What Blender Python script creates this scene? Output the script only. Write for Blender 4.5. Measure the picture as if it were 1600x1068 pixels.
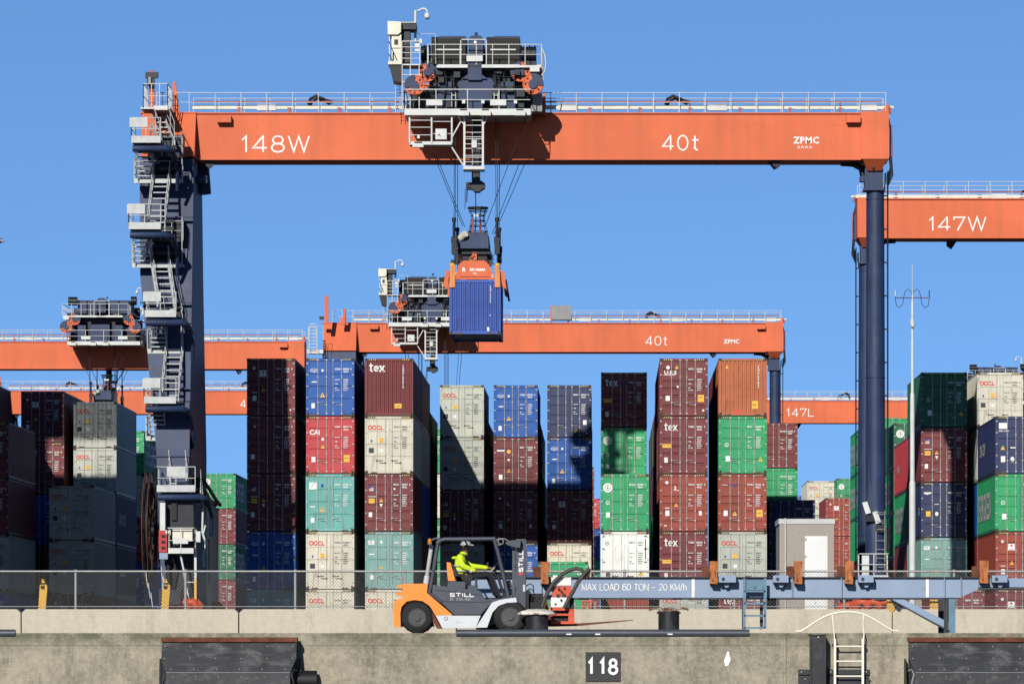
import bpy, math, random
import numpy as np
from mathutils import Vector, Matrix
random.seed(7)
R = math.radians
for o in list(bpy.data.objects): bpy.data.objects.remove(o)
scene = bpy.context.scene
C = scene.collection
# ---------------------------------------------------------------- camera
F = 7900.0                      # focal length in pixels of a 1600 px wide picture
VX, VY, CZ = 945.0, 1030.0, -0.65
cd = bpy.data.cameras.new('camera'); cam = bpy.data.objects.new('camera', cd); C.objects.link(cam)
cam.location = (0, 0, CZ); cam.rotation_euler = (R(90), 0, 0)
cd.sensor_width = 36; cd.lens = F*36/1600
cd.shift_x = (800-VX)/1600; cd.shift_y = (VY-534)/1600
cd.clip_start = 1; cd.clip_end = 6000
scene.camera = cam
# ---------------------------------------------------------------- sun, sky, exposure
SUN = Vector((0.23, 1.0, -0.45)).normalized()
w = bpy.data.worlds.new('World'); scene.world = w; w.use_nodes = True
nt = w.node_tree; nt.nodes.clear()
out = nt.nodes.new('ShaderNodeOutputWorld'); bg = nt.nodes.new('ShaderNodeBackground')
sky = nt.nodes.new('ShaderNodeTexSky'); sky.sky_type = 'NISHITA'; sky.sun_disc = False
sky.sun_elevation = math.asin(-SUN.z); sky.sun_rotation = R(193)
sky.altitude = 300; sky.air_density = 1.0; sky.dust_density = 0.3; sky.ozone_density = 7.4
tc = nt.nodes.new('ShaderNodeTexCoord'); mp = nt.nodes.new('ShaderNodeMapping')
mp.inputs['Scale'].default_value = (1, 1, 1.1); mp.inputs['Location'].default_value = (0, 0, 0.16)
nt.links.new(tc.outputs['Generated'], mp.inputs['Vector']); nt.links.new(mp.outputs[0], sky.inputs['Vector'])
nt.links.new(sky.outputs[0], bg.inputs[0]); nt.links.new(bg.outputs[0], out.inputs[0])
bg.inputs[1].default_value = 0.0895
sl = bpy.data.lights.new('sun', 'SUN'); sl.energy = 5.0; sl.angle = R(0.5); sl.color = (1.0, 0.955, 0.88)
so = bpy.data.objects.new('sun', sl); C.objects.link(so); so.rotation_euler = SUN.to_track_quat('-Z', 'Y').to_euler()
so.location = (-60, -100, 90)
scene.view_settings.view_transform = 'Standard'; scene.view_settings.look = 'None'
scene.view_settings.exposure = 0.55; scene.view_settings.gamma = 1
# ---------------------------------------------------------------- helpers
def W(px, py, Y):               # point of the photograph at depth Y -> world
    return Vector(((px-VX)*Y/F, Y, CZ+(VY-py)*Y/F))
def X_(px, Y): return (px-VX)*Y/F
def Z_(py, Y): return CZ+(VY-py)*Y/F
ORG = {}
class MB:
    def __init__(s): s.v=[]; s.f=[]; s.m=[]; s.s=[]; s.mi=0
    def _add(s, vs, fs, smooth=False, mi=None):
        b=len(s.v); s.v += [tuple(v) for v in vs]
        for f in fs:
            s.f.append([b+i for i in f]); s.m.append(s.mi if mi is None else mi); s.s.append(smooth)
    def box(s, x0,x1,y0,y1,z0,z1, mi=None):
        if x0>x1:x0,x1=x1,x0
        if y0>y1:y0,y1=y1,y0
        if z0>z1:z0,z1=z1,z0
        s._add([(x0,y0,z0),(x1,y0,z0),(x1,y1,z0),(x0,y1,z0),(x0,y0,z1),(x1,y0,z1),(x1,y1,z1),(x0,y1,z1)],
               [(0,3,2,1),(4,5,6,7),(0,1,5,4),(1,2,6,5),(2,3,7,6),(3,0,4,7)], mi=mi)
    def pbox(s, px0,py0,px1,py1,Y0,Y1, mi=None):
        s.box(X_(px0,Y0),X_(px1,Y0),Y0,Y1,Z_(py0,Y0),Z_(py1,Y0),mi)
    def prism(s, pts, y0, y1, mi=None):        # polygon in the XZ plane, extruded along Y
        n=len(pts); vs=[(x,y0,z) for x,z in pts]+[(x,y1,z) for x,z in pts]
        fs=[list(range(n)), list(range(2*n-1,n-1,-1))]+[(i,(i+1)%n,n+(i+1)%n,n+i) for i in range(n)]
        s._add(vs,fs,mi=mi)
    def pprism(s, pts, Y0, Y1, mi=None):
        s.prism([(X_(a,Y0),Z_(b,Y0)) for a,b in pts],Y0,Y1,mi)
    def hull(s, a, b, mi=None):                # two quads (4 points each) joined
        s._add(list(a)+list(b),[(0,1,2,3),(7,6,5,4),(0,4,5,1),(1,5,6,2),(2,6,7,3),(3,7,4,0)],mi=mi)
    def cyl(s, p, q, r, n=8, r2=None, cap=True, mi=None):
        p=Vector(p); q=Vector(q); d=(q-p)
        if d.length<1e-6: return
        d.normalize(); a=d.orthogonal().normalized(); b=d.cross(a); r2=r if r2 is None else r2
        c=[(a*math.cos(2*math.pi*i/n)+b*math.sin(2*math.pi*i/n)) for i in range(n)]
        vs=[p+k*r for k in c]+[q+k*r2 for k in c]
        s._add(vs,[(i,(i+1)%n,n+(i+1)%n,n+i) for i in range(n)],True,mi)
        if cap:
            s._add(vs[:n],[list(range(n-1,-1,-1))],mi=mi); s._add(vs[n:],[list(range(n))],mi=mi)
    def tube(s, pts, r, n=6, mi=None):
        pts=[Vector(p) for p in pts]; m=len(pts); rings=[]; a=None
        for i,p in enumerate(pts):
            d=(pts[min(i+1,m-1)]-pts[max(i-1,0)]).normalized()
            a=d.orthogonal().normalized() if a is None else (a-d*a.dot(d)).normalized()
            b=d.cross(a); rings.append([p+(a*math.cos(2*math.pi*k/n)+b*math.sin(2*math.pi*k/n))*r for k in range(n)])
        vs=[v for g in rings for v in g]
        fs=[(i*n+k,i*n+(k+1)%n,(i+1)*n+(k+1)%n,(i+1)*n+k) for i in range(m-1) for k in range(n)]
        s._add(vs,fs,True,mi); s._add(rings[0],[list(range(n-1,-1,-1))],mi=mi); s._add(rings[-1],[list(range(n))],mi=mi)
    def bar(s, p, q, w, mi=None): s.cyl(p,q,w*0.62,4,mi=mi)
    def torus(s, c, axis, Rr, r, n=24, m=8, a0=0, a1=2*math.pi, mi=None):
        axis=Vector(axis).normalized(); u=axis.orthogonal().normalized(); v=axis.cross(u); c=Vector(c)
        full=abs(a1-a0-2*math.pi)<1e-6; k=n if full else n+1; vs=[];fs=[]
        for i in range(k):
            t=a0+(a1-a0)*i/n; d=u*math.cos(t)+v*math.sin(t)
            for j in range(m):
                p=2*math.pi*j/m; vs.append(c+d*(Rr+r*math.cos(p))+axis*r*math.sin(p))
        for i in range(n):
            for j in range(m):
                i2=(i+1)%k; fs.append((i*m+j,i*m+(j+1)%m,i2*m+(j+1)%m,i2*m+j))
        s._add(vs,fs,True,mi)
    def ball(s, c, r, n=12, m=8, sc=(1,1,1), z0=-1.0, mi=None):
        vs=[];fs=[];t0=math.asin(max(-1,z0))
        for j in range(m+1):
            t=t0+(math.pi/2-t0)*j/m
            for i in range(n):
                a=2*math.pi*i/n; vs.append((c[0]+r*sc[0]*math.cos(t)*math.cos(a),c[1]+r*sc[1]*math.cos(t)*math.sin(a),c[2]+r*sc[2]*math.sin(t)))
        for j in range(m):
            for i in range(n): fs.append((j*n+i,j*n+(i+1)%n,(j+1)*n+(i+1)%n,(j+1)*n+i))
        s._add(vs,fs,True,mi)
    def disc(s, cx, y, cz, r, n=20, r0=0, mi=None, sx=1, sz=1):
        o=[(cx+r*sx*math.cos(2*math.pi*i/n),y,cz+r*sz*math.sin(2*math.pi*i/n)) for i in range(n)]
        if r0<=0: s._add(o,[list(range(n))],mi=mi)
        else:
            q=[(cx+(a[0]-cx)*r0/r,y,cz+(a[2]-cz)*r0/r) for a in o]
            s._add(o+q,[(i,(i+1)%n,n+(i+1)%n,n+i) for i in range(n)],mi=mi)
    def poly(s, pts, y, mi=None): s._add([(a,y,b) for a,b in pts],[list(range(len(pts)))],mi=mi)
    def rail(s, pts, h=1.0, step=1.2, r=0.02, mid=1, mi=None, ends=True):
        pts=[Vector(p) for p in pts]; up=Vector((0,0,1))
        for a,b in zip(pts,pts[1:]):
            n=max(1,round((b-a).length/step))
            for i in range(n+1): s.cyl(a.lerp(b,i/n),a.lerp(b,i/n)+up*h,r,4,mi=mi)
            s.cyl(a+up*h,b+up*h,r*0.9,5,mi=mi)
            for k in range(mid):
                q=up*h*(k+1)/(mid+1); s.cyl(a+q,b+q,r*0.75,4,mi=mi)
    def pieces(s):
        n=len(s.v); par=list(range(n))
        def fd(i):
            while par[i]!=i: par[i]=par[par[i]]; i=par[i]
            return i
        for f in s.f:
            r=fd(f[0])
            for i in f[1:]: par[fd(i)]=r
        roots={}; isl=[roots.setdefault(fd(f[0]),len(roots)) for f in s.f]; k=len(roots)
        if k<2 or k>900: return None
        lo=np.full((k,3),1e9); hi=np.full((k,3),-1e9); V=np.array(s.v)
        for f,i in zip(s.f,isl): q=V[f]; lo[i]=np.minimum(lo[i],q.min(0)); hi[i]=np.maximum(hi[i],q.max(0))
        sz=(hi-lo).max(1); gap=np.maximum(0,np.maximum(lo[:,None]-hi[None],lo[None]-hi[:,None]))
        near=np.sqrt((gap**2).sum(2))<=np.maximum(.02,.5*np.maximum(sz[:,None],sz[None])); p=list(range(k))
        def f2(i):
            while p[i]!=i: p[i]=p[p[i]]; i=p[i]
            return i
        for i,j in zip(*np.nonzero(np.triu(near,1))): p[f2(int(i))]=f2(int(j))
        g=[f2(i) for i in isl]; return g if len(set(g))>1 else None
    def build(s, name, mats, parent=None, pos=None):
        g=s.pieces() if (parent is not None and 'lettering' not in name) else None
        if g:
            first=None
            for q in sorted(set(g),key=g.index):
                b=MB(); mp={}
                for f,m,sm,gg in zip(s.f,s.m,s.s,g):
                    if gg!=q: continue
                    ff=[]
                    for i in f:
                        if i not in mp: mp[i]=len(b.v); b.v.append(s.v[i])
                        ff.append(mp[i])
                    b.f.append(ff); b.m.append(m); b.s.append(sm)
                o=b.make(name,mats,parent,pos); first=first or o
            return first
        return s.make(name,mats,parent,pos)
    def make(s, name, mats, parent=None, pos=None):
        me=bpy.data.meshes.new(name); off=Vector(pos) if pos is not None else (ORG.get(parent.name,Vector()) if parent else Vector())
        me.from_pydata([(a-off.x,b-off.y,c-off.z) for a,b,c in s.v],[],s.f)
        if not isinstance(mats,(list,tuple)): mats=[mats]
        for m in mats: me.materials.append(m)
        me.polygons.foreach_set('material_index',s.m); me.polygons.foreach_set('use_smooth',s.s)
        me.validate(); me.update()
        o=bpy.data.objects.new(name,me); C.objects.link(o)
        if parent: o.parent=parent; ORG[o.name]=off
        elif pos is not None: o.location=off; ORG[o.name]=off
        return o
def tag(o,label=None,cat=None,group=None,kind=None):
    if label: o['label']=label
    if cat: o['category']=cat
    if group: o['group']=group
    if kind: o['kind']=kind
    return o
def empty(name,loc,label=None,cat=None,group=None):
    o=bpy.data.objects.new(name,None); C.objects.link(o); o.location=loc; o.empty_display_size=.3; ORG[o.name]=Vector(loc)
    return tag(o,label,cat,group)
def copy_tree(o,parent=None,skip=()):
    c=o.copy(); C.objects.link(c); c.parent=parent
    for ch in list(o.children):
        if ch.name.split('.')[0] not in skip: copy_tree(ch,c,skip)
    return c
# ---------------------------------------------------------------- materials
ALB=0.485
def node_mat(name,col,rough=0.5,metal=0.0,var=0.12,vs=1.5,dirt=None,damt=0.35,dscale=(6,6,0.7),dthr=(0.55,0.72),rand=0.0,bump=0.0,bs=30,spec=0.22):
    m=bpy.data.materials.new(name); m.use_nodes=True; n=m.node_tree; N=n.nodes; L=n.links
    col=tuple(c*ALB for c in col); dirt=tuple(c*ALB for c in dirt) if dirt else None
    b=N['Principled BSDF']; b.inputs['Roughness'].default_value=rough; b.inputs['Metallic'].default_value=metal
    b.inputs['Specular IOR Level'].default_value=spec
    t=N.new('ShaderNodeTexCoord'); no=N.new('ShaderNodeTexNoise'); no.inputs['Scale'].default_value=vs; no.inputs['Detail'].default_value=6
    L.new(t.outputs['Object'],no.inputs['Vector'])
    r=N.new('ShaderNodeMapRange'); r.inputs['From Min'].default_value=.3; r.inputs['From Max'].default_value=.7
    r.inputs['To Min'].default_value=1-var; r.inputs['To Max'].default_value=1+var; L.new(no.outputs['Fac'],r.inputs['Value'])
    val=r.outputs[0]
    if rand:
        oi=N.new('ShaderNodeObjectInfo'); r2=N.new('ShaderNodeMapRange'); r2.inputs['To Min'].default_value=1-rand; r2.inputs['To Max'].default_value=1+rand
        L.new(oi.outputs['Random'],r2.inputs['Value']); mu=N.new('ShaderNodeMath'); mu.operation='MULTIPLY'; L.new(val,mu.inputs[0]); L.new(r2.outputs[0],mu.inputs[1]); val=mu.outputs[0]
    mx=N.new('ShaderNodeVectorMath'); mx.operation='SCALE'; mx.inputs[0].default_value=col[:3]; L.new(val,mx.inputs['Scale'])
    c=mx.outputs[0]
    if dirt:
        mp=N.new('ShaderNodeMapping'); mp.inputs['Scale'].default_value=dscale; L.new(t.outputs['Object'],mp.inputs['Vector'])
        n2=N.new('ShaderNodeTexNoise'); n2.inputs['Scale'].default_value=1; n2.inputs['Detail'].default_value=8; n2.inputs['Roughness'].default_value=.65; L.new(mp.outputs[0],n2.inputs['Vector'])
        r3=N.new('ShaderNodeMapRange'); r3.inputs['From Min'].default_value=dthr[0]; r3.inputs['From Max'].default_value=dthr[1]; r3.inputs['To Max'].default_value=damt; L.new(n2.outputs['Fac'],r3.inputs['Value'])
        mc=N.new('ShaderNodeMix'); mc.data_type='RGBA'; L.new(r3.outputs[0],mc.inputs['Factor']); L.new(c,mc.inputs['A']); mc.inputs['B'].default_value=(*dirt,1); c=mc.outputs['Result']
    L.new(c,b.inputs['Base Color'])
    if bump:
        n3=N.new('ShaderNodeTexNoise'); n3.inputs['Scale'].default_value=bs; n3.inputs['Detail'].default_value=4; L.new(t.outputs['Object'],n3.inputs['Vector'])
        bp=N.new('ShaderNodeBump'); bp.inputs['Strength'].default_value=bump; bp.inputs['Distance'].default_value=.02; L.new(n3.outputs['Fac'],bp.inputs['Height']); L.new(bp.outputs[0],b.inputs['Normal'])
    return m
RUST=(0.09,0.03,0.012); GRIME=(0.03,0.028,0.025)
M={}
M['orange']=node_mat('crane_orange',(0.80,0.165,0.060),.62,var=.10,vs=.35,dirt=(0.42,0.12,0.05),damt=.38,dscale=(1.6,1.6,.12),dthr=(.46,.72))
M['navy']=node_mat('crane_navy',(0.025,0.045,0.115),.55,var=.22,vs=.9,dirt=(0.12,0.13,0.16),damt=.45,dscale=(2.5,2.5,.25))
M['darknavy']=node_mat('dark_machinery',(0.006,0.009,0.017),.5,var=.3,vs=2.5)
M['black']=node_mat('black_rubber',(0.008,0.008,0.009),.6,var=.3)
M['brownlouvre']=node_mat('louvre_brown',(0.016,0.012,0.009),.6,var=.3,vs=3)
M['white']=node_mat('white_steel',(0.72,0.73,0.70),.5,var=.1,vs=2,dirt=RUST,damt=.5,dscale=(8,8,3),dthr=(.66,.74))
M['cream']=node_mat('cream_steel',(0.86,0.82,0.66),.5,var=.1,vs=2,dirt=RUST,damt=.4,dscale=(8,8,3),dthr=(.62,.74))
M['stair']=node_mat('stair_steel',(0.58,0.60,0.585),.5,var=.12,vs=3,dirt=RUST,damt=.5,dscale=(8,8,3),dthr=(.64,.74))
M['grey']=node_mat('grey_paint',(0.30,0.31,0.30),.5,var=.12)
M['red']=node_mat('signal_red',(0.5,0.03,0.03),.5)
M['redrail']=node_mat('red_pipe',(0.45,0.10,0.08),.5)
M['yorange']=node_mat('yellow_orange',(0.78,0.28,0.06),.5,dirt=RUST,damt=.5)
M['yellow']=node_mat('yellow_paint',(1.0,0.55,0.06),.5,var=.06,dirt=GRIME,damt=.25,dthr=(.58,.75))
M['rope']=node_mat('steel_rope',(0.03,0.035,0.05),.5)
M['rust']=node_mat('rust',(0.16,0.05,0.025),.8,var=.35,vs=5,dirt=(0.05,0.03,0.02),damt=.7)
M['galv']=node_mat('galvanised',(0.42,0.42,0.40),.45,metal=.1,var=.15,vs=6)
M['wmark']=node_mat('white_marking',(1.0,0.99,0.95),.6,var=.05,dirt=(0.45,0.25,0.18),damt=.45,dscale=(4,4,4),dthr=(.56,.68))
M['kmark']=node_mat('dark_marking',(0.05,0.055,0.07),.6)
M['rmark']=node_mat('red_marking',(0.75,0.07,0.05),.6)
M['gmark']=node_mat('green_marking',(0.02,0.22,0.12),.6)
M['bmark']=node_mat('blue_marking',(0.02,0.06,0.35),.6)
M['lblue']=node_mat('trailer_blue',(0.30,0.39,0.54),.55,var=.08,vs=1.2,dirt=(0.06,0.05,0.05),damt=.6,dscale=(3,3,2.2),dthr=(.66,.74))
M['lblue2']=node_mat('ladder_blue',(0.14,0.26,0.36),.55,var=.15,vs=4,dirt=RUST,damt=.6,dthr=(.6,.72))
M['clamp']=node_mat('clamp_orange',(0.52,0.17,0.05),.7,var=.3,vs=4,dirt=RUST,damt=.8,dscale=(14,14,3),dthr=(.5,.66))
M['fork_o']=node_mat('truck_orange',(1.0,0.31,0.04),.38,var=.04,dirt=GRIME,damt=.2,dscale=(3,3,3),dthr=(.62,.8))
M['fork_g']=node_mat('truck_grey',(0.065,0.075,0.10),.42,var=.1,dirt=(0.14,0.13,0.12),damt=.3,dscale=(3,3,3))
M['fork_s']=node_mat('truck_silver',(0.72,0.74,0.78),.4,var=.06,dirt=GRIME,damt=.3,dscale=(3,3,6))
M['dkgrey']=node_mat('dark_grey',(0.03,0.033,0.04),.55,var=.2)
M['tyre']=node_mat('tyre',(0.018,0.018,0.019),.8,var=.25,vs=5,dirt=(0.10,0.09,0.08),damt=.5,dscale=(4,4,4))
M['amber']=node_mat('amber_lens',(0.6,0.22,0.02),.25)
M['hivis']=node_mat('hivis_yellow',(0.75,1.0,0.03),.8,var=.12,vs=12,dirt=(0.40,0.55,0.03),damt=.6,dscale=(9,9,9),dthr=(.5,.7))
M['reflect']=node_mat('reflective_tape',(0.65,0.66,0.66),.5)
M['skin']=node_mat('skin',(0.42,0.22,0.15),.6)
M['trouser']=node_mat('dark_trousers',(0.012,0.014,0.02),.85)
M['helmet']=node_mat('helmet_shaded_white',(0.50,0.51,0.55),.4)  # white shell greyed, shade under the guard put into its colour
M['hose']=node_mat('hose',(0.075,0.062,0.052),.6,var=.25,vs=6)
M['morange']=node_mat('machine_orange',(0.75,0.10,0.03),.5,var=.1,dirt=GRIME,damt=.5,dscale=(6,6,6),dthr=(.55,.7))
M['mwhite']=node_mat('machine_white',(0.95,0.93,0.87),.5,var=.08,dirt=GRIME,damt=.4,dscale=(6,6,6),dthr=(.64,.72))
M['bollard']=node_mat('bollard_black',(0.022,0.023,0.026),.5,var=.3,vs=3,dirt=(0.11,0.10,0.09),damt=.7,dscale=(3,3,3),dthr=(.5,.75))
M['bcap']=node_mat('bollard_cap',(0.85,0.80,0.70),.7,var=.2,vs=5,dirt=(0.13,0.05,0.025),damt=.9,dscale=(7,7,9),dthr=(.55,.62))
M['fender']=node_mat('fender_black',(0.038,0.040,0.045),.5,var=.35,vs=1.6,dirt=(0.17,0.17,0.17),damt=.8,dscale=(1.6,3,3.2),dthr=(.50,.70),bump=.3,bs=6)
M['ladder']=node_mat('ladder_cream',(1.0,0.94,0.78),.5,var=.08,dirt=RUST,damt=.7,dscale=(9,9,4),dthr=(.64,.7))
M['hut']=node_mat('pebbledash',(0.44,0.39,0.34),.9,var=.32,vs=34,bump=.7,bs=60)
M['hutroof']=node_mat('hut_roof',(0.62,0.62,0.61),.8,var=.1)
M['door_w']=node_mat('white_door',(.88,.88,.86),.5,var=.03)
M['asphalt']=node_mat('asphalt',(0.05,0.05,0.052),.9,var=.3,vs=.6)
M['bird']=node_mat('gull_grey',(0.35,0.36,0.38),.8)
M['glass']=node_mat('dark_glass',(0.02,0.03,0.04),.1)
M['water']=node_mat('harbour_water',(0.02,0.035,0.04),.08,bump=1.0,bs=.8)
def concrete(name,col,stain,moss=None,amp=1.0):
    m=bpy.data.materials.new(name); m.use_nodes=True; N=m.node_tree.nodes; L=m.node_tree.links; b=N['Principled BSDF']; b.inputs['Roughness'].default_value=.92; b.inputs['Specular IOR Level'].default_value=.2
    col=tuple(c*.84 for c in col); stain=tuple(c*.84 for c in stain)
    t=N.new('ShaderNodeTexCoord')
    def noise(sc,det,rough,scale3=(1,1,1)):
        mp=N.new('ShaderNodeMapping'); mp.inputs['Scale'].default_value=scale3; L.new(t.outputs['Object'],mp.inputs['Vector'])
        n=N.new('ShaderNodeTexNoise'); n.inputs['Scale'].default_value=sc; n.inputs['Detail'].default_value=det; n.inputs['Roughness'].default_value=rough; L.new(mp.outputs[0],n.inputs['Vector']); return n.outputs['Fac']
    def rng(v,a,bb,c,d):
        r=N.new('ShaderNodeMapRange'); r.inputs[1].default_value=a; r.inputs[2].default_value=bb; r.inputs[3].default_value=c; r.inputs[4].default_value=d; L.new(v,r.inputs[0]); return r.outputs[0]
    def mix(f,a,bb):
        x=N.new('ShaderNodeMix'); x.data_type='RGBA'; L.new(f,x.inputs['Factor'])
        if isinstance(a,tuple): x.inputs['A'].default_value=(*a,1)
        else: L.new(a,x.inputs['A'])
        if isinstance(bb,tuple): x.inputs['B'].default_value=(*bb,1)
        else: L.new(bb,x.inputs['B'])
        return x.outputs['Result']
    c=mix(rng(noise(.8,9,.72),.40,.60,0,amp),col,stain)
    c=mix(rng(noise(1.0,9,.75,(2.6,1,.5)),.5,.66,0,.7*amp),c,tuple(x*.62 for x in stain))
    c=mix(rng(noise(9,8,.8),.42,.66,0,.45*amp),c,tuple(min(1,x*1.55) for x in col))
    c=mix(rng(noise(30,3,.6),.62,.72,0,.55*amp),c,tuple(x*.45 for x in col))
    if moss:
        sx=N.new('ShaderNodeSeparateXYZ'); L.new(t.outputs['Object'],sx.inputs[0])
        a=rng(sx.outputs['Z'],moss[1],moss[2],0,1); nn=rng(noise(1.6,8,.7,(1,1,2)),.38,.6,0,1)
        mu=N.new('ShaderNodeMath'); mu.operation='MULTIPLY'; L.new(a,mu.inputs[0]); L.new(nn,mu.inputs[1])
        c=mix(mu.outputs[0],c,moss[0])
    L.new(c,b.inputs['Base Color'])
    bp=N.new('ShaderNodeBump'); bp.inputs['Strength'].default_value=.6; bp.inputs['Distance'].default_value=.015; L.new(noise(25,6,.7),bp.inputs['Height']); L.new(bp.outputs[0],b.inputs['Normal'])
    return m
M['quay']=concrete('quay_concrete',(0.245,0.218,0.165),(0.158,0.142,0.110),((0.075,0.078,0.048),-.46,-.06),1.15)
M['barrier']=concrete('barrier_concrete',(0.375,0.340,0.268),(0.31,0.28,0.22),None,.5)
# ---------------------------------------------------------------- glyphs
GL={}
def glyph(ch,bold):
    k=(ch,bold)
    if k in GL: return GL[k]
    def mk(t):
        cu=bpy.data.curves.new('t','FONT'); cu.body=t; cu.size=1; cu.resolution_u=2; cu.offset=.028 if bold else 0.0; cu.fill_mode='FRONT'
        ob=bpy.data.objects.new('t',cu); C.objects.link(ob); dg=bpy.context.evaluated_depsgraph_get(); me=bpy.data.meshes.new_from_object(ob.evaluated_get(dg))
        vs=[(v.co.x,v.co.y) for v in me.vertices]; fs=[list(p.vertices) for p in me.polygons]
        bpy.data.objects.remove(ob); bpy.data.curves.remove(cu); bpy.data.meshes.remove(me); return vs,fs
    wd=lambda vs:max(a for a,_ in vs)
    if ch==' ': GL[k]=([],[],.32); return GL[k]
    vs,fs=mk(ch); adv=wd(mk(ch+'H')[0])-wd(mk('H')[0]); GL[k]=(vs,fs,adv); return GL[k]
def text(mb,s,x,z,h,y,mi=0,bold=False,sx=1.0,rot=0,track=0.0):
    """h = cap height; (x,z) = left end of the base line; rot=90 stacks the line upwards; axis 'x' face looks to -Y"""
    k=h/.70; cx=0; ca,sa=math.cos(R(rot)),math.sin(R(rot))
    for ch in s:
        vs,fs,adv=glyph(ch,bold)
        pts=[((cx+a)*k*sx,b*k) for a,b in vs]
        mb._add([(x+a*ca-b*sa,y,z+a*sa+b*ca) for a,b in pts],fs,mi=mi); cx+=adv+track
    return cx*k*sx
def stack_text(mb,s,x,z,h,y,mi=0,bold=True,pitch=1.25):
    for i,ch in enumerate(s): text(mb,ch,x,z-i*h*pitch,h,y,mi,bold)
def side_text(mb,s,y,z,h,x,mi=0,bold=True,direction=1,sx=1.0):    # lettering on a side wall (plane YZ)
    k=h/.70; cx=0
    for ch in s:
        vs,fs,adv=glyph(ch,bold); mb._add([(x,y+direction*(cx+a)*k*sx,z+b*k) for a,b in vs],fs,mi=mi); cx+=adv
# ---------------------------------------------------------------- stroke lettering (sign painter's line letters)
def arc(cx,cy,rx,ry,a0,a1,n=12): return [(cx+rx*math.cos(R(a0+(a1-a0)*i/n)),cy+ry*math.sin(R(a0+(a1-a0)*i/n))) for i in range(n+1)]
SG={
'U':(.8,[[(.02,1),(.02,.3)]+arc(.38,.34,.36,.34,180,360,8)+[(.74,1)]]),'1':(.42,[[(.04,.74),(.26,.98),(.26,0)]]),'4':(.80,[[(.76,.26),(.03,.26),(.56,1)],[(.56,1.04),(.56,0)]]),
'8':(.74,[arc(.36,.745,.27,.245,0,360,20),arc(.36,.265,.33,.265,0,360,20)]),'0':(.78,[arc(.37,.5,.34,.5,0,360,24)]),
'W':(1.15,[[(0,1),(.28,.02),(.55,.98),(.82,.02),(1.10,1)]]),'7':(.72,[[(0,.78),(0,.98),(.68,.98),(.22,0)]]),'L':(.66,[[(.02,1),(.02,.02),(.62,.02)]]),
't':(.5,[[(.2,1.0),(.2,.18)]+arc(.36,.18,.16,.17,180,290,5),[(0,.70),(.46,.70)]]),'h':(.66,[[(.02,1),(.02,0)],[(.02,.42)]+arc(.28,.42,.26,.26,170,0,7)+[(.54,0)]]),
'M':(.92,[[(.02,0),(.02,1),(.43,.12),(.84,1),(.84,0)]]),'A':(.88,[[(0,0),(.41,1),(.82,0)],[(.14,.32),(.68,.32)]]),'X':(.80,[[(0,1),(.74,0)],[(.74,1),(0,0)]]),
'C':(.92,[arc(.46,.5,.44,.48,38,322,20)]),'O':(1.0,[arc(.46,.5,.45,.5,0,360,28)]),'D':(.86,[[(.02,0),(.02,1),(.36,1)]+arc(.36,.5,.42,.5,90,-90,12)+[(.02,0)]]),'6':(.76,[arc(.46,.5,.43,.5,55,182,8),arc(.37,.31,.34,.31,0,360,20)]),
'T':(.78,[[(0,.98),(.74,.98)],[(.37,.98),(.37,0)]]),'N':(.84,[[(.02,0),(.02,1),(.74,0),(.74,1)]]),'–':(.70,[[(0,.42),(.60,.42)]]),'2':(.74,[arc(.34,.70,.31,.29,165,-35,10)+[(.02,.03),(.68,.03)]]),
'K':(.74,[[(.02,0),(.02,1)],[(.66,1),(.02,.36)],[(.24,.56),(.70,0)]]),'/':(.5,[[(0,-.05),(.42,1.05)]]),' ':(.42,[]),
'S':(.80,[[(.74,.92),(.08,.92),(.08,.53),(.68,.47),(.68,.08),(.02,.08)]]),'I':(.26,[[(.09,0),(.09,1)]]),
'e':(.62,[[(.06,.36),(.50,.36)]+arc(.29,.34,.23,.30,5,320,16)]),'x':(.66,[[(.06,.64),(.52,.0)],[(.50,.64),(.05,.0)],[(-.02,.645),(.2,.645)],[(.38,.645),(.58,.645)],[(-.04,.0),(.16,.0)],[(.38,.0),(.62,.0)]])}
def swidth(s,sx,track): return sum(SG[c][0]*sx+track for c in s)-track
def ribbon(mb,pts,wd,y,mi):
    closed=abs(pts[0][0]-pts[-1][0])+abs(pts[0][1]-pts[-1][1])<1e-6 and len(pts)>3
    if closed: pts=pts[:-1]
    n=len(pts); L_=[];R_=[]
    for i in range(n):
        p=Vector(pts[i]); a=Vector(pts[i-1]) if (i or closed) else None; b=Vector(pts[(i+1)%n]) if (i<n-1 or closed) else None
        d1=(p-a).normalized() if a is not None else None; d2=(b-p).normalized() if b is not None else None
        if d1 is None: d1=d2
        if d2 is None: d2=d1
        n1=Vector((-d1.y,d1.x)); n2=Vector((-d2.y,d2.x)); m=(n1+n2)
        m=n1 if m.length<1e-4 else m.normalized(); k=wd/2/max(.34,m.dot(n1)); L_.append(p+m*k); R_.append(p-m*k)
    vs=[(q.x,y,q.y) for q in L_]+[(q.x,y,q.y) for q in R_]
    mb._add(vs,[(i,(i+1)%n,n+(i+1)%n,n+i) for i in range(n if closed else n-1)],mi=mi)
def stext(mb,s,x,z,h,y,mi=0,wt=.11,sx=1.0,track=.12,rot=0):
    cx=0; k=0; ca,sa=math.cos(R(rot)),math.sin(R(rot))
    for ch in s:
        adv,st=SG[ch]
        for q in st:
            ribbon(mb,[(x+(cx+a*sx)*h*ca-b*h*sa,z+(cx+a*sx)*h*sa+b*h*ca) for a,b in q],wt*h,y-.0006*(k%5),mi); k+=1
        cx+=(adv*sx+track)
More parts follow.
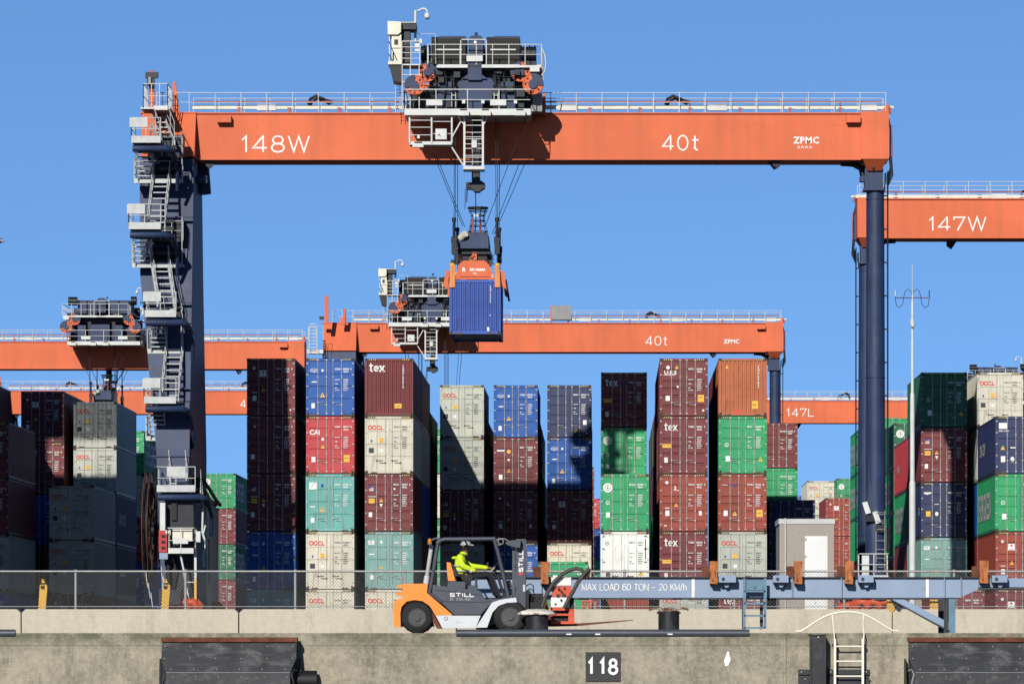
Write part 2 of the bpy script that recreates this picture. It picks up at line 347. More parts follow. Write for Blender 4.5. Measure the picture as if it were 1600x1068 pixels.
# ---------------------------------------------------------------- ground, quay
g=MB(); g.box(-900,900,124.0,4000,-.3,0.0); tag(g.build('ground',M['asphalt']),kind='structure')
g=MB(); g.box(-900,900,-400,123.4,-4.4,-4.0); tag(g.build('water',M['water']),kind='structure')
QY=123.5
q=MB()
x0,x1=X_(-400,QY),X_(1228,QY)
q.box(x0,x1,QY,124.6,-4.5,0.004); q.box(X_(1232.5,QY),X_(2300,QY),QY,124.6,-4.5,0.004)
q.box(X_(1227,QY),X_(1234,QY),QY+.05,124.5,-4.5,-.02)
q.box(X_(1218,QY),X_(1224,QY),QY-.012,QY,-4.5,-.03)
for a,b in ((-400,1217),(1240,2300)): q.box(X_(a,QY),X_(b,QY),QY-.015,QY,-.30,-.02)       # slightly proud coping band
tag(q.build('quay_wall',M['quay']),'weathered concrete quay wall with a mossy top edge and a vertical joint','quay wall')
# ---------------------------------------------------------------- containers
def cmat(name,col,rough=.5,dirt=RUST,damt=.45): return node_mat(name,col,rough,var=.10,vs=1.1,dirt=dirt,damt=damt,dscale=(4.5,4.5,.9),dthr=(.57,.70),rand=.10,spec=.2,bump=.5,bs=1.7)
CM={'maroon':cmat('maroon_paint',(0.20,0.038,0.042)),'redmaroon':cmat('red_brown_paint',(0.34,0.065,0.042)),'red':cmat('bright_red_paint',(0.60,0.06,0.07)),
 'blue':cmat('blue_paint',(0.015,0.105,0.42)),'navy':cmat('navy_paint',(0.028,0.042,0.12)),'green':cmat('green_paint',(0.03,0.37,0.14)),'dgreen':cmat('dark_green_paint',(0.02,0.16,0.075)),
 'teal':cmat('teal_paint',(0.17,0.50,0.46)),'sage':cmat('grey_teal_paint',(0.22,0.42,0.38)),'oo':cmat('pale_grey_paint',(0.54,0.56,0.48),damt=.35),'cream':cmat('cream_paint',(0.74,0.70,0.57),damt=.5),
 'white':cmat('reefer_white',(.92,.92,.85),damt=.5),'brown':cmat('orange_brown_paint',(0.50,0.15,0.065)),'cobalt':cmat('cobalt_blue_paint',(0.04,0.10,0.42),damt=.7)}
SEAM=node_mat('door_seal',(0.02,0.02,0.02),.8); CAST=node_mat('casting_steel',(0.12,0.075,0.055),.7,var=.4,vs=8)
BARL=node_mat('bar_pale',(0.55,0.54,0.51),.5,var=.2,vs=8,dirt=RUST,damt=.5)
HZ=[node_mat('hazard_yellow',(0.65,0.52,0.22),.6),node_mat('hazard_black',(0.02,0.02,0.02),.6)]
WD=2.438
CACHE={}
def cached(key,fn):
    if key not in CACHE: CACHE[key]=fn()
    return CACHE[key]
def mesh_of(mb,name,mats):
    o=mb.build(name,mats); me=o.data; bpy.data.objects.remove(o); return me
def corr_side(mb,x,sgn,y0,y1,z0,z1,per=.28,d=.036):
    n=max(2,int((y1-y0)/per)); p=(y1-y0)/n; prof=[]
    for i in range(n):
        a=y0+i*p; prof+=[(a,0),(a+p*.30,0),(a+p*.5,d),(a+p*.8,d)]
    prof.append((y1,0)); m=len(prof)
    mb._add([(x-sgn*q,y,z0) for y,q in prof]+[(x-sgn*q,y,z1) for y,q in prof],[(i,i+1,m+i+1,m+i) for i in range(m-1)])
def corr_front(mb,y,x0,x1,z0,z1,per=.205,d=.045,s=1):
    n=max(2,int((x1-x0)/per)); p=(x1-x0)/n; prof=[]
    for i in range(n):
        a=x0+i*p; prof+=[(a,0),(a+p*.30,0),(a+p*.5,d),(a+p*.8,d)]
    prof.append((x1,0)); m=len(prof)
    mb._add([(x,y+s*q,z0) for x,q in prof]+[(x,y+s*q,z1) for x,q in prof],[(i,i+1,m+i+1,m+i) for i in range(m-1)])
def body_mesh(Lg,H,col):
    def f():
        b=MB(); corr_side(b,.012,-1,.12,Lg-.12,.16,H-.08); corr_side(b,WD-.012,1,.12,Lg-.12,.16,H-.08)
        b.box(.05,WD-.05,.13,Lg-.13,H-.055,H-.025); b.box(.05,WD-.05,.12,Lg-.05,.10,.16); corr_front(b,Lg-.03,.08,WD-.08,.15,H-.1,s=-1)
        return mesh_of(b,'body',[CM[col]])
    return cached(('body',Lg,H,col),f)
def frame_mesh(Lg,H,col,rustc):
    def f():
        b=MB()
        for x in (.0,WD-.07):
            b.box(x,x+.07,.003,.12,.11,H-.11); b.box(x,x+.07,Lg-.12,Lg-.003,.11,H-.11)
            b.box(x+.005,x+.065,.16,Lg-.16,0.02,.16); b.box(x+.005,x+.065,.16,Lg-.16,H-.08,H-.012)
        for y in (.006,Lg-.08): b.box(.07,WD-.07,y,y+.07,H-.125,H-.008); b.box(.16,WD-.16,y,y+.07,.015,.15)
        b.mi=1
        for x in (-.003,WD-.159):
            for y in (-.003,Lg-.169):
                for z in (0,H-.118): b.box(x,x+.162,y,y+.172,z,z+.118)
        for x in (.30,WD-.62): b.box(x,x+.32,0.0,.02,.0,.075)
        b.mi=2
        for x in (-.004,WD-.158):
            for z in (.03,H-.088): b.box(x+.04,x+.12,-.006,.1,z,z+.06)
        return mesh_of(b,'frame',[CM[col],CAST if rustc else CM[col],SEAM])
    return cached(('frame',Lg,H,col,rustc),f)
def door_mesh(H,col,style,left):
    def f():
        b=MB(); x0,x1=(.075,1.214) if left else (1.224,WD-.075); z0,z1=.155,H-.13; y=.05; hh=z1-z0; prof=[(z0,y)]
        if style=='rib':
            fr=[.10,.30,.44,.58,.80]; hts=[.10,.09,.09,.09,.10]
            for a,h in zip(fr,hts):
                za=z0+hh*a; prof+=[(za,y),(za+.035,y+.05),(za+h,y+.05),(za+h+.035,y)]
        elif style=='panel':
            for a in (.26,.50,.74): za=z0+hh*a; prof+=[(za,y),(za+.02,y+.035),(za+.035,y+.035),(za+.055,y)]
        elif style=='five':
            for a in (.20,.40,.60,.80): za=z0+hh*a; prof+=[(za,y),(za+.02,y+.045),(za+.05,y+.045),(za+.07,y)]
        prof.append((z1,y)); m=len(prof)
        ins=.09
        b._add([(x0+ins,yy,zz) for zz,yy in prof]+[(x1-ins,yy,zz) for zz,yy in prof],[(i,i+1,m+i+1,m+i) for i in range(m-1)])
        b.box(x0,x0+ins,y-.012,y+.06,z0,z1); b.box(x1-ins,x1,y-.012,y+.06,z0,z1); b.box(x0+ins,x1-ins,y-.006,y+.06,z0-.0,z0+.05); b.box(x0+ins,x1-ins,y-.006,y+.06,z1-.05,z1)
        b.mi=1; b.box(x1-.004 if left else x0-.006,x1+.006 if left else x0+.004,y-.008,y+.03,z0,z1)
        b.mi=0
        for k in range(5):                                        # hinges
            zz=z0+hh*(.06+.22*k); xx=x0-.05 if left else x1-.03; b.box(xx,xx+.08,-.012,y,zz,zz+.06,mi=2)
        return mesh_of(b,'door',[CM[col],SEAM,BARL])
    return cached(('door',H,col,style,left),f)
def bar_mesh(H,x,paint):
    def f():
        b=MB(); b.cyl((x,.012,.06),(x,.012,H-.05),.017,6)
        for z in (.075,H-.12): b.box(x-.045,x+.045,-.02,.05,z,z+.06)
        for z in (.155+(H-.285)*.32,.155+(H-.285)*.68): b.box(x-.03,x+.03,-.008,.05,z,z+.05)
        return mesh_of(b,'locking_bar',[paint])
    return cached(('bar',H,round(x,3),paint.name),f)
def handle_mesh(H,left,paint):
    def f():
        b=MB(); xs=(.60,1.035) if left else (1.37,1.80)
        for i,x in enumerate(xs):
            z=.155+(H-.285)*(.19-.045*i); s=-1 if (i==0)==left else 1
            b.cyl((x,-.012,z),(x+.30*(1 if i==0 else -1),-.012,z+.02),.012,5); b.box(x-.03,x+.03,-.025,.03,z-.03,z+.05)
        return mesh_of(b,'handle',[paint])
    return cached(('handle',H,left,paint.name),f)
def hazard_mesh(H,sx):
    def f():
        b=MB()
        for sx_ in (0,):
            b.box(sx,sx+.42,-.001,.004,H-.105,H-.025,mi=1)
            for k in range(4): a=sx+.02+k*.1; b.poly([(a,H-.1),(a+.05,H-.1),(a+.09,H-.03),(a+.04,H-.03)],-.004,0)
        return mesh_of(b,'hazard_marking',HZ)
    return cached(('hz',H,sx),f)
def link(me,name,parent):
    o=bpy.data.objects.new(name,me); C.objects.link(o); o.parent=parent; ORG[o.name]=Vector(); return o
MK=[M['wmark'],M['kmark'],M['rmark'],M['yellow'],M['gmark'],M['bmark'],M['rust']]
Wh,Bk,Rd,Yl,Gn,Bl,Ru=range(7)
YF=.034
def m_id(mb,idn,H,ink,side=0):
    p=idn.split(' '); z=H*.80
    text(mb,p[0],1.44,z,.085,YF,ink,True); 
    if len(p)>1: text(mb,p[1],1.86,z,.085,YF,ink,True,sx=.85)
    if len(p)>2: text(mb,p[2],2.24,z,.085,YF,ink,True)
def m_std(mb,idn,H,ink,code='45G1',x=1.46):
    m_id(mb,idn,H,ink); text(mb,code,1.88,H*.80-.13,.085,YF,ink,True)
    rows=[('MAX WT','32500KG'),('','71650LB'),('TARE','3900KG'),('','8600LB'),('NET','28600KG'),('CU CAP','76.3CM')]
    for i,(a,b) in enumerate(rows):
        z=H*.62-i*.105
        if a: text(mb,a,1.45,z,.055,YF,ink,True,sx=.8)
        text(mb,b,1.88,z,.055,YF,ink,True,sx=.85)
def tri(mb,x,z,s=.13): mb.poly([(x-s,z-s*.85),(x+s,z-s*.85),(x,z+s)],YF,Yl); mb.poly([(x-.012,z-s*.35),(x+.012,z-s*.35),(x+.02,z+s*.35),(x-.02,z+s*.35)],YF-.002,Bk)
def sq(mb,x,z,w,h,mi): mb.poly([(x,z),(x+w,z),(x+w,z+h),(x,z+h)],YF,mi)
def logo_left(mb,kind,H):
    """marks on the left door; returns nothing"""
    Z=lambda f:H*f
    if kind=='cosco':
        mb.disc(.40,YF,Z(.79),.19,24,.165,Wh,sz=.55); text(mb,'CONCO'[:0]+'COSCO',.265,Z(.79)-.03,.07,YF,Wh,True,sx=.9)
        mb.poly([(.27,Z(.79)-.07),(.53,Z(.79)-.07),(.5,Z(.79)-.085),(.3,Z(.79)-.085)],YF,Wh)
        mb.disc(.83,YF,Z(.79),.055,12,0,Wh,sz=1.3); sq(mb,.28,Z(.58),.26,.055,Wh); tri(mb,.83,Z(.36)); sq(mb,.27,Z(.13),.17,.26,3 if False else Wh)
    elif kind=='oocl':
        stext(mb,'OOCL',.17,Z(.77),.185,YF,Rd,.27,1.05,.13)
        mb.poly([(.33,Z(.60)),(.38,Z(.57)),(.33,Z(.54)),(.28,Z(.57))],YF,Bl); mb.disc(.83,YF,Z(.58),.13,12,0,Yl); text(mb,'CAUTION',.74,Z(.60),.03,YF-.002,Bk,True); text(mb,"9'6\"",.77,Z(.55),.05,YF-.002,Bk,True)
        sq(mb,.20,Z(.36),.25,.25,Bk); sq(mb,.76,Z(.37),.16,.17,Wh); text(mb,'IICL',.79,Z(.41),.03,YF-.002,Bk)
    elif kind=='tex':
        stext(mb,'tex',.24,Z(.755),.36,YF,Wh,.15,1.02,.04)
        sq(mb,.14,Z(.45),.44,.19,Yl); text(mb,"9'6\" HIGH",.18,Z(.48),.06,YF-.002,Bk,True); sq(mb,.24,Z(.19),.17,.26,Wh); text(mb,'CSC',.26,Z(.25),.05,YF-.002,Bk)
    elif kind=='florens':
        sq(mb,.20,Z(.70),.30,.26,Bl); mb.poly([(.22,Z(.71)),(.36,Z(.72)),(.48,Z(.78)),(.48,Z(.76)+.05),(.35,Z(.76)),(.22,Z(.74))],YF-.002,Yl); mb.poly([(.21,Z(.705)),(.4,Z(.705)),(.48,Z(.73)),(.3,Z(.73))],YF-.002,Wh)
        sq(mb,.20,Z(.49),.30,.24,Yl); text(mb,'CAUTION',.22,Z(.53),.045,YF-.002,Bk,True); tri(mb,.83,Z(.54),.1); mb.poly([(.74,Z(.48)),(.92,Z(.48)),(.83,Z(.42))],YF,Wh); sq(mb,.16,Z(.60),.42,.03,Wh); sq(mb,.20,Z(.25),.17,.24,Wh)
        mb.disc(1.50,YF,Z(.74),.05,12,0,Wh)
    elif kind=='umbrella':
        mb.disc(.36,YF,Z(.83),.075,16,0,Wh); mb.disc(.36,YF-.002,Z(.83),.04,12,.025,Bk)
        sq(mb,.64,Z(.68),.34,.32,Wh); mb.poly([(.72,Z(.68)+.2),(.90,Z(.68)+.2),(.87,Z(.68)+.26),(.81,Z(.68)+.285),(.75,Z(.68)+.26)],YF-.002,Rd); mb.poly([(.80,Z(.68)+.1),(.82,Z(.68)+.1),(.82,Z(.68)+.2),(.80,Z(.68)+.2)],YF-.002,Bk); sq(mb,.70,Z(.68)+.04,.22,.02,Bk)
        tri(mb,.83,Z(.46),.1); sq(mb,.27,Z(.40),.24,.03,Wh); sq(mb,.29,Z(.26),.19,.26,Wh); mb.disc(2.20,YF,.30,.04,12,0,Wh)
    elif kind=='spiral':
        mb.disc(.36,YF,Z(.85),.08,16,0,Wh); text(mb,'2',.72,Z(.73),.16,YF,Wh,True,sx=1.1); sq(mb,.70,Z(.71),.28,.025,Wh); tri(mb,.83,Z(.46),.1)
        sq(mb,.28,Z(.40),.22,.04,Wh); sq(mb,.29,Z(.27),.2,.27,Wh); sq(mb,1.98,Z(.28),.15,.22,Wh); sq(mb,.22,.26,.14,.05,Wh)
    elif kind=='cai':
        text(mb,'CAI',.17,Z(.68),.24,YF,Wh,True,sx=.95); mb.disc(.84,YF,Z(.60),.075,14,0,Wh); tri(mb,.84,Z(.47),.11); sq(mb,.27,Z(.20),.2,.26,Wh); sq(mb,1.9,Z(.20),.3,.36,Yl); text(mb,'SUPER',1.93,Z(.26),.055,YF-.002,Bk,True)
    elif kind=='square':
        sq(mb,.17,Z(.73),.38,.36,Wh); mb.tube([(.26,YF-.004,Z(.76)),(.36,YF-.004,Z(.82)),(.47,YF-.004,Z(.85))],.012,4,mi=Bk); sq(mb,.76,Z(.77),.14,.16,Bl); sq(mb,.22,Z(.42),.26,.05,Wh); tri(mb,.83,Z(.38),.13); sq(mb,.25,Z(.15),.18,.26,Wh)
    elif kind=='csl':
        sq(mb,.16,Z(.78),.30,.19,Wh); text(mb,'CSL',.19,Z(.80),.10,YF-.002,Bl,True,sx=.8); mb.disc(.82,YF,Z(.82),.06,14,0,Wh,sz=1.2); sq(mb,.19,Z(.60),.26,.05,Wh); tri(mb,.82,Z(.38),.09); sq(mb,.25,Z(.17),.18,.22,Wh)
    elif kind=='ever':
        mb.disc(.36,YF,Z(.76),.235,28,0,Wh); mb.disc(.36,YF-.002,Z(.76),.15,20,.125,Gn); mb.poly([(.36,Z(.76)+.11),(.385,Z(.76)+.02),(.46,Z(.76)),(.385,Z(.76)-.02),(.36,Z(.76)-.11),(.335,Z(.76)-.02),(.26,Z(.76)),(.335,Z(.76)+.02)],YF-.003,Gn)
        mb.disc(.36,YF,Z(.50),.10,16,.07,Wh); sq(mb,.27,Z(.24),.2,.26,Wh); text(mb,'E',.325,Z(.48),.07,YF,Wh,True)
    elif kind=='everplain':
        mb.disc(.40,YF,Z(.50),.10,18,.075,Wh); text(mb,'E',.37,Z(.485),.07,YF,Wh,True); sq(mb,.35,Z(.21),.22,.28,Wh); tri(mb,2.12,Z(.25),.12)
    elif kind=='ues':
        text(mb,'U.E.S',.22,Z(.725),.17,YF,Wh,True,sx=1.25); sq(mb,.20,Z(.705),.60,.025,Wh); mb.disc(.42,YF,Z(.84),.095,16,0,Wh); tri(mb,.86,Z(.845),.1); mb.poly([(.84,Z(.52)),(.98,Z(.52)),(.91,Z(.475))],YF,Wh); sq(mb,.30,Z(.26),.21,.26,Wh); sq(mb,1.92,Z(.24),.32,.36,Yl); text(mb,'SUPER',1.95,Z(.31),.055,YF-.002,Bk,True); mb.disc(2.2,YF,.27,.055,12,0,Wh)
    elif kind=='band':
        sq(mb,.18,Z(.74),.42,.11,Wh); sq(mb,.20,Z(.77),.38,.04,Bl); mb.disc(.83,YF,Z(.735),.11,16,0,Yl); sq(mb,.77,Z(.56),.11,.11,Wh); tri(mb,.83,Z(.37),.11); sq(mb,.28,Z(.20),.2,.28,Wh)
    elif kind=='plainnavy':
        sq(mb,1.98,Z(.24),.2,.26,Wh); tri(mb,1.60,Z(.13),.11); mb.disc(2.2,YF,.24,.04,10,0,Wh,sx=1.6)
    elif kind=='maersk':
        sq(mb,.16,Z(.80),.40,.07,Wh); mb.poly([(.16,Z(.80)),(.56,Z(.80)),(.3,Z(.78))],YF,Wh); sq(mb,.72,Z(.60),.24,.03,Wh); sq(mb,.27,Z(.38),.24,.28,Yl); mb.disc(.84,YF,Z(.43),.09,16,0,Wh,sz=1.2)
    elif kind=='cma':
        sq(mb,.18,Z(.78),.42,.30,Wh); text(mb,'CMA CGM',.16,Z(.73),.075,YF,Wh,True,sx=1.05); tri(mb,.38,Z(.45),.12); sq(mb,.76,Z(.44),.26,.06,Wh); sq(mb,.28,Z(.20),.22,.30,Wh); mb.disc(.86,YF,Z(.25),.1,16,0,Wh,sz=1.25)
    elif kind=='redsq':
        text(mb,'CRONOS',.17,Z(.80),.05,YF,Wh,True); mb.disc(.83,YF,Z(.80),.075,14,0,Bl); sq(mb,.27,Z(.27),.2,.27,Wh); tri(mb,.83,Z(.31),.12); sq(mb,1.92,Z(.25),.32,.36,Yl); text(mb,'SUPER',1.95,Z(.31),.055,YF-.002,Bk,True)
    elif kind=='reefer':
        mb.disc(.32,YF,Z(.80),.10,18,0,Gn); mb.disc(.32,YF-.002,Z(.80),.07,16,0,Wh); mb.disc(.32,YF-.003,Z(.80),.035,10,0,Gn); sq(mb,.26,Z(.22),.2,.2,6 if False else Bk) ; tri(mb,2.03,Z(.28),.16)
        for z in (.92,.70,.47,.2):
            sq(mb,2.20,Z(z)-.03,.13,.07,Ru); sq(mb,.10,Z(z)-.03,.10,.06,Bk)
        sq(mb,2.24,Z(.52),.05,.45*H*.8,Ru)
    elif kind=='dots':
        mb.disc(.40,YF,Z(.82),.06,12,0,Wh); sq(mb,.2,Z(.25),.2,.25,Wh); sq(mb,.18,Z(.74),.4,.16,Wh) if False else None
LINK={}
def container(X,Y,z,col,style='rib',logo=None,idn='TCNU 443721 0',ink=None,H=2.896,Lg=12.19,label='',group='stacked shipping containers',code='45G1',side=None,detail=2,rustc=True):
    ink = Wh if ink is None else ink
    if idn=='TCNU 443721 0':
        pre={'oo':'OOLU','cream':'OOLU','green':'EMCU','dgreen':'EGHU','blue':'CSNU','teal':'UETU'}.get(col,random.choice(['TCNU','TGHU','FCIU','TRHU','BMOU','GESU'])); idn='%s %06d %d'%(pre,random.randint(300000,999999),random.randint(0,9))
    e=empty('shipping_container',(X,Y,z),label,'shipping container',group)
    link(body_mesh(Lg,H,col),'body',e)
    f=link(frame_mesh(Lg,H,col,rustc),'frame',e)
    if H>2.7:
        for sx in (.17,WD-.17-.42): link(hazard_mesh(H,sx),'hazard_marking',f)
    e['_t']=0; del e['_t']
    if style=='end':
        def fe():
            b=MB(); corr_front(b,.02,.07,WD-.07,.15,H-.12); return mesh_of(b,'end_wall',[CM[col]])
        w_=link(cached(('end',H,col),fe),'end_wall',e)
        if logo:
            mb=MB()
            if logo=='texend':
                stext(mb,'tex',.22,H*.775,.40,.012,Wh,.17,1.12,.03); stack_text(mb,'TGHU7604818',1.90,H*.85,.085,.012,Wh); mb.poly([(1.50,H*.13),(1.86,H*.13),(1.86,H*.21),(1.50,H*.21)],.008,Yl); text(mb,"9'6\" HIGH",1.52,H*.155,.055,.006,Bk,True,sx=.8)
            elif logo=='brownend':
                mb.poly([(.34,H*.82),(.50,H*.82),(.42,H*.89)],.010,Yl); stack_text(mb,'TEMU7621845',1.98,H*.85,.085,.012,Wh); mb.poly([(1.70,H*.12),(2.0,H*.12),(2.0,H*.26),(1.70,H*.26)],.010,Yl); text(mb,"9'6\"",1.74,H*.17,.09,.006,Bk,True); mb.poly([(.75,H*.05),(1.1,H*.05),(1.1,H*.10),(.75,H*.10)],.01,Rd)
            elif logo=='blueend':
                stack_text(mb,'SEGU1830257',1.93,H*.87,.062,.012,Wh,True,1.25); text(mb,'22G1',1.90,H*.34,.05,.012,Wh,True,sx=.6); mb.poly([(1.80,H*.06),(1.9,H*.06),(1.9,H*.13),(1.8,H*.13)],.01,Wh)
            mb.build('lettering',MK,w_)
    else:
        paint=BARL if col not in ('oo','cream','white') else CM[col]
        for left in (True,False):
            d=link(door_mesh(H,col,style,left),'door',e)
            for x in ((.60,1.035) if left else (1.37,1.80)): link(bar_mesh(H,x,paint),'locking_bar',d)
            link(handle_mesh(H,left,BARL if paint is BARL else CAST),'handle',d)
            mb=MB()
            if left: 
                if logo: logo_left(mb,logo,H)
            else: m_std(mb,idn,H,ink,code)
            if mb.f: mb.build('lettering',MK,d)
    if side:
        mb=MB()
        if side[0]=='ever':  # big white lettering on the left side wall
            side_text(mb,'EVERGREEN',side[2]+(.5 if side[3]<0 else -.4),H*.27,1.3,side[1],Wh,True,side[3],.85)
        elif side[0]=='cma':
            side_text(mb,'CMA CGM',side[2],H*.42,.60,side[1],Wh,True,side[3],.9)
        elif side[0]=='small': side_text(mb,side[4],side[2],H*.42,.4,side[1],Wh,True,side[3],1)
        mb.build('side_lettering',MK,e.children[0])
    return e
T5=('topmost','second down','third down','fourth down','bottom')
HC,ST,GP=2.896,2.591,.024
def stack(X,Y,where,specs,Lg=12.19,zbase=0.0):
    """specs from top to bottom: (look words, kwargs)"""
    hs=[s[1].get('H',HC) for s in specs]; z=zbase; n=len(specs)
    for i in range(n-1,-1,-1):
        kw=dict(specs[i][1]); kw.setdefault('Lg',Lg)
        tw=T5[i] if i<4 and i<n-1 else ('bottom' if i==n-1 else T5[i])
        container(X+random.uniform(-.012,.012),Y+random.uniform(-.03,.03),z,label='%s, %s in %s'%(specs[i][0],tw,where),**kw); z+=hs[i]+GP
d=dict
A0=-18.09; PI_=2.98; Y1,Y2,Y3,Y4=255.7,268.2,280.6,293.0
ax=lambda i:A0+PI_*i
stack(ax(0),Y1,'leftmost near centre stack',[
 ('maroon container with umbrella sign half in shade',d(col='maroon',logo='umbrella',idn='TRHU 440721 0')),
 ('plain maroon container',d(col='maroon',logo='dots',idn='DFSU 664617 5')),
 ('maroon container with yellow square',d(col='maroon',logo='florens',idn='FCIU 364674 6')),
 ('blue container half in shade',d(col='blue',style='panel',logo='cosco',idn='CSNU 608036 3')),
 ('teal container behind the fence',d(col='teal',style='panel',logo='csl',idn='SEGU 548020 1'))])
stack(ax(1),Y1,'second near stack from the left',[
 ('blue container with oval logo',d(col='blue',style='panel',logo='cosco',idn='CSNU 808428 0')),
 ('bright red container',d(col='red',style='five',logo='cai',idn='CAIU 985717 0')),
 ('turquoise container with white square',d(col='teal',style='panel',logo='square',idn='UETU 501507 0')),
 ('cream container with red letters',d(col='cream',style='panel',logo='oocl',idn='OOLU 912244 7',ink=Bk)),
 ('cream container behind the fence',d(col='cream',style='panel',logo='oocl',idn='OOLU 927141 5',ink=Bk))])
stack(ax(2),Y1,'third near stack from the left',[
 ('maroon container turned end wall forward',d(col='maroon',style='end',logo='texend')),
 ('rust marked pale grey container',d(col='cream',style='panel',logo='oocl',idn='OOLU 892261 9',ink=Bk)),
 ('maroon container with yellow square',d(col='maroon',logo='florens',idn='FSCU 928737 8')),
 ('grey green container',d(col='sage',style='panel',logo='csl',idn='CSLU 628474 8')),
 ('cream container behind the fence',d(col='cream',style='panel',logo='oocl',idn='OOLU 820114 2',ink=Bk))])
stack(ax(2),Y2,'first row behind the third near stack',[
 ('maroon container with shaded side',d(col='maroon')),('grey container with shaded side',d(col='oo',style='panel',logo='oocl',ink=Bk)),
 ('blue container with shaded side',d(col='blue',style='panel',logo='cosco')),('maroon container with shaded side',d(col='maroon')),('grey container in deep shade',d(col='oo',style='panel'))])
stack(ax(2),Y3,'second row behind the third near stack',[
 ('dark green container seen sideways',d(col='dgreen',style='panel',H=ST)),('maroon container in deep shade',d(col='maroon',H=ST)),('blue container in deep shade',d(col='blue',style='panel',H=ST)),
 ('maroon container in full shade',d(col='maroon',H=ST)),('green container in full shade',d(col='dgreen',style='panel',H=ST))])
stack(ax(2),305.5,'sunlit sliver stack beside the far grey stack',[
 ('green container',d(col='green',style='panel',logo='ever',H=ST+.15)),('cream container',d(col='cream',style='panel',H=ST+.1)),('green container',d(col='green',style='panel',H=ST)),
 ('green container',d(col='green',style='panel',H=ST)),('maroon container',d(col='maroon',H=ST))])
stack(ax(3),Y3,'stack right of the tall gap',[
 ('pale grey container with red letters',d(col='oo',style='panel',logo='oocl',idn='OOLU 916224 8',ink=Bk)),('pale grey container with slanting shadow',d(col='oo',style='panel',logo='oocl',idn='OOLU 912441 9',ink=Bk)),
 ('maroon container in shade',d(col='maroon',logo='florens',idn='FSCU 708517 1')),('grey container behind the forklift cab',d(col='oo',style='panel',logo='oocl',ink=Bk)),('grey container hidden behind forklift',d(col='oo',style='panel',ink=Bk))])
stack(ax(4),Y3,'blue topped stack above the forklift',[
 ('blue container with oval logo',d(col='blue',style='panel',logo='cosco',idn='CSNU 807862 5')),('maroon container with striped badge',d(col='maroon',style='five',logo='band',idn='BSIU 972524 0')),
 ('maroon container in shade',d(col='maroon',logo='spiral',idn='TRHU 422506 5')),('blue container behind forklift mast',d(col='blue',style='panel',logo='cosco',idn='CSNU 708061 8')),('blue container hidden behind forklift mast',d(col='blue',style='panel'))])
stack(ax(5),Y3,'stack left of the blue sky gap',[
 ('dark navy container',d(col='navy',style='five',logo='plainnavy',idn='SEGU 480268 5')),('blue container half shaded',d(col='blue',style='panel',logo='cosco',idn='CSNU 794521 2')),
 ('maroon container in shade',d(col='maroon',logo='umbrella',idn='TRHU 667719 2')),('cream container with red letters',d(col='cream',style='panel',logo='oocl',idn='OOLU 117114 1',ink=Bk)),('cream container at ground level',d(col='cream',style='panel',ink=Bk))])
stack(ax(6),Y2,'lone tall stack in the middle gap',[
 ('shaded maroon container against the sky',d(col='maroon',logo='tex',idn='TGBU 665521 2')),('green container with round emblem',d(col='green',style='panel',logo='ever',idn='EISU 940036 2')),
 ('green container',d(col='green',style='panel')),('maroon container',d(col='maroon')),('red brown container',d(col='redmaroon'))])
stack(ax(6),Y1,'three high near stack in the middle',[
 ('green container with round emblem',d(col='green',style='panel',logo='ever',idn='EMCU 840789 3')),('white refrigerated container',d(col='white',style='flat',logo='reefer',idn='EMCU 520361 4',ink=Gn)),('red brown container below the trailer',d(col='redmaroon',style='end'))])
stack(ax(7),Y1,'stack beside the orange brown one',[
 ('maroon container with slanted white letters',d(col='maroon',logo='ues',idn='UETU 506684 0')),('maroon container with large tex lettering',d(col='maroon',logo='tex',idn='TGBU 784351 2')),
 ('red brown container',d(col='redmaroon',logo='spiral',idn='TRHU 442727 5')),('maroon container with yellow strip',d(col='maroon',logo='tex',idn='TGBU 809036 5')),('grey container below the trailer beam',d(col='oo',style='panel',logo='oocl',ink=Bk))])
stack(ax(8),Y1,'rightmost near centre stack',[
 ('orange brown corrugated container',d(col='brown',style='end',logo='brownend')),('bright green container',d(col='green',style='five',logo='everplain',idn='EITU 020007 3',code='4502')),
 ('red brown container',d(col='redmaroon',logo='redsq',idn='TCNU 574243 8')),('pale grey container with red letters',d(col='oo',style='panel',logo='oocl',idn='OOLU 453456 1',ink=Bk)),('maroon container with white tex lettering',d(col='maroon',logo='tex'))])
for yy,i,nt,hh,nm in ((Y4,3,5,ST,'first row behind the slanting shadow stack'),(305.5,3,4,ST,'second row behind the slanting shadow stack'),(Y4,4,5,ST,'first row behind the blue topped stack'),(305.5,4,5,ST,'second row behind the blue topped stack'),(318,4,4,ST,'third row behind the blue topped stack'),
   (Y4,5,5,ST,'first row behind the stack by the gap'),(305.5,5,4,ST,'second row behind the stack by the gap'),(318,5,3,ST,'third row behind the stack by the gap'),(Y3,7,5,ST,'row behind the tex lettered stack'),(305.5,7,5,ST,'third row behind the tex lettered stack'),(318,7,4,ST,'fourth row behind the tex lettered stack'),(Y3,6,3,ST,'low row behind the lone tall stack')):
    cs=['maroon','navy','dgreen','redmaroon','blue']; random.shuffle(cs); cs=['maroon','navy','dgreen','maroon','maroon'] if i>5 else cs; wn={'maroon':'maroon','navy':'navy','dgreen':'dark green','redmaroon':'red brown','blue':'blue'}
    stack(ax(i),yy,nm,[('%s container in shade'%wn[c_],d(col=c_,H=hh)) for c_ in cs[:nt]])
for i,nm,c1 in ((7,'stack behind the left maroon stack','maroon'),(8,'stack behind the orange brown one','navy')):
    stack(ax(i),Y2,nm,[('maroon container showing its dark side',d(col='maroon')),('container showing only its dark side',d(col=c1)),('maroon container in shade',d(col='maroon')),('green container in shade',d(col='green',style='panel')),('maroon container at the ground',d(col='maroon'))])
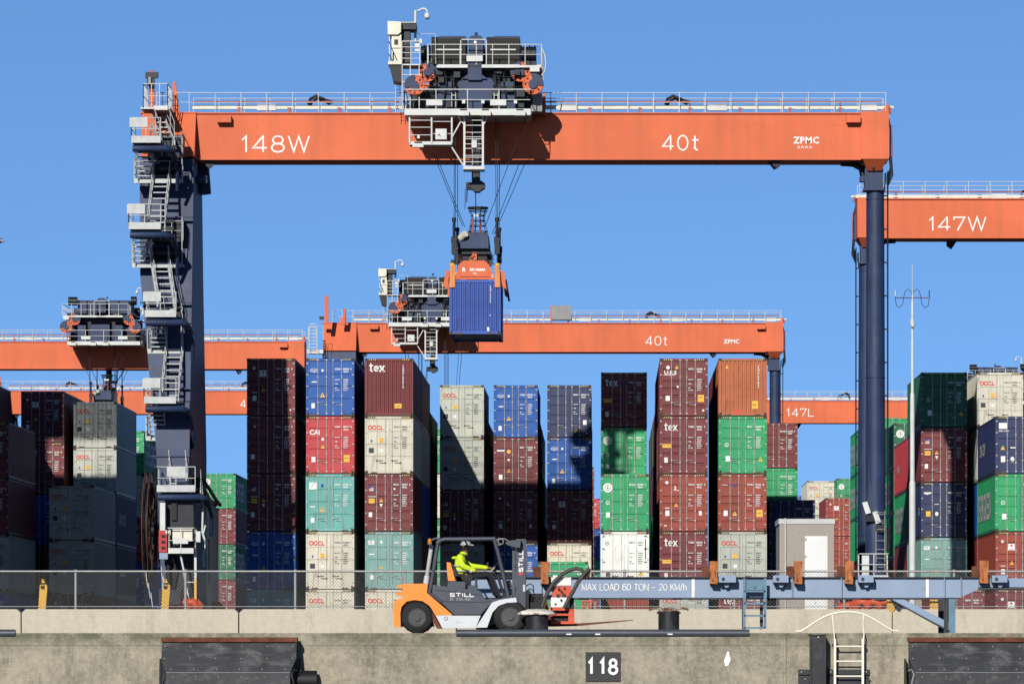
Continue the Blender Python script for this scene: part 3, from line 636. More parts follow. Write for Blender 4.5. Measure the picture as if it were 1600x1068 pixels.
stack(ax(7),Y4,'farther stack showing a sliver beside the maroon stack',[('dark green container side',d(col='dgreen',style='panel',H=ST)),('maroon container side',d(col='maroon',H=ST)),('green container side',d(col='green',style='panel',H=ST)),('blue container side',d(col='blue',style='panel',H=ST)),('maroon container side',d(col='maroon',H=ST))])
stack(ax(9),Y4,'farther stack beside the orange brown one',[
 ('maroon container',d(col='maroon',style='panel',idn='BMOU 221400 0',code='2210',H=ST)),('green container',d(col='green',style='panel',idn='EMCU 304714 0',code='2210',H=ST)),
 ('green container in shade',d(col='green',style='panel',H=ST)),('maroon container in shade',d(col='maroon',H=ST)),('maroon container at the ground',d(col='maroon',H=ST))])
stack(ax(9),Y2,'dark stack behind the pebbledash hut',[('dark navy container',d(col='navy',style='rib',idn='SEGU 472714 8',logo='plainnavy',H=ST)),('navy container in shade',d(col='navy',H=ST)),('maroon container in shade',d(col='maroon',H=ST))])
stack(-.86-WD,400,'far red stack in the middle gap',[('red brown container',d(col='redmaroon')),('red brown container lower',d(col='redmaroon')),('maroon container',d(col='maroon')),('red container',d(col='red')),('red brown container',d(col='redmaroon'))])
stack(-.40-WD,430,'farthest stack in the middle gap',[('red container',d(col='red',H=ST)),('blue container',d(col='blue',style='panel',H=ST)),('green container',d(col='green',style='panel',H=ST)),('maroon container',d(col='maroon',H=ST)),('red brown container',d(col='redmaroon',H=ST))])
# right block
B0=16.77; bx=lambda i:B0+PI_*i
stack(bx(0),Y2,'stack right of the white pole',[
 ('dark green container in shade',d(col='dgreen',style='panel',logo='everplain',idn='EGSU 013107 2',code='4502')),('maroon container with yellow square',d(col='maroon',logo='florens',idn='FSCU 918001 9')),
 ('navy container with star badge',d(col='navy',style='five',logo='maersk',idn='MRKU 301944 4',side=('small',-.004,2.0,-1,'SEA'))),('grey green container',d(col='sage',style='five',logo='csl',idn='CSLU 606124 0')),('cream container behind the fence',d(col='cream',style='panel'))])
stack(bx(0),Y3,'stack left of the white pole',[
 ('bright red container',d(col='red',side=('small',-.004,9.5,-1,'HAMBURG'))),('green container with white side letters',d(col='green',style='panel',side=('ever',-.004,10.8,-1))),('maroon container in shade',d(col='maroon')),('red brown container in shade',d(col='redmaroon'))])
stack(bx(0),Y4,'stack behind the crane leg ladder',[
 ('dark green container with ring emblem',d(col='dgreen',style='panel',logo='ever',H=ST)),('green container',d(col='green',style='panel',H=ST,side=('ever',-.004,10.8,-1))),('green container with side letters',d(col='green',style='panel',H=ST,side=('ever',-.004,10.8,-1))),('maroon container',d(col='maroon',H=ST)),('red brown container',d(col='redmaroon',H=ST))])
for yy,nm in ((318.5,'stack just right of the blue crane leg'),(333.0,'stack just left of the blue crane leg')):
    stack(bx(0),yy,nm,[('green container with white side letters',d(col='green',style='panel',logo='ever',side=('ever',-.004,10.8,-1))),('green container with side letters',d(col='green',style='panel',side=('ever',-.004,10.8,-1))),('green container',d(col='green',style='panel')),('maroon container',d(col='maroon')),('maroon container low down',d(col='maroon'))])
stack(bx(0)+.05,385,'far stack beside the pebbledash hut',[('red brown container with umbrella sign',d(col='redmaroon',logo='umbrella')),('red brown container with dark strip',d(col='redmaroon',logo='dots')),('maroon container',d(col='maroon')),('maroon container',d(col='maroon',logo='umbrella'))])
stack(X_(1261,431),431,'distant stack over the hut roof',[('pale container with red letters',d(col='cream',style='panel',logo='oocl',ink=Bk)),('pale grey container',d(col='oo',style='panel',logo='oocl',ink=Bk)),('dark green container',d(col='dgreen',style='panel')),('maroon container',d(col='maroon')),('maroon container',d(col='maroon'))])
stack(X_(1308,425),425,'distant stack right of the pale one',[('green container with round emblem',d(col='green',style='panel',logo='ever',side=('ever',-.004,8,-1))),('green container',d(col='green',style='panel')),('dark green container',d(col='dgreen',style='panel')),('green container',d(col='green',style='panel')),('maroon container',d(col='maroon'))])
stack(X_(1231,470),470,'distant stack left of the pale one',[('blue container',d(col='cobalt',style='panel')),('blue container',d(col='blue',style='panel')),('maroon container',d(col='maroon')),('maroon container',d(col='maroon')),('green container',d(col='green'))])
stack(bx(1),Y2,'rightmost stack under the far trolley',[
 ('pale grey container with red letters',d(col='cream',style='panel',logo='oocl',idn='OOLU 977791 4',ink=Bk)),('pale grey container seen edge on',d(col='oo',style='panel')),('blue container in shade',d(col='blue',style='panel')),('maroon container in shade',d(col='maroon')),('maroon container at the ground',d(col='maroon'))])
stack(bx(1),Y1,'near stack at the right edge',[
 ('navy container with white side letters',d(col='navy',style='five',logo='cma',idn='CMAU 417722 8',side=('cma',-.004,10.6,-1))),('bright green container with white side letters',d(col='green',style='five',logo='everplain',side=('ever',-.004,10.8,-1))),
 ('red brown container with umbrella sign',d(col='redmaroon',logo='umbrella')),('maroon container with umbrella sign',d(col='maroon',logo='umbrella'))])
stack(bx(0),Y1,'ground row left of the right edge stack',[('maroon container',d(col='maroon',style='five',idn='GESU 960364 3'))])
# left block
lc,ld,le=-30.15,-33.13,-36.11
stack(lc,287,'stack left of the staircase leg',[
 ('shaded grey container with red letters',d(col='oo',style='panel',logo='oocl',ink=Bk,H=ST)),('sunlit grey container with red letters',d(col='oo',style='panel',logo='oocl',ink=Bk,H=ST)),
 ('navy container in shade with side letters',d(col='navy',side=('cma',WD+.004,1.5,1))),('dark grey container in shade',d(col='navy',side=('small',WD+.004,2,1,'CMA CGM'))),('blue container in shade',d(col='navy'))])
stack(ld,287,'stack left of the tall grey one',[
 ('dark maroon container with umbrella sign',d(col='maroon',logo='umbrella',idn='TRHU 380951 3')),('maroon container partly sunlit',d(col='maroon',logo='tex',idn='TGBU 501805 8')),('blue container in shade',d(col='blue',style='panel')),('maroon container in shade',d(col='maroon')),('maroon container behind fence',d(col='maroon',logo='florens'))])
stack(lc-.02,274.5,'three high shaded stack on the left',[('grey container with yellow mark',d(col='oo',style='panel',logo='oocl',ink=Bk,H=HC+.05)),('grey container',d(col='oo',style='panel',logo='oocl',ink=Bk)),('maroon container behind fence',d(col='maroon',logo='umbrella'))])
stack(ld-.2,262,'stack at the left edge',[('maroon container',d(col='maroon',idn='TGHU 930245 6')),('maroon container',d(col='maroon',idn='TGHU 480141 8')),('grey container with faint red letter',d(col='oo',style='panel',ink=Bk)),('blue container',d(col='blue',style='panel',logo='cosco'))])
stack(le,274.5,'stack cut by the left edge',[('maroon container against the sky',d(col='maroon')),('maroon container',d(col='maroon')),('grey container',d(col='oo',style='panel')),('maroon container',d(col='maroon')),('blue container',d(col='blue'))])
stack(lc,304,'sliver stack beside the staircase leg',[('green container with white side letters',d(col='green',style='panel',H=ST+.05,side=('ever',WD+.004,1.2,1))),('rusty cream container',d(col='cream',style='panel',H=ST)),('red container',d(col='red',H=ST)),('blue container',d(col='blue',H=ST)),('maroon container',d(col='maroon',H=ST))])
stack(-29.6,372,'far stack right of the staircase leg',[('green container with round emblem',d(col='green',style='panel',logo='ever',H=ST,side=('ever',WD+.004,1.2,1))),('red brown container with slanting shadow',d(col='maroon',H=ST)),('dark green container',d(col='dgreen',style='panel',H=ST,side=('ever',WD+.004,1.2,1))),('maroon container',d(col='maroon',H=ST)),('navy container',d(col='navy',H=ST))])
# green container waiting on a low trailer
container(X_(841,247),247,1.55,'green','panel',None,'EGHU 390404 7',H=ST,label='green container with a rusty top rim riding low behind the fence')
tr=MB(); tr.box(X_(841,247)+.1,X_(841,247)+2.34,247,259.5,1.15,1.52)
for yy in (248.5,250,256.5,258):
    for xx in (.25,1.85): tr.cyl((X_(841,247)+xx,yy,.5),(X_(841,247)+xx+.35,yy,.5),.5,14,mi=1)
tag(tr.build('guided_vehicle',[M['grey'],M['black']],pos=(X_(880,247),247,0)),'low flat yard vehicle carrying the green container behind the fence','yard vehicle')
# the blue container on the spreader
hz=Z_(522,240.2)
container(-6.17-WD/2,240.2,hz,'cobalt','end','blueend',H=ST,Lg=6.06,label='blue container hanging in the air from the orange spreader',group='containers on the move')
# ---------------------------------------------------------------- the gantry crane
GY=242.0; GD=2.4
zt,zb=Z_(178,GY),Z_(248,GY)
CX=-4.25
XL,XR=X_(223,GY),X_(1391,GY)
crane=empty('gantry_crane',(CX,GY+GD/2,0),'tall orange and navy gantry crane marked 148W spanning the near containers','gantry crane','cranes over the container yard')
g=MB(); xa,xb=X_(304,GY),X_(1347,GY)
g.box(xa,xb,GY,GY+GD,zb,zt); g.box(xa-.3,xb+.4,GY-.10,GY+GD+.10,zt,zt+.06); g.box(xa,xb,GY-.06,GY+GD+.06,zb-.06,zb)
girder=None
for px in (340,1322):
    g.box(X_(px,GY),X_(px+22,GY),GY-.45,GY,zt-.45,zt-.12)
for px,py in ((402,197),(1302,194),(850,196)): g.cyl((X_(px,GY),GY-.02,Z_(py,GY)),(X_(px,GY),GY,Z_(py,GY)),.05,8)
girder=g.build('girder',[M['orange']],crane)
g=MB()
for px in (318,1205,1356):
    g.prism([(X_(px,GY),zb-.05),(X_(px+14,GY),zb-.05),(X_(px+14,GY),zb-.32),(X_(px+9,GY),zb-.45),(X_(px+3,GY),zb-.3)],GY+.3,GY+.42)
g.bar((X_(1202,GY),GY+1,zb-.02),(X_(1211,GY),GY+.2,zb-.45),.12)
g.build('lifting_lug',[M['darknavy']],girder)
# end block (left) with a sloping front and knee (right)
g=MB()
xl,xr=XL,X_(305,241.4)
g.hull([(xl,241.9,zt+.02),(xl,244.9,zt+.02),(xr,244.9,zt+.02),(xr,241.9,zt+.02)],[(xl,240.8,zb-.02),(xl,245.8,zb-.02),(xr,245.8,zb-.02),(xr,240.8,zb-.02)])
g.box(xl-.1,xr+.05,241.85,244.95,zt+.02,zt+.08)
g.build('end_block',[M['orange']],crane)
kx0,kx1=X_(1345,GY-.15),X_(1389,GY-.15)
g=MB(); g.box(kx0,kx1,GY-.15,GY+GD+.15,zb-.02,zt+.1)
k2,k3=X_(1356,GY),X_(1378,GY)
g.hull([(kx0+.1,GY-.13,zb-.02),(kx0+.1,GY+GD+.13,zb-.02),(kx1-.05,GY+GD+.13,zb-.02),(kx1-.05,GY-.13,zb-.02)],[(k2,GY+.5,zb-.52),(k2,GY+1.9,zb-.52),(k3,GY+1.9,zb-.52),(k3,GY+.5,zb-.52)])
g.prism([(kx1-.4,zt+.1),(kx1,zt+.1),(kx1,zt+.55)],GY,GY+.12)
g.tube([(kx0-.9,GY+1.2,zb-.08),(kx0-.3,GY+1.2,zb-.12),(kx0+.1,GY+1.2,zb-.35),(kx0+.2,GY+1.2,zb-.8)],.16,8,mi=1)
g.build('knee',[M['orange'],M['darknavy']],crane)
# big lettering on the girder
def girder_letters(parent,items,dx=0,dy=0,name='lettering'):
    mb=MB()
    for s,px,py,h,bold,sx in items:
        if bold: text(mb,s,X_(px,GY)+dx,Z_(py,GY),h/32.64,GY-.012+dy,0,bold,sx=sx,track=.05)
        else: stext(mb,s,X_(px,GY)+dx,Z_(py,GY),h/32.64,GY-.012+dy,0,.10,sx,.22)
    return mb
mb=girder_letters(girder,[('148W',377,237.5,25,False,1.17),('40t',1035,234.5,22.5,False,1.02),('ZPMC',1240,224,10,True,1.0)])
for k in range(4): mb.mi=0; x=X_(1246+k*6,GY); z=Z_(232,GY); mb.box(x,x+.13,GY-.014,GY-.010,z,z+.03); mb.box(x,x+.13,GY-.014,GY-.010,z+.06,z+.09); mb.box(x+.05,x+.08,GY-.014,GY-.009,z,z+.13)
mb.build('lettering',[M['wmark']],girder)
g=MB()
x=X_(340,GY)
while x<xb-.5:
    g.box(x,x+.014,GY-.004,GY+.001,zb+.01,zt-.01); x+=2.93
g.box(xa+.1,xb-.1,GY-.004,GY+.001,zb+1.62,zb+1.63)
g.make('weld_seam',[M['orange']],girder)
# walkway on top
g=MB()
for yy in (GY-.02,GY+GD+.02): g.rail([(X_(296,GY),yy,zt+.08),(X_(1384,GY),yy,zt+.08)],.93,1.22,.022,1)
g.rail([(X_(245,GY),241.9,zt+.08),(X_(296,GY),241.9,zt+.08)],.93,.8,.022,1)
g.build('handrail',[M['white']],crane)
g=MB(); zc=zt+.35
x=X_(300,GY); k=0
while x<X_(1375,GY):
    g.box(x,x+2.15,GY+.25,GY+.45,zc-.09,zc+.09,mi=0)
    if k%3==1: g.box(x+.7,x+1.6,GY+.2,GY+.5,zc-.16,zc+.14,mi=2)
    g.box(x+2.18,x+2.30,GY+.2,GY+.5,zt+.06,zc-.02,mi=3); g.box(x+2.16,x+2.4,GY+.27,GY+.43,zc-.06,zc+.06,mi=0)
    if k%3==0: g.cyl((x+2.24,GY+.3,zt+.06),(x+2.24,GY+.3,zt+.62),.04,5,mi=3)
    x+=2.4; k+=1
g.cyl((X_(300,GY),GY+.35,zt+.62),(X_(1378,GY),GY+.35,zt+.62),.035,6,mi=3)
g.build('cable_tray',[M['cream'],M['darknavy'],M['white'],M['redrail']],crane)
g=MB()
for px in (482,1040):
    g.tube([W(px+a,b,GY+.6) for a,b in ((0,164),(3,155),(12,150),(20,154),(30,158),(38,160))],.08,6)
    g.tube([W(px+a,b,GY+.8) for a,b in ((2,167),(6,159),(14,154),(24,158),(34,163))],.06,6)
g.build('cable_loop',[M['black']],crane)
# left leg: tapering box, slopes towards the viewer, divides below
g=MB()
def sect(py,pxl,yf,yb): z=Z_(py,yf); return [(X_(pxl,yf),yf,z),(X_(pxl,yf),yb,z),(-19.58,yb,z),(-19.58,yf,z)]
S=[sect(248,218,240.85,245.7),sect(430,219,239.9,246.6),sect(570,232,239.1,247.6),sect(700,244,238.3,248.6)]
for a,b in zip(S,S[1:]): g.hull(a,b)
za=S[-1][0][2]
for y0,y1,yb0,yb1 in ((238.3,240.6,237.6,239.0),(246.4,248.6,248.2,249.6)):
    xL=S[-1][0][0]; g.hull([(xL,y0,za),(xL,y1,za),(-19.58,y1,za),(-19.58,y0,za)],[(xL+.3,yb0,3.0),(xL+.3,yb1,3.0),(-19.7,yb1,3.0),(-19.7,yb0,3.0)])
g.box(S[-1][0][0]-.02,-19.56,238.9,248.2,za-1.2,za+.02)
g.cyl((-19.56,244.2,zb-.1),(-19.45,244.2,zb-1.5),.45,14); g.box(-19.6,-19.1,242.6,243.2,zb-1.1,zb-.75); g.cyl((-19.35,242.4,zb-.95),(-19.35,243.4,zb-.95),.17,10)
for z in (20.3,16.2,12.1,8.9): g.box(-22.0 if z>16 else -21.4,-19.54,240.0-(22-z)*.14,240.2-(22-z)*.14,z,z+.06)
leg=g.build('leg',[M['navy']],crane)
g=MB(); g.box(-20.6,-19.6,233.5,252,1.9,2.6)
for y in (236.5,247,250): g.box(-20.7,-19.4,y,y+1.9,.75,1.88)
g.build('sill_beam',[M['darknavy']],crane)
def bogies(x0,x1,ys):
    for y in ys:
        b=MB()
        for k in range(3):
            xx=x0+k*(x1-x0)/3; b.tube([(xx+.1,y,1.75+(.08 if k%2 else 0)),(xx+.2,y-.2,2.0),(xx+.45,y-.25,2.05),(xx+.62,y-.1,1.8)],.19,10)
        b.box(x0,x1,y,y+1.3,.5,1.95); 
        for k in (0,1): b.cyl((x0+.2+k*(x1-x0-.9)+.25,y+.1,.36),(x0+.2+k*(x1-x0-.9)+.25,y+1.2,.36),.36,14,mi=1)
        b.build('bogie',[M['morange'],M['black']],crane)
bogies(-20.2,-19.2,(234.2,236.6,246.9,249.8)); bogies(11.5,13.1,(233.0,236.4,246.9,249.8))
# electrical house, cabinets on the sill
g=MB(); ex=-19.15; g.box(ex-1.0,ex,243.2,250.6,1.1,6.75); g.box(ex-1.05,ex+.05,243.15,250.65,6.75,6.83); g.mi=1
g.tube([(ex-.7,243.6,7.6),(ex-.2,244.5,7.5),(ex-.1,246,7.1),(ex-.1,250,7.0)],.12,6); g.tube([(ex-.5,243.6,8.4),(ex,245,7.6),(ex+.1,248,7.15),(ex+.1,250.5,7.0)],.09,6)
g.box(ex-.01,ex+.02,244.2,245.2,3.0,5.2)
g.build('equipment_house',[M['grey'],M['darknavy']],crane)
g=MB()
g.box(X_(250,236.5),X_(258,236.5),236.5,237.2,Z_(828,236.5),Z_(785,236.5)); g.box(X_(248,236.4),X_(261,236.4),236.4,237.2,Z_(862,236.4),Z_(828,236.4),mi=1); g.box(X_(249,236.3),X_(262,236.3),236.3,237.2,Z_(873,236.3),Z_(863,236.3),mi=2)
for k in range(3): g.box(X_(252,236.35),X_(258,236.35),236.35,236.4,Z_(857-k*9,236.35),Z_(853-k*9,236.35),mi=3)
g.build('fire_cabinet',[M['white'],M['red'],M['lblue'],M['black']],crane)
g=MB(); g.box(X_(259,237.2),X_(302,237.2),237.25,237.9,1.6,Z_(776,237.2)); g.box(X_(268,237.1),X_(276,237.1),237.1,237.25,Z_(812,237),Z_(784,237),mi=1); g.box(X_(284,237.1),X_(297,237.1),237.1,237.25,Z_(930,237),Z_(880,237)); g.cyl(W(263,880,237),W(263,930,237),.12,8,mi=1); g.tube([W(272,870,236.9),W(275,890,236.9),W(270,915,236.9),W(274,940,236.9)],.05,6,mi=1); g.build('dark_leg_boxes',[M['darknavy'],M['black'],M['grey']],crane)  # dark boxes added to blacken the unlit foot of the leg
# cable reel seen nearly edge on
M['reel']=node_mat('reel_brown',(0.10,0.045,0.03),.7,var=.3)
g=MB(); rc=(-21.75,241.5,Z_(828,241)); Rr=2.75
for dx in (-.12,.12): g.torus((rc[0]+dx,rc[1],rc[2]),(1,0,0),Rr,.03,48,6); g.torus((rc[0]+dx,rc[1],rc[2]),(1,0,0),1.0,.05,24,6)
for k in range(12):
    a=2*math.pi*k/12
    for dx in (-.12,.12): g.cyl((rc[0]+dx,rc[1]+math.cos(a)*1.0,rc[2]+math.sin(a)*1.0),(rc[0]+dx,rc[1]+math.cos(a)*Rr,rc[2]+math.sin(a)*Rr),.03,5)
g.cyl((rc[0]-.2,rc[1],rc[2]),(rc[0]+.9,rc[1],rc[2]),.3,12,mi=1); g.torus(rc,(1,0,0),2.2,.16,36,6,mi=1)
g.build('cable_reel',[M['reel'],M['black']],crane)
# stair tower
def flight(mb,a,b,wd,n,rails=True):
    """straight flight between floor points a and b (centre line), treads across X"""
    a=Vector(a); b=Vector(b)
    for s in (-1,1):
        o=Vector((s*wd/2,0,0)); p=a+o; q=b+o
        mb.hull([p+Vector((-.025,0,-.12)),p+Vector((.025,0,-.12)),p+Vector((.025,0,.10)),p+Vector((-.025,0,.10))],[q+Vector((-.025,0,-.12)),q+Vector((.025,0,-.12)),q+Vector((.025,0,.10)),q+Vector((-.025,0,.10))])
        if rails:
            up=Vector((0,0,.95)); mb.cyl(p+up,q+up,.022,5); mb.cyl(p+up*.5,q+up*.5,.018,4)
            for k in range(4): t=(k+.1)/3.2; mb.cyl(p.lerp(q,min(1,t)),p.lerp(q,min(1,t))+up,.02,4)
    for k in range(1,n): c=a.lerp(b,k/n); mb.box(c.x-wd/2,c.x+wd/2,c.y-.12,c.y+.12,c.z-.018,c.z+.03)
LV=[(219,205,251),(354,201,251),(491,226,275),(626,225,275),(764,245,305)]
LD=[(283,210,292),(415,207,285),(549,231,282),(685,228,280)]
YF_,YB_=236.6,239.3
for i,(py,x0,x1) in enumerate(LV):
    pf=MB(); z=Z_(py,YF_); a,b=X_(x0,YF_),X_(x1,YF_)
    pf.box(a,b,YF_,YF_+1.15,z-.02,z+.05); pf.box(a,b,YF_-.03,YF_,z-.12,z+.2,mi=0); pf.tube([(a+.05,YF_+.25,z-.36),(b+.18,YF_+.25,z-.36),(b+.42,YF_+.7,z-.42),(b+.5,YF_+2.2,z-.7)],.16,8,mi=1); pf.box(a+.05,b-.05,YF_+.1,YF_+1.05,z-.14,z-.03,mi=1); pf.tube([(b+.46,YF_+1.2,z-.5),(b+.62,YF_+2.0,z-1.2),(b+.55,YF_+2.6,z-2.1)],.09,6,mi=1)
    pf.rail([(a,YF_+1.1,z),(a,YF_,z),(b,YF_,z)],1.05,.75,.028,1)
    zz=z+.62; c=a+(.05 if i<4 else .6); pf.box(c-.12,c+.72 if i<4 else c+.75,YF_-.10,YF_-.03,zz-.02,zz+.42)
    pf.box(c,c+1.2,YF_+1.0,YF_+1.15,z-.5,z-.2,mi=1)
    pf.build('platform',[M['stair'],M['navy']],crane)
for i,(py,x0,x1) in enumerate(LD):
    pf=MB(); z=Z_(py,YB_); a,b=X_(x0,YB_),X_(min(x1,283),YB_)
    pf.box(a,b,YB_-.1,YB_+1.0,z-.02,z+.04); pf.box(a,b,YB_-.13,YB_-.1,z-.10,z+.12)
    pf.rail([(a,YB_-.1,z),(a,YB_+.95,z),(b,YB_+.95,z)],1.05,.6,.025,2)
    pf.box(a+.9,b+.1,YB_+.2,YB_+.9,z+1.15,z+2.2,mi=1); pf.cyl((a+.9,YB_+.3,z+.62),(b,YB_+.3,z+.62),.26,12,mi=1); pf.rail([(a+.8,YB_-.1,z+1.2),(b+.1,YB_-.1,z+1.2)],.9,.5,.02,1); pf.cyl((b+.05,YB_-.08,z),(b+.05,YB_-.08,z+2.3),.025,5); pf.box(a+.9,b-.15,YB_+.9,YB_+1.0,z+.05,z+.85,mi=1); pf.box(a+.9,b-.2,YB_+.88,YB_+.9,z+.3,z+.36,mi=2)
    pf.build('landing',[M['stair'],M['darknavy'],M['grey']],crane)
    f1=MB(); t0=LV[i]; za_=Z_(t0[0],YF_); ca=X_(t0[1],YF_)+.42
    flight(f1,(ca,YF_+1.1,za_),(ca+.05,YB_-.1,z),.74,8); 
    t1=LV[i+1]; zn=Z_(t1[0],YF_); cb=X_(x0,YB_)+1.30
    flight(f1,(cb,YB_-.1,z),(max(X_(t1[1],YF_)+.95,cb-.12),YF_+1.15,zn),.78,8)
    f1.build('stair_flight',[M['stair']],crane)
f1=MB(); flight(f1,(X_(300,YF_),YF_+1.1,Z_(764,YF_)),(X_(301,YF_),240.5,Z_(835,YF_)),.62,7); f1.build('stair_flight',[M['stair']],crane)
f1=MB(); flight(f1,(X_(240,241),241.6,zt),(X_(228,YF_)+.9,YF_+1.1,Z_(219,YF_)),.7,6); f1.build('stair_flight',[M['stair']],crane)
# low equipment basket, ladder and floodlights by the left leg
g=MB(); Yb=235.6; z0=Z_(863,Yb); a,b=X_(262,Yb),X_(303,Yb)
g.box(a,b,Yb,Yb+1.6,z0-.03,z0+.22); g.rail([(a,Yb+1.5,z0),(a,Yb,z0),(b,Yb,z0),(b,Yb+1.5,z0)],1.15,.8,.028,1)
g.box(a+.25,a+.95,Yb-.06,Yb,z0+.42,z0+.68); g.box(a+.2,b-.1,Yb+.3,Yb+.9,z0+.55,z0+1.1,mi=1); g.cyl((a-.1,Yb+.1,z0+.95),(a+.1,Yb+.1,z0+.95),.12,8); g.box(b+.1,b+.3,Yb,Yb+.3,z0+.5,z0+1.0)
g.mi=0
g.tube([W(282,866,236),W(287,890,236),W(290,912,236),W(296,940,236),W(299,950,236)],.05,6); g.box(X_(303.5,236),X_(307,236),236,236.1,Z_(905,236),Z_(862,236)); g.box(X_(303.5,236),X_(307,236),236,236.1,1.0,Z_(905,236),mi=2); g.cyl(W(291,909,236),W(304,909,236),.03,5)
g.tube([W(321,820,238),W(317,835,238),W(321,850,238),W(317,870,238),W(319,885,238)],.05,5); g.tube([W(317,795,238),W(316,830,238),W(320,843,238)],.06,5)
for k,(x,y) in enumerate(((228,893),(232,910),(236,925),(252,885),(255,900))): g.tube([W(x,y,236),W(x+1,y+12,236),W(x+3,y+24,236)],.025,4)
g.build('equipment_platform',[M['white'],M['cream'],M['yellow']],crane)
# top left mast with camera, fin
g=MB(); Ym=240.2
g.box(X_(233,Ym),X_(241,Ym),Ym,Ym+.22,Z_(180,Ym),Z_(112,Ym)); g.pprism([(224,240),(226,172),(234,172),(252,210),(256,240)],Ym-.2,Ym+.1); g.pprism([(269,178),(270,128),(274,128),(281,178)],GY+.2,GY+.4)
g.box(X_(230,Ym),X_(242,Ym),Ym-.3,Ym-.05,Z_(135,Ym),Z_(121,Ym),mi=1); g.box(X_(228,Ym),X_(248,Ym),Ym-.35,Ym-.1,Z_(123,Ym),Z_(114,Ym),mi=1); g.box(X_(233,Ym),X_(237,Ym),Ym-.45,Ym-.3,Z_(133,Ym),Z_(122,Ym),mi=2); g.cyl((X_(237.5,Ym),Ym+.1,Z_(112,Ym)),(X_(237.5,Ym),Ym+.1,Z_(109,Ym)),.06,6)
g.build('mast',[M['orange'],M['dkgrey'],M['grey']],crane)
g=MB(); z=zt+.02; g.box(X_(222,240.4),X_(268,240.4),239.6,241.8,z-.04,z+.04); g.rail([(X_(224,239.6),241.6,z),(X_(224,239.6),239.6,z),(X_(262,239.6),239.6,z),(X_(262,239.6),241.6,z)],1.15,.45,.025,1)
g.box(X_(240,239.5),X_(262,239.5),239.5,239.58,z-.1,z+.1)
g.build('platform',[M['white']],crane)
# right leg
lx=X_(1367.5,GY+1.2); lz0=1.4
g=MB(); ly=GY+1.2
g.box(X_(1350.5,ly),X_(1379,ly),ly-.55,ly+.55,Z_(297,ly),zb-.4); g.box(X_(1349,ly),X_(1380.5,ly),ly-.6,ly+.6,Z_(299,ly),Z_(295,ly))
g.cyl((lx,ly,Z_(298,ly)),(lx+.02,ly,lz0),.43,32,r2=.50)
for py in (312,590,800): g.torus((lx,ly,Z_(py,ly)),(0,0,1),.445+.00012*(py-300),.016,32,6)
g.box(lx-.75,lx-.45,ly-.3,ly+.3,zb-1.0,zb-.75); g.torus((lx-.55,ly-.2,zb-.85),(0,1,0),.13,.05,12,6)
rl=g.build('leg',[M['navy']],crane)
g=MB()
for s in (0,1):
    x=lx+.60+s*.0; yy=ly-.22+s*.44
    g.cyl((x,yy,zb-.5),(x,yy,3.2),.028,5)
z=3.4
while z<zb-.6: g.cyl((lx+.60,ly-.22,z),(lx+.60,ly+.22,z),.016,4); z+=.33
for k in range(12): zz=4+k*1.6; g.box(lx+.42,lx+.62,ly-.04,ly+.04,zz,zz+.07)
g.build('ladder',[M['darknavy']],rl)
g=MB(); yl=ly-.66
for s in (-1,1): g.cyl((lx+.22+s*.21,yl,3.6),(lx+.22+s*.21,yl,Z_(797,yl)),.022,5)
z=3.8
while z<Z_(799,yl): g.cyl((lx+.01,yl,z),(lx+.43,yl,z),.016,4); z+=.42
for z in (5.6,6.0,6.4): g.torus((lx+.22,yl-.0,z),(0,0,1),.30,.014,14,5,math.pi,2*math.pi)
g.build('ladder',[M['galv']],rl)
g=MB(); yp=ly-1.6; z=Z_(898,yp); a,b=X_(1343,yp),X_(1388,yp)
g.box(a,b,yp,ly-.5,z-.1,z); g.rail([(a,ly-.5,z),(a,yp,z),(b,yp,z),(b,ly-.5,z)],1.02,.6,.03,1); g.box(a+.12,a+.46,yp+.1,yp+.16,z,z+.95)
g.build('platform',[M['white']],crane)
for px,py,rot in ((1351,788,.4),(1367,803,.5)):
    g=MB(); p=W(px,py,ly-.8); q=p+Vector((.18,0,-.55))
    g.hull([p+Vector((-.12,0,.10)),p+Vector((.12,0,.16)),p+Vector((.12,.2,.16)),p+Vector((-.12,.2,.10))],[q+Vector((-.12,0,.10)),q+Vector((.12,0,.16)),q+Vector((.12,.2,.16)),q+Vector((-.12,.2,.10))])
    g.box(p.x+.05,p.x+.45,p.y+.1,ly-.3,q.z-.25,q.z+.05,mi=1)
    g.build('floodlight',[M['white'],M['darknavy']],crane)
g=MB(); g.box(12.4,14.0,232.5,252,2.1,3.05)
for y in (233.2,236.5,247,250): g.box(12.2,14.1,y,y+1.9,.75,2.08)
g.build('sill_beam',[M['navy']],crane)
g=MB()
for k in range(5):
    o=k*.05; g.tube([W(1389+k,245,GY),W(1391+k,262+k*3,GY),W(1387,276+k*4,GY),W(1383,270+k*3,GY),W(1382,300,GY)],.03,5)
g.tube([W(1388,185,GY),W(1391,200,GY),W(1391,245,GY)],.05,5); g.tube([W(1393,195,GY),W(1394,245,GY)],.03,5,mi=1)
g.build('cable_loop',[M['black'],M['redrail']],crane)
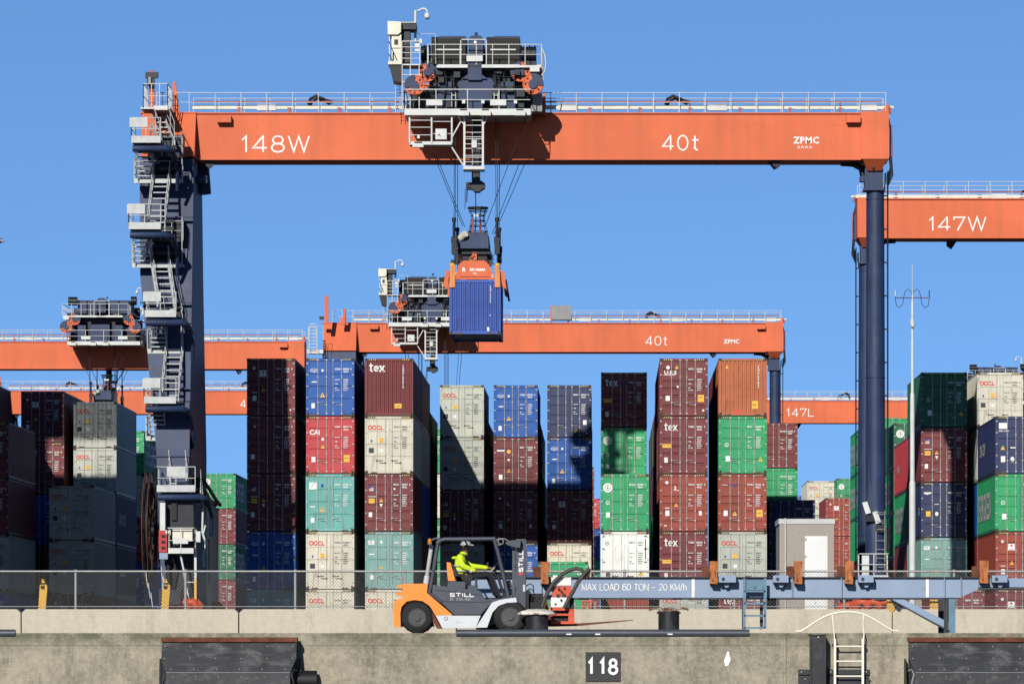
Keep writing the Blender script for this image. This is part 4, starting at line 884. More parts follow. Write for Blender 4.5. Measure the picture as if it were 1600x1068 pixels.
# ---------------------------------------------------------------- trolley
TX,TYc=-6.2,GY+GD/2
def make_trolley():
    e=empty('crane_trolley',(TX,TYc,zt+.06),'','crane trolley','trolleys riding on the crane girders')
    Yf=238.2; Yr=248.2
    d=MB()
    for y0,y1 in ((Yf,241.7),(244.7,Yr)): d.box(X_(632,Yf),X_(829,Yf),y0,y1,Z_(179,Yf),Z_(172,Yf))
    d.box(X_(632,Yf),X_(829,Yf),Yf-.03,Yf,Z_(180,Yf),Z_(170,Yf)); d.box(X_(632,Yf),X_(829,Yf),Yr,Yr+.03,Z_(180,Yf),Z_(170,Yf))
    for px in (664,738,792): d.box(X_(px,Yf),X_(px+8,Yf),241.6,244.8,Z_(172,Yf),Z_(165,Yf))
    dk=d.build('lower_deck',[M['white']],e)
    zf=Z_(172,Yf); r=MB(); a,b=X_(632,Yf),X_(829,Yf)
    r.rail([(a,241.6,zf),(a,Yf,zf),(b,Yf,zf),(b,241.6,zf)],.97,1.6,.03,1); r.rail([(a,244.8,zf),(a,Yr,zf),(b,Yr,zf),(b,244.8,zf)],.97,1.6,.03,1)
    for px in (706,712,772,778): r.cyl(W(px,145,Yf+.1),W(px,167,Yf+.1),.022,5)
    r.cyl(W(706,149,Yf+.1),W(712,149,Yf+.1),.022,5); r.cyl(W(772,149,Yf+.1),W(778,149,Yf+.1),.022,5)
    for px in (666,766):
        for yy in (Yf-.10,Yr+.03): r.box(X_(px,Yf),X_(px+25,Yf),yy,yy+.07,Z_(165,Yf),Z_(156.5,Yf))
    for px in (722,752,803): r.box(X_(px,Yf),X_(px+5,Yf),Yf-.1,Yf-.02,Z_(162,Yf),Z_(157,Yf))
    r.build('handrail',[M['white']],dk)
    for px in (716,750,804):
        for yy in (Yf-.35,Yr):
            l=MB(); l.box(X_(px,Yf),X_(px+17,Yf),yy,yy+.35,Z_(181.5,Yf),Z_(174,Yf)); l.box(X_(px+3,Yf),X_(px+14,Yf),yy+.05,yy+.3,Z_(174,Yf),Z_(171.5,Yf),mi=1); l.build('floodlight',[M['white'],M['black']],dk)
    c=MB()                                                           # main frame straddling the girder
    for y0,y1 in ((239.2,241.0),(245.4,247.2)):
        c.pprism([(720,122),(767,122),(772,130),(772,152),(765,158),(754,159),(754,172),(730,172),(730,159),(722,158),(715,152),(715,130)],y0,y1) if y0<243 else c.box(X_(718,Yf),X_(769,Yf),y0,y1,Z_(172,Yf),Z_(122,Yf))
        c.box(X_(683,Yf),X_(705,Yf),y0,y1,Z_(172,Yf),Z_(124,Yf)); c.box(X_(782,Yf),X_(804,Yf),y0,y1,Z_(172,Yf),Z_(124,Yf))
    c.box(X_(731,239),X_(752.5,239),239.0,241.0,Z_(125,239),Z_(95,239)); c.pprism([(731,116),(731,123),(722,123)],239.05,240.9); c.pprism([(752,116),(752,123),(761,123)],239.05,240.9)
    c.box(X_(683,Yf),X_(804,Yf),240.9,245.5,Z_(148,Yf),Z_(124,Yf)); c.build('frame',[M['navy']],e)
    k=MB()
    for px in (706,771): 
        k.box(X_(px,240),X_(px+9,240),239.6,246.6,Z_(172,240),Z_(120,240)); k.cyl(W(px+4,126,239.4),W(px+4,126,246.8),.22,10)
    k.box(X_(676,240),X_(812,240),240.2,246.2,Z_(123,240),Z_(103,240)); k.box(X_(640,240),X_(690,240),240.5,246,Z_(172,240),Z_(138,240)); k.box(X_(800,240),X_(829,240),240.2,246,Z_(172,240),Z_(128,240))
    for px in (660,672,790,812):
        for zz in (150,160): k.cyl(W(px,zz,239.8),W(px,zz,240.6),.25,10)
    rr_=random.Random(5)
    for q in range(46):
        px=rr_.uniform(662,826); py=rr_.uniform(106,168); y_=rr_.choice((238.9,239.3,239.6)); s_=rr_.uniform(.06,.20)
        if 716<px<770 or rr_.random()<.35: continue
        c0=W(px,py,y_); k.box(c0.x-s_,c0.x+s_,y_,y_+.9,c0.z-s_*rr_.uniform(.5,1.6),c0.z+s_)
    for px in (679,694,710,774,788,806): k.tube([W(px,171,239.1),W(px+rr_.uniform(-3,3),150,239.0),W(px+rr_.uniform(-4,4),128,239.0),W(px,108,239.3)],.035,5)
    for py in (118,134,141): k.tube([W(664,py,239.2),W(700,py+3,239.0),W(716,py+1,239.1)],.03,5); k.tube([W(770,py,239.1),W(795,py+3,239.0),W(822,py,239.2)],.03,5)
    k.build('hoist_machinery',[M['darknavy']],e)
    u=MB(); zu=Z_(104,239)
    u.box(X_(682,239),X_(846,239),239.0,247.3,Z_(105.5,239),Z_(102,239)); 
    for yy in (238.97,247.3): u.box(X_(684,239),X_(730.5,239),yy,yy+.03,Z_(106,239),Z_(101,239)); u.box(X_(753,239),X_(812,239),yy,yy+.03,Z_(106,239),Z_(101,239)); u.box(X_(828,239),X_(843,239),yy,yy+.03,Z_(112,239),Z_(104,239))
    ud=u.build('upper_deck',[M['white']],e)
    r=MB(); zr=Z_(101,239)
    for yy in (239.0,247.3): 
        r.rail([(X_(668,239),yy,zr),(X_(846,239),yy,zr)],.95,.81,.026,1)
        for px in (720,760): r.cyl((X_(px,239),yy,zr),(X_(px,239),yy,Z_(63,239)),.03,5)
        r.cyl((X_(721,239),yy,Z_(62,239)),(X_(759,239),yy,Z_(62,239)),.03,5)
    r.rail([(X_(846,239),239,zr),(X_(846,239),247.3,zr)],.95,.9,.024,1); r.tube([W(846,74,239),W(851,85,239),W(853,100,239),W(851,112,239),W(846,118,239)],.03,5)
    r.rail([(X_(668,239),240,zr),(X_(668,239),246,zr)],.95,.9,.024,1)
    r.cyl(W(652,53,240),W(680,53,240),.016,4); r.cyl(W(680,53,240),W(681,100,240),.016,4)
    r.box(X_(729,238.9),X_(754,238.9),238.86,238.95,Z_(96,238.9),Z_(87,238.9)); r.build('handrail',[M['white']],ud)
    for px0,px1 in ((674,728),(760,812)):                                # louvred drive housings, rounded backs
        h=MB(); Yh=240.3
        h.box(X_(px0,Yh),X_(px1,Yh),Yh,243.2,Z_(101,Yh),Z_(58,Yh),mi=1); n=22
        for i in range(n):
            x=X_(px0,Yh)+(X_(px1,Yh)-X_(px0,Yh))*i/n; h.box(x+.01,x+.05,Yh-.05,Yh,Z_(100,Yh),Z_(60+ (2 if i%5==0 else 0),Yh),mi=0)
        for q in (0,1): 
            xx=X_(px0+13+q*27,Yh); h.cyl((xx,243.3,Z_(100,Yh)),(xx,243.3,Z_(60,Yh)),.42,14,mi=2); h.box(xx-.38,xx+.38,243.2,245.0,Z_(100,Yh),Z_(60,Yh),mi=2); h.box(xx-.36,xx+.36,245.0,245.25,Z_(96,Yh),Z_(64,Yh),mi=2)
            h.cyl((xx,Yh+.9,Z_(58,Yh)),(xx,Yh+.9,Z_(54,Yh)),.06,6,mi=2)
        h.box(X_(px0+13,Yh),X_(px1,Yh),Yh-.02,243,Z_(60,Yh),Z_(56.5,Yh),mi=2)
        h.box(X_(px0+6,Yh),X_(px1-6,Yh),Yh-.10,Yh-.06,Z_(79,Yh),Z_(77,Yh),mi=3)
        h.box(X_(px0,Yh),X_(px1,Yh),Yh-.02,Yh-.01,Z_(101,Yh),Z_(98,Yh),mi=1)
        h.build('drive_housing',[M['brownlouvre'],M['black'],M['navy'],M['white']],e)
    h=MB(); Yh=239.9; h.box(X_(732,Yh),X_(755,Yh),Yh,246.5,Z_(95,Yh),Z_(60,Yh)); h.pprism([(732,60),(755,60),(752,56),(736,56)],Yh,246.5); h.cyl(W(744,56,242),W(744,51,242),.08,6); h.disc(X_(742.5,Yh),Yh-.01,Z_(66,Yh),.07,10,0,1)
    for i in range(6): h.box(X_(733+i*3.8,Yh),X_(735.5+i*3.8,Yh),Yh-.03,Yh,Z_(86,Yh),Z_(80,Yh),mi=2)
    h.build('control_cabinet',[M['navy'],M['wmark'],M['darknavy']],e)
    for a,b,cy in ((658,673,84),(815,838,85)):
        h=MB(); h.cyl(W(a,cy,240.6),W(b,cy,240.6),.36,14); h.cyl(W(a,cy,245.6),W(b,cy,245.6),.36,14)
        for q in range(3): xx=X_(a+4+q*(b-a-6)/2.2,240.6); h.cyl((xx,240.6,Z_(cy,240.6)),(xx+.06,240.6,Z_(cy,240.6)),.42,14)
        h.box(X_(a,240),X_(b,240),240.1,246,Z_(101,240),Z_(95,240)); h.build('motor',[M['darknavy']],e)
    for cx,cy,rr,yy,back in ((833,132,16.5,238.6,0),(813,113,15.5,239.4,1),(648,134,16,238.8,1),(668,114,14.5,239.5,0)):
        rr/=33.1; c_=W(cx,cy,yy)
        for ydir,y0 in ((-1,yy),(1,2*TYc-yy)):
            h=MB(); cc=Vector((c_.x,y0,c_.z)); h.cyl(cc+Vector((0,0,0)),cc+Vector((0,-ydir*.30,0)),rr*.62,16,mi=1)
            h.cyl(cc-Vector((0,ydir*.02,0)),cc+Vector((0,ydir*rr*.30,0)),rr,30); h.torus(cc+Vector((0,ydir*rr*.3,0)),(0,1,0),rr*.95,rr*.06,30,6)
            for q in range(5): a_=2*math.pi*q/5+.4; h.bar(cc+Vector((math.cos(a_)*rr*.5,ydir*(rr*.31),math.sin(a_)*rr*.5)),cc+Vector((math.cos(a_)*rr*.95,ydir*(rr*.31),math.sin(a_)*rr*.95)),.018,mi=1)
            for q in range(8): a_=2*math.pi*q/8; h.cyl(cc+Vector((math.cos(a_)*rr*.72,ydir*(rr*.31),math.sin(a_)*rr*.72)),cc+Vector((math.cos(a_)*rr*.72,ydir*(rr*.305),math.sin(a_)*rr*.72)),.055,8,mi=1)
            n=10; pts=[(cc.x,cc.z)]+[(cc.x+rr*1.02*math.cos(R(-10+t*110/n)+ (0 if not back else math.pi*.55)),cc.z+rr*1.02*math.sin(R(-10+t*110/n)+(0 if not back else math.pi*.55))) for t in range(n+1)]
            y1=cc.y+ydir*rr*.34; h.prism(pts,y1,y1+ydir*.06,mi=2); h.cyl((cc.x,y1,cc.z),(cc.x,y1+ydir*.07,cc.z),rr*.45,14,mi=2)
            h.build('rope_sheave',[M['orange'],M['black'],M['navy']],e)
    h=MB(); h.box(X_(829.5,239.4),X_(847,239.4),239.4,240.8,Z_(174,239.4),Z_(146,239.4)); h.box(X_(829.5,239.4),X_(832.5,239.4),239.38,239.4,Z_(165,239.4),Z_(152,239.4),mi=1)
    h.box(X_(848,240.5),X_(852,240.5),240.5,242,Z_(176,240),Z_(144,240),mi=2); h.build('electric_box',[M['grey'],M['black'],M['orange']],e)
    # cabin tower on the left
    h=MB(); Yc=239.0
    h.pprism([(605.5,33),(626.5,34),(626.5,50),(622,54),(606,54)],Yc-.15,Yc+1.6); h.box(X_(626.5,Yc),X_(650,Yc),Yc+.2,Yc+1.6,Z_(45,Yc),Z_(35,Yc),mi=1); h.box(X_(626.5,Yc),X_(649.5,Yc),Yc+.15,Yc+1.62,Z_(35,Yc),Z_(34,Yc))
    h.box(X_(612,Yc),X_(627,Yc),Yc,Yc+1.5,Z_(99,Yc),Z_(54,Yc)); h.box(X_(627,Yc),X_(640,Yc),Yc+.4,Yc+1.5,Z_(98,Yc),Z_(46,Yc),mi=1); h.box(X_(606.5,Yc),X_(628,Yc),Yc-.1,Yc+1.7,Z_(101,Yc),Z_(96,Yc))
    h.box(X_(613,Yc),X_(626,Yc),Yc-.012,Yc,Z_(76,Yc),Z_(75,Yc),mi=1); h.box(X_(616,Yc),X_(622,Yc),Yc-.02,Yc,Z_(70,Yc),Z_(62,Yc),mi=1)
    h.cyl(W(608.5,96,Yc),W(608.5,54,Yc),.03,5); h.cyl(W(607,64,Yc-.1),W(620,94,Yc-.1),.022,5,mi=1); h.cyl(W(607,84,Yc-.1),W(613,95,Yc-.1),.022,5,mi=1); h.cyl(W(614,80,Yc-.1),W(614,95,Yc-.1),.02,5,mi=1)
    h.pprism([(608,101),(628,101),(628,128),(614,127)],Yc,Yc+1.5,mi=2)
    h.build('cabin',[M['cream'],M['dkgrey'],M['darknavy']],e)
    r=MB(); zz=Z_(100,Yc); r.rail([(X_(628,Yc),Yc,zz),(X_(656,Yc),Yc,zz)],1.07,.42,.03,3); r.box(X_(628,Yc),X_(657,Yc),Yc,Yc+1.6,zz-.06,zz); r.box(X_(648,Yc),X_(655,Yc),Yc+.1,Yc+.3,Z_(80,Yc),Z_(64,Yc)); r.box(X_(655,Yc),X_(659,Yc),Yc+.2,Yc+.4,Z_(68,Yc),Z_(60,Yc))
    for px in (628.5,641,655): r.cyl(W(px,176,Yc-.2),W(px,100,Yc-.2),.028,5)
    for py in (117,128): r.cyl(W(628,py,Yc-.2),W(658,py,Yc-.2),.024,5)
    for px in (618,625): r.cyl(W(px,176,241),W(px,128,241),.02,4)
    for k in range(9): r.cyl(W(618,130+k*5,241),W(625,130+k*5,241),.014,4,mi=1)
    r.build('cabin_gallery',[M['white'],M['darknavy']],e)
    h=MB(); h.tube([W(649,66,240),W(649,16.5,240),W(656,16,240),W(659,13.5,240),W(665,14,240),W(667.5,18,240),W(667.5,22,240)],.045,6); h.cyl(W(649,66,240),W(649,17,240),.06,8); h.ball(W(667.3,25.5,240),.14,12,6); h.ball(W(667.3,28,240),.09,10,6,(1,1,1),mi=1); h.cyl(W(667.3,21,240),W(667.3,27,240),.12,12,r2=.14)
    h.build('dome_camera',[M['white'],M['glass']],e)
    # hanging service basket, ladder cage, telescopic column
    Yk=238.4; h=MB()
    for px in (640,674.5,706): h.cyl(W(px,176,Yk),W(px,224,Yk),.05,6)
    for py in (188,199,211): h.cyl(W(640,py,Yk),W(674,py,Yk),.022,5)
    for py in (190,209): h.cyl(W(674,py,Yk+.1),W(706,py,Yk+.1),.02,5,mi=0)
    h.box(X_(640,Yk),X_(706,Yk),Yk,Yk+1.0,Z_(226,Yk),Z_(221,Yk)); h.box(X_(680.5,Yk),X_(698,Yk),Yk-.1,Yk+.25,Z_(218,Yk),Z_(201.5,Yk)); h.tube([W(684,212,Yk-.12),W(686,209,Yk-.12),W(688,213,Yk-.12)],.02,4,mi=1)
    h.box(X_(645,Yk),X_(662,Yk),Yk-.35,Yk-.05,Z_(231,Yk),Z_(225,Yk)); h.box(X_(652,Yk),X_(656,Yk),Yk-.2,Yk-.1,Z_(217,Yk),Z_(212,Yk)); h.box(X_(648,Yk),X_(660,Yk),Yk-.3,Yk-.1,Z_(225,Yk),Z_(222.5,Yk),mi=1)
    h.bar(W(706,215,Yk),W(720,190,Yk),.07); h.bar(W(706,230,Yk),W(725,260,Yk),.08); h.bar(W(714,178,Yk),W(724,194,Yk),.06); h.bar(W(763,182,Yk),W(756,194,Yk),.06)
    h.build('service_basket',[M['white'],M['black']],e)
    h=MB()
    for px in (725.5,754.5): h.box(X_(px-1.6,Yk),X_(px+1.6,Yk),Yk,Yk+.1,Z_(264,Yk),Z_(180,Yk))
    for py in (188,196,207,214,217,225,232,243,246,253): h.cyl(W(726,py,Yk+.03),W(754,py,Yk+.03),.022,5)
    h.box(X_(724,Yk),X_(757,Yk),Yk-.02,Yk+.5,Z_(264.5,Yk),Z_(259.5,Yk)); h.box(X_(724,Yk),X_(757,Yk),Yk-.01,Yk+.5,Z_(267,Yk),Z_(264.6,Yk),mi=1); h.box(X_(737,Yk),X_(745,Yk),Yk-.12,Yk+.1,Z_(231,Yk),Z_(219,Yk))
    h.cyl(W(738,185,Yk+.9),W(738,262,Yk+.9),.02,4)
    h.build('ladder_cage',[M['white'],M['black']],e)
    h=MB(); Yt=239.8; h.box(X_(737,Yt),X_(750,Yt),Yt,Yt+.5,Z_(283,Yt),Z_(176,Yt)); h.box(X_(742,Yt),X_(748,Yt),Yt-.05,Yt+.4,Z_(299,Yt),Z_(265,Yt)); h.pprism([(735,285),(752,282),(758,287),(757,293),(750,297),(750,299),(742,299),(736,293)],Yt-.2,Yt+.7)
    h.box(X_(728,Yt),X_(738,Yt),Yt-.1,Yt+.4,Z_(296,Yt),Z_(285,Yt)); h.torus(W(733,290,Yt-.12),(0,1,0),.1,.04,10,5); h.cyl(W(727,295,Yt),W(726.5,327,Yt),.018,5); h.cyl(W(730,293,Yt),W(729,316,Yt),.03,5)
    h.build('telescopic_column',[M['dkgrey']],e)
    return e
tro=make_trolley()
def add_ropes(t,z1,X0,yc,sc=1):
    """hoist ropes of a trolley down to height z1"""
    h=MB(); k=1.0
    P=lambda px,py,Y:W(px,py,Y)+Vector((X0-TX,0,0))
    top=zt-.1
    def rp(px0,px1,Ya,Yb,z0=top,z2=None): h.cyl((X_(px0,240)+X0-TX,yc+(Ya-TYc),z0),(X_(px1,240)+X0-TX,yc+(Yb-TYc),z1 if z2 is None else z2),.017,5)
    for px0,px1 in ((710,709),(712,711),(774,775),(778,777)): rp(px0,px1,239.9,240.4)
    for px0,px1 in ((709,709),(776,776)): rp(px0,px1,246.6,246.0)
    rp(650,722,239.6,241.0); rp(654,725,239.6,241.4); rp(830,765,246.8,245.4); rp(826,757,239.6,241.2); rp(842,768,247.0,245.6)
    h.cyl((X_(743,240)+X0-TX,yc-3.2,Z_(297,240)),(X_(743,240)+X0-TX,yc-2.2,z1),.024,5)
    return h
add_ropes(tro,Z_(352,240.5),TX,TYc).build('hoist_rope',[M['rope']],tro)
# ---------------------------------------------------------------- spreader
def make_spreader():
    Yf=240.2; Yr=246.26; sx=X_(742,Yf); zb_=Z_(438,Yf)
    e=empty('container_spreader',(sx,TYc,zb_),'','container spreader','spreaders hanging under the trolleys')
    f=MB(); f.pprism([(711,437),(712,430),(717,413),(724,407),(757,407),(764,413),(771,430),(772,437),(765,432),(719,432)],Yf+.1,Yf+.45); f.pprism([(711,437),(712,430),(717,413),(724,407),(757,407),(764,413),(771,430),(772,437),(765,432),(719,432)],Yr-.45,Yr-.1)
    f.box(sx-.5,sx+.5,Yf+.4,Yr-.4,zb_+.3,zb_+.8); f.box(sx-1.2,sx+1.2,Yf+.02,Yf+.12,zb_+.05,zb_+.16)
    f.box(X_(738,Yf+1),X_(745,Yf+1),Yf+1,Yf+1.2,Z_(408,Yf+1),Z_(393,Yf+1)); f.bar(W(733,406,Yf+.8),W(740,396,Yf+.8),.05)
    fr=f.build('frame',[M['orange']],e)
    mb=MB(); text(mb,'R',X_(722,Yf),Z_(424,Yf),.19,Yf+.088,0,True); text(mb,'BROMMA',X_(734,Yf),Z_(423,Yf),.13,Yf+.088,0,True,sx=.95); text(mb,'Y85',X_(738,Yf),Z_(428,Yf),.06,Yf+.088,0,True,sx=1.6); text(mb,'2',X_(768,Yf),Z_(433,Yf),.12,Yf+.005,0,True); mb.build('lettering',[M['wmark']],fr)
    for s in (-1,1):
        for yy in (Yf-.06,Yr-.30):
            a=MB(); c=sx+s*1.075; a.hull([(c-.13,yy,Z_(449,Yf)),(c+.13,yy,Z_(449,Yf)),(c+.13,yy+.36,Z_(449,Yf)),(c-.13,yy+.36,Z_(449,Yf))],[(c-.12-s*.02,yy+.02,Z_(414,Yf)),(c+.12-s*.02,yy+.02,Z_(414,Yf)),(c+.12-s*.02,yy+.36,Z_(414,Yf)),(c-.12-s*.02,yy+.36,Z_(414,Yf))])
            a.cyl((c,yy+.18,Z_(415,Yf)),(c,yy+.18,Z_(411,Yf)),.12,10,mi=1)
            a.build('corner_guide',[M['yorange'],M['yellow']],fr)
            b=MB(); c2=sx+s*1.30; b.hull([(c2-.09,yy+.1,Z_(422,Yf)),(c2+.09,yy+.1,Z_(424,Yf)),(c2+.09,yy+.5,Z_(424,Yf)),(c2-.09,yy+.5,Z_(422,Yf))],[(c2-.10+s*.10,yy+.1,Z_(447,Yf)),(c2+.10+s*.10,yy+.1,Z_(452,Yf)),(c2+.10+s*.10,yy+.5,Z_(452,Yf)),(c2-.10+s*.10,yy+.5,Z_(447,Yf))])
            b.build('flipper',[M['orange']],fr)
    a=MB(); a.hull([(sx+1.40,Yf+2.6,Z_(430,Yf)),(sx+1.46,Yf+2.6,Z_(430,Yf)),(sx+1.46,Yf+3.4,Z_(430,Yf)),(sx+1.40,Yf+3.4,Z_(430,Yf))],[(sx+1.52,Yf+2.7,Z_(463,Yf)),(sx+1.62,Yf+2.7,Z_(463,Yf)),(sx+1.62,Yf+3.3,Z_(463,Yf)),(sx+1.52,Yf+3.3,Z_(463,Yf))]); a.build('flipper',[M['darknavy']],fr)
    t=MB(); t.box(X_(716,Yf),X_(768,Yf),Yf+.4,Yf+.9,Z_(414,Yf),Z_(405,Yf)); t.box(X_(704,Yf),X_(716,Yf),Yf+.3,Yf+1,Z_(410,Yf),Z_(405,Yf))
    for px,c in ((722,0),(735,1),(742,0),(749,2),(754,2),(760,0)): t.cyl(W(px,409,Yf+.35),W(px+3,409,Yf+.35),.10,8,mi=c)
    t.build('hydraulics',[M['dkgrey'],M['yellow'],M['redrail']],fr)
    h=MB(); Yh=240.9
    h.pprism([(713,372),(763,372),(763,388),(716,388)],Yh,245.5); h.box(X_(727,Yh),X_(762,Yh),Yh+.1,245.3,Z_(372,Yh),Z_(363,Yh)); h.box(X_(715,Yh),X_(766,Yh),Yh+.3,245.2,Z_(396,Yh),Z_(388,Yh),mi=1); h.box(X_(722,Yh),X_(760,Yh),Yh+.5,244,Z_(404,Yh),Z_(396,Yh),mi=1)
    h.cyl(W(720,372,Yh),W(727,365,Yh-.25),.17,10,mi=2); hb=h.build('head_block',[M['navy'],M['darknavy'],M['cream']],e)
    for px in (709.5,776.5):
        for yy in (240.4,245.9):
            m=MB(); x=X_(px,240.4); m.cyl((x,yy,Z_(344,240.4)),(x,yy,Z_(373,240.4)),.07,8); m.box(x-.12,x+.12,yy-.15,yy+.15,Z_(397,240.4),Z_(371,240.4)); m.cyl((x-.14,yy,Z_(375,240.4)),(x+.14,yy,Z_(375,240.4)),.16,10); m.cyl((x,yy,Z_(340,240.4)),(x,yy,Z_(346,240.4)),.10,8)
            for q in range(5): zz=Z_(399+q*3.2,240.4); m.torus((x+.02,yy,zz),(1,0,0) if q%2 else (0,1,0),.035,.018,8,5,mi=1); m.torus((x-.2 if px>740 else x+.2,yy,zz),(1,0,0) if q%2 else (0,1,0),.035,.018,8,5,mi=1)
            m.build('rope_socket',[M['darknavy'],M['rope']],hb)
    c=MB(); cx=X_(746,242); 
    rings=[(325,.46),(330,.42),(337,.32),(345,.33),(353,.38),(362,.46)]
    for py,rr in rings: c.torus((cx,243,Z_(py,243)),(0,0,1),rr,.05 if py==325 else .022,18,6)
    for q in range(10):
        a_=2*math.pi*q/10; c.tube([(cx+rr*math.cos(a_),243+rr*math.sin(a_),Z_(py,243)) for py,rr in rings],.02,4)
    for px in (738,750): c.tube([W(px,342,242.3),W(px+1,352,242.3),W(px,364,242.3)],.045,6,mi=1)
    c.box(cx-.2,cx+.2,242.5,242.6,Z_(340,243),Z_(336,243),mi=2)
    c.build('cable_basket',[M['dkgrey'],M['redrail'],M['white']],hb)
    return e
spr=make_spreader()
# ---------------------------------------------------------------- the other cranes (copies)
def crane_at(cx,cy,label,rot=0.0,skip=('lettering',)):
    c=copy_tree(crane,None,skip); c.location=(cx,cy,0); c.rotation_euler=(0,0,rot); c['label']=label; return c
def letters(parent_crane,items,rot=False):
    """items: text, world x, base line z, height m, bold, sx; written on the near face"""
    gi=[o for o in parent_crane.children if o.name.split('.')[0]=='girder'][0]; mb=MB(); loc=parent_crane.location
    for s,x,z,h,bold,sx in items:
        if bold: text(mb,s,x-loc.x,z,h,-GD/2-.012,0,bold,sx=sx,track=.05)
        else: stext(mb,s,x-loc.x,z,h,-GD/2-.012,0,.10,sx,.22)
    if rot: mb.v=[(-a,-b_,c) for a,b_,c in mb.v]
    o=mb.build('lettering',[M['wmark']]); o.parent=gi; return o
def trolley_at(x,cy,label,rot,zrope,skip=('hoist_rope',)):
    t=copy_tree(tro,None,skip); t.location=(x,cy,zt+.06); t.rotation_euler=(0,0,rot); t['label']=label
    h=MB(); 
    for a,b in ((-.95,-1.0),(-1.0,-1.05),(1.0,1.05),(1.1,1.1),(-2.2,-.6),(2.3,.6)): 
        for yy in (-3.3,3.3): h.cyl((a,yy,-.2),(b,yy*.85,zrope-zt-.06),.02,5)
    r=h.build('hoist_rope',[M['rope']]); r.parent=t; return t
tro['label']='large trolley with louvred drives and cabin tower on the girder marked 148W'
spr['label']='orange spreader gripping the blue container in mid air'
zdef=Z_(403,393)
GZ=lambda py,Yv:Z_(py,Yv)
Yc2=393+1.2; dX2=.27
c2=crane_at(CX+dX2,Yc2,'middle distance crane whose girder passes behind the hanging blue container',0,('lettering','platform','landing','stair_flight','mast','equipment_platform'))
g=MB(); Ye=390.5; off_=c2.location
g.box(X_(507,Ye),X_(513,Ye),Ye,Ye+.25,Z_(506,Ye),Z_(462,Ye)); g.box(X_(532,Ye+1),X_(541,Ye+1),Ye+1,Ye+1.2,Z_(506,Ye),Z_(494,Ye)); g.cyl(W(538.5,506,Ye+1),W(538.5,482,Ye+1),.1,6); g.box(X_(499,Ye),X_(506,Ye),Ye,Ye+.3,Z_(499,Ye),Z_(494,Ye),mi=1)
g.v=[(a-off_.x,b_-off_.y,c_) for a,b_,c_ in g.v]; o=g.make('mast',[M['orange'],M['dkgrey']]); o.parent=c2
g=MB(); 
for k in range(9): zz=Z_(548-k*5.2,Ye-1); g.box(X_(484,Ye-1),X_(494,Ye-1),Ye-1,Ye-.8,zz,zz+.05)
for px in (482.5,495): g.cyl(W(px,553,Ye-1),W(px,512,Ye-1),.03,5); g.cyl(W(px+1,553,Ye-1.4),W(px+1,508,Ye-1.4),.02,5)
g.box(X_(480,Ye-1),X_(505,Ye-1),Ye-1,Ye+.2,Z_(552,Ye-1),Z_(546,Ye-1)); g.rail([(X_(482,Ye-1),Ye-1,Z_(530,Ye-1)),(X_(505,Ye-1),Ye-1,Z_(530,Ye-1))],1.0,.5,.02,1)
g.v=[(a-off_.x,b_-off_.y,c_) for a,b_,c_ in g.v]; o=g.make('access_stair',[M['white']]); o.parent=c2
k2_=lambda px,Yv:X_(px,Yv)
letters(c2,[('40t',X_(1009,393),Z_(539,393),.68,False,1.0),('ZPMC',X_(1131,393),Z_(536,393),.30,True,1.0)])
g=MB(); bx_=X_(862,393)-c2.location.x; g.box(bx_,bx_+1.5,-1.3,-.1,zt+.3,zt+1.4,mi=0); g.box(bx_-.1,bx_,-1.3,-.1,zt+.1,zt+1.4,mi=1); o=g.build('roof_box',[M['grey'],M['orange']]); o.parent=c2
t2=trolley_at(X_(669,Yc2-4.8)+.2,Yc2,'trolley partly hidden behind the hanging blue container',0,4)
c3=crane_at(CX-38.3,416+1.2,'left background crane with its girder just behind the staircase tower')
letters(c3,[('40t',-35.5+.0,Z_(575,416)+.45,.68,False,1.0)])
t3=trolley_at(X_(164,416),417.2,'trolley with smooth blue tanks left of the staircase leg',math.pi,Z_(615,417))
s3=copy_tree(spr); s3.location=(X_(164,416),417.2,Z_(655,416)); s3['label']='spreader lowered behind the shaded grey containers'
c4=crane_at(CX-38.3,492+1.2,'farthest left crane with a low girder running behind the staircase tower')
letters(c4,[('40t',X_(375.5,492),Z_(636,492),.70,False,1.0)])
c5=crane_at(X_(1332,287)-XL+CX+ (-(XR-CX)+(CX-XL)) *0 + 35.8/2-(CX-XL),287+1.2,'right hand crane marked 147W running out of the picture',math.pi)
c5.location.x=X_(1332,287)+(XR-CX)+.2
letters(c5,[('147W',X_(1451,287),Z_(360,287),21/27.5,False,1.18)],True)
c6=crane_at(0,511+1.2,'distant crane marked 147L seen low between the stacks',math.pi); c6.location.x=X_(1163,511)+(XR-CX)
letters(c6,[('147L',X_(1229,511),Z_(650,511),12/15.46,False,1.12)],True)
t6=trolley_at(X_(1557,512),512.2,'distant trolley with blue drives above the rightmost pale container',math.pi,6)
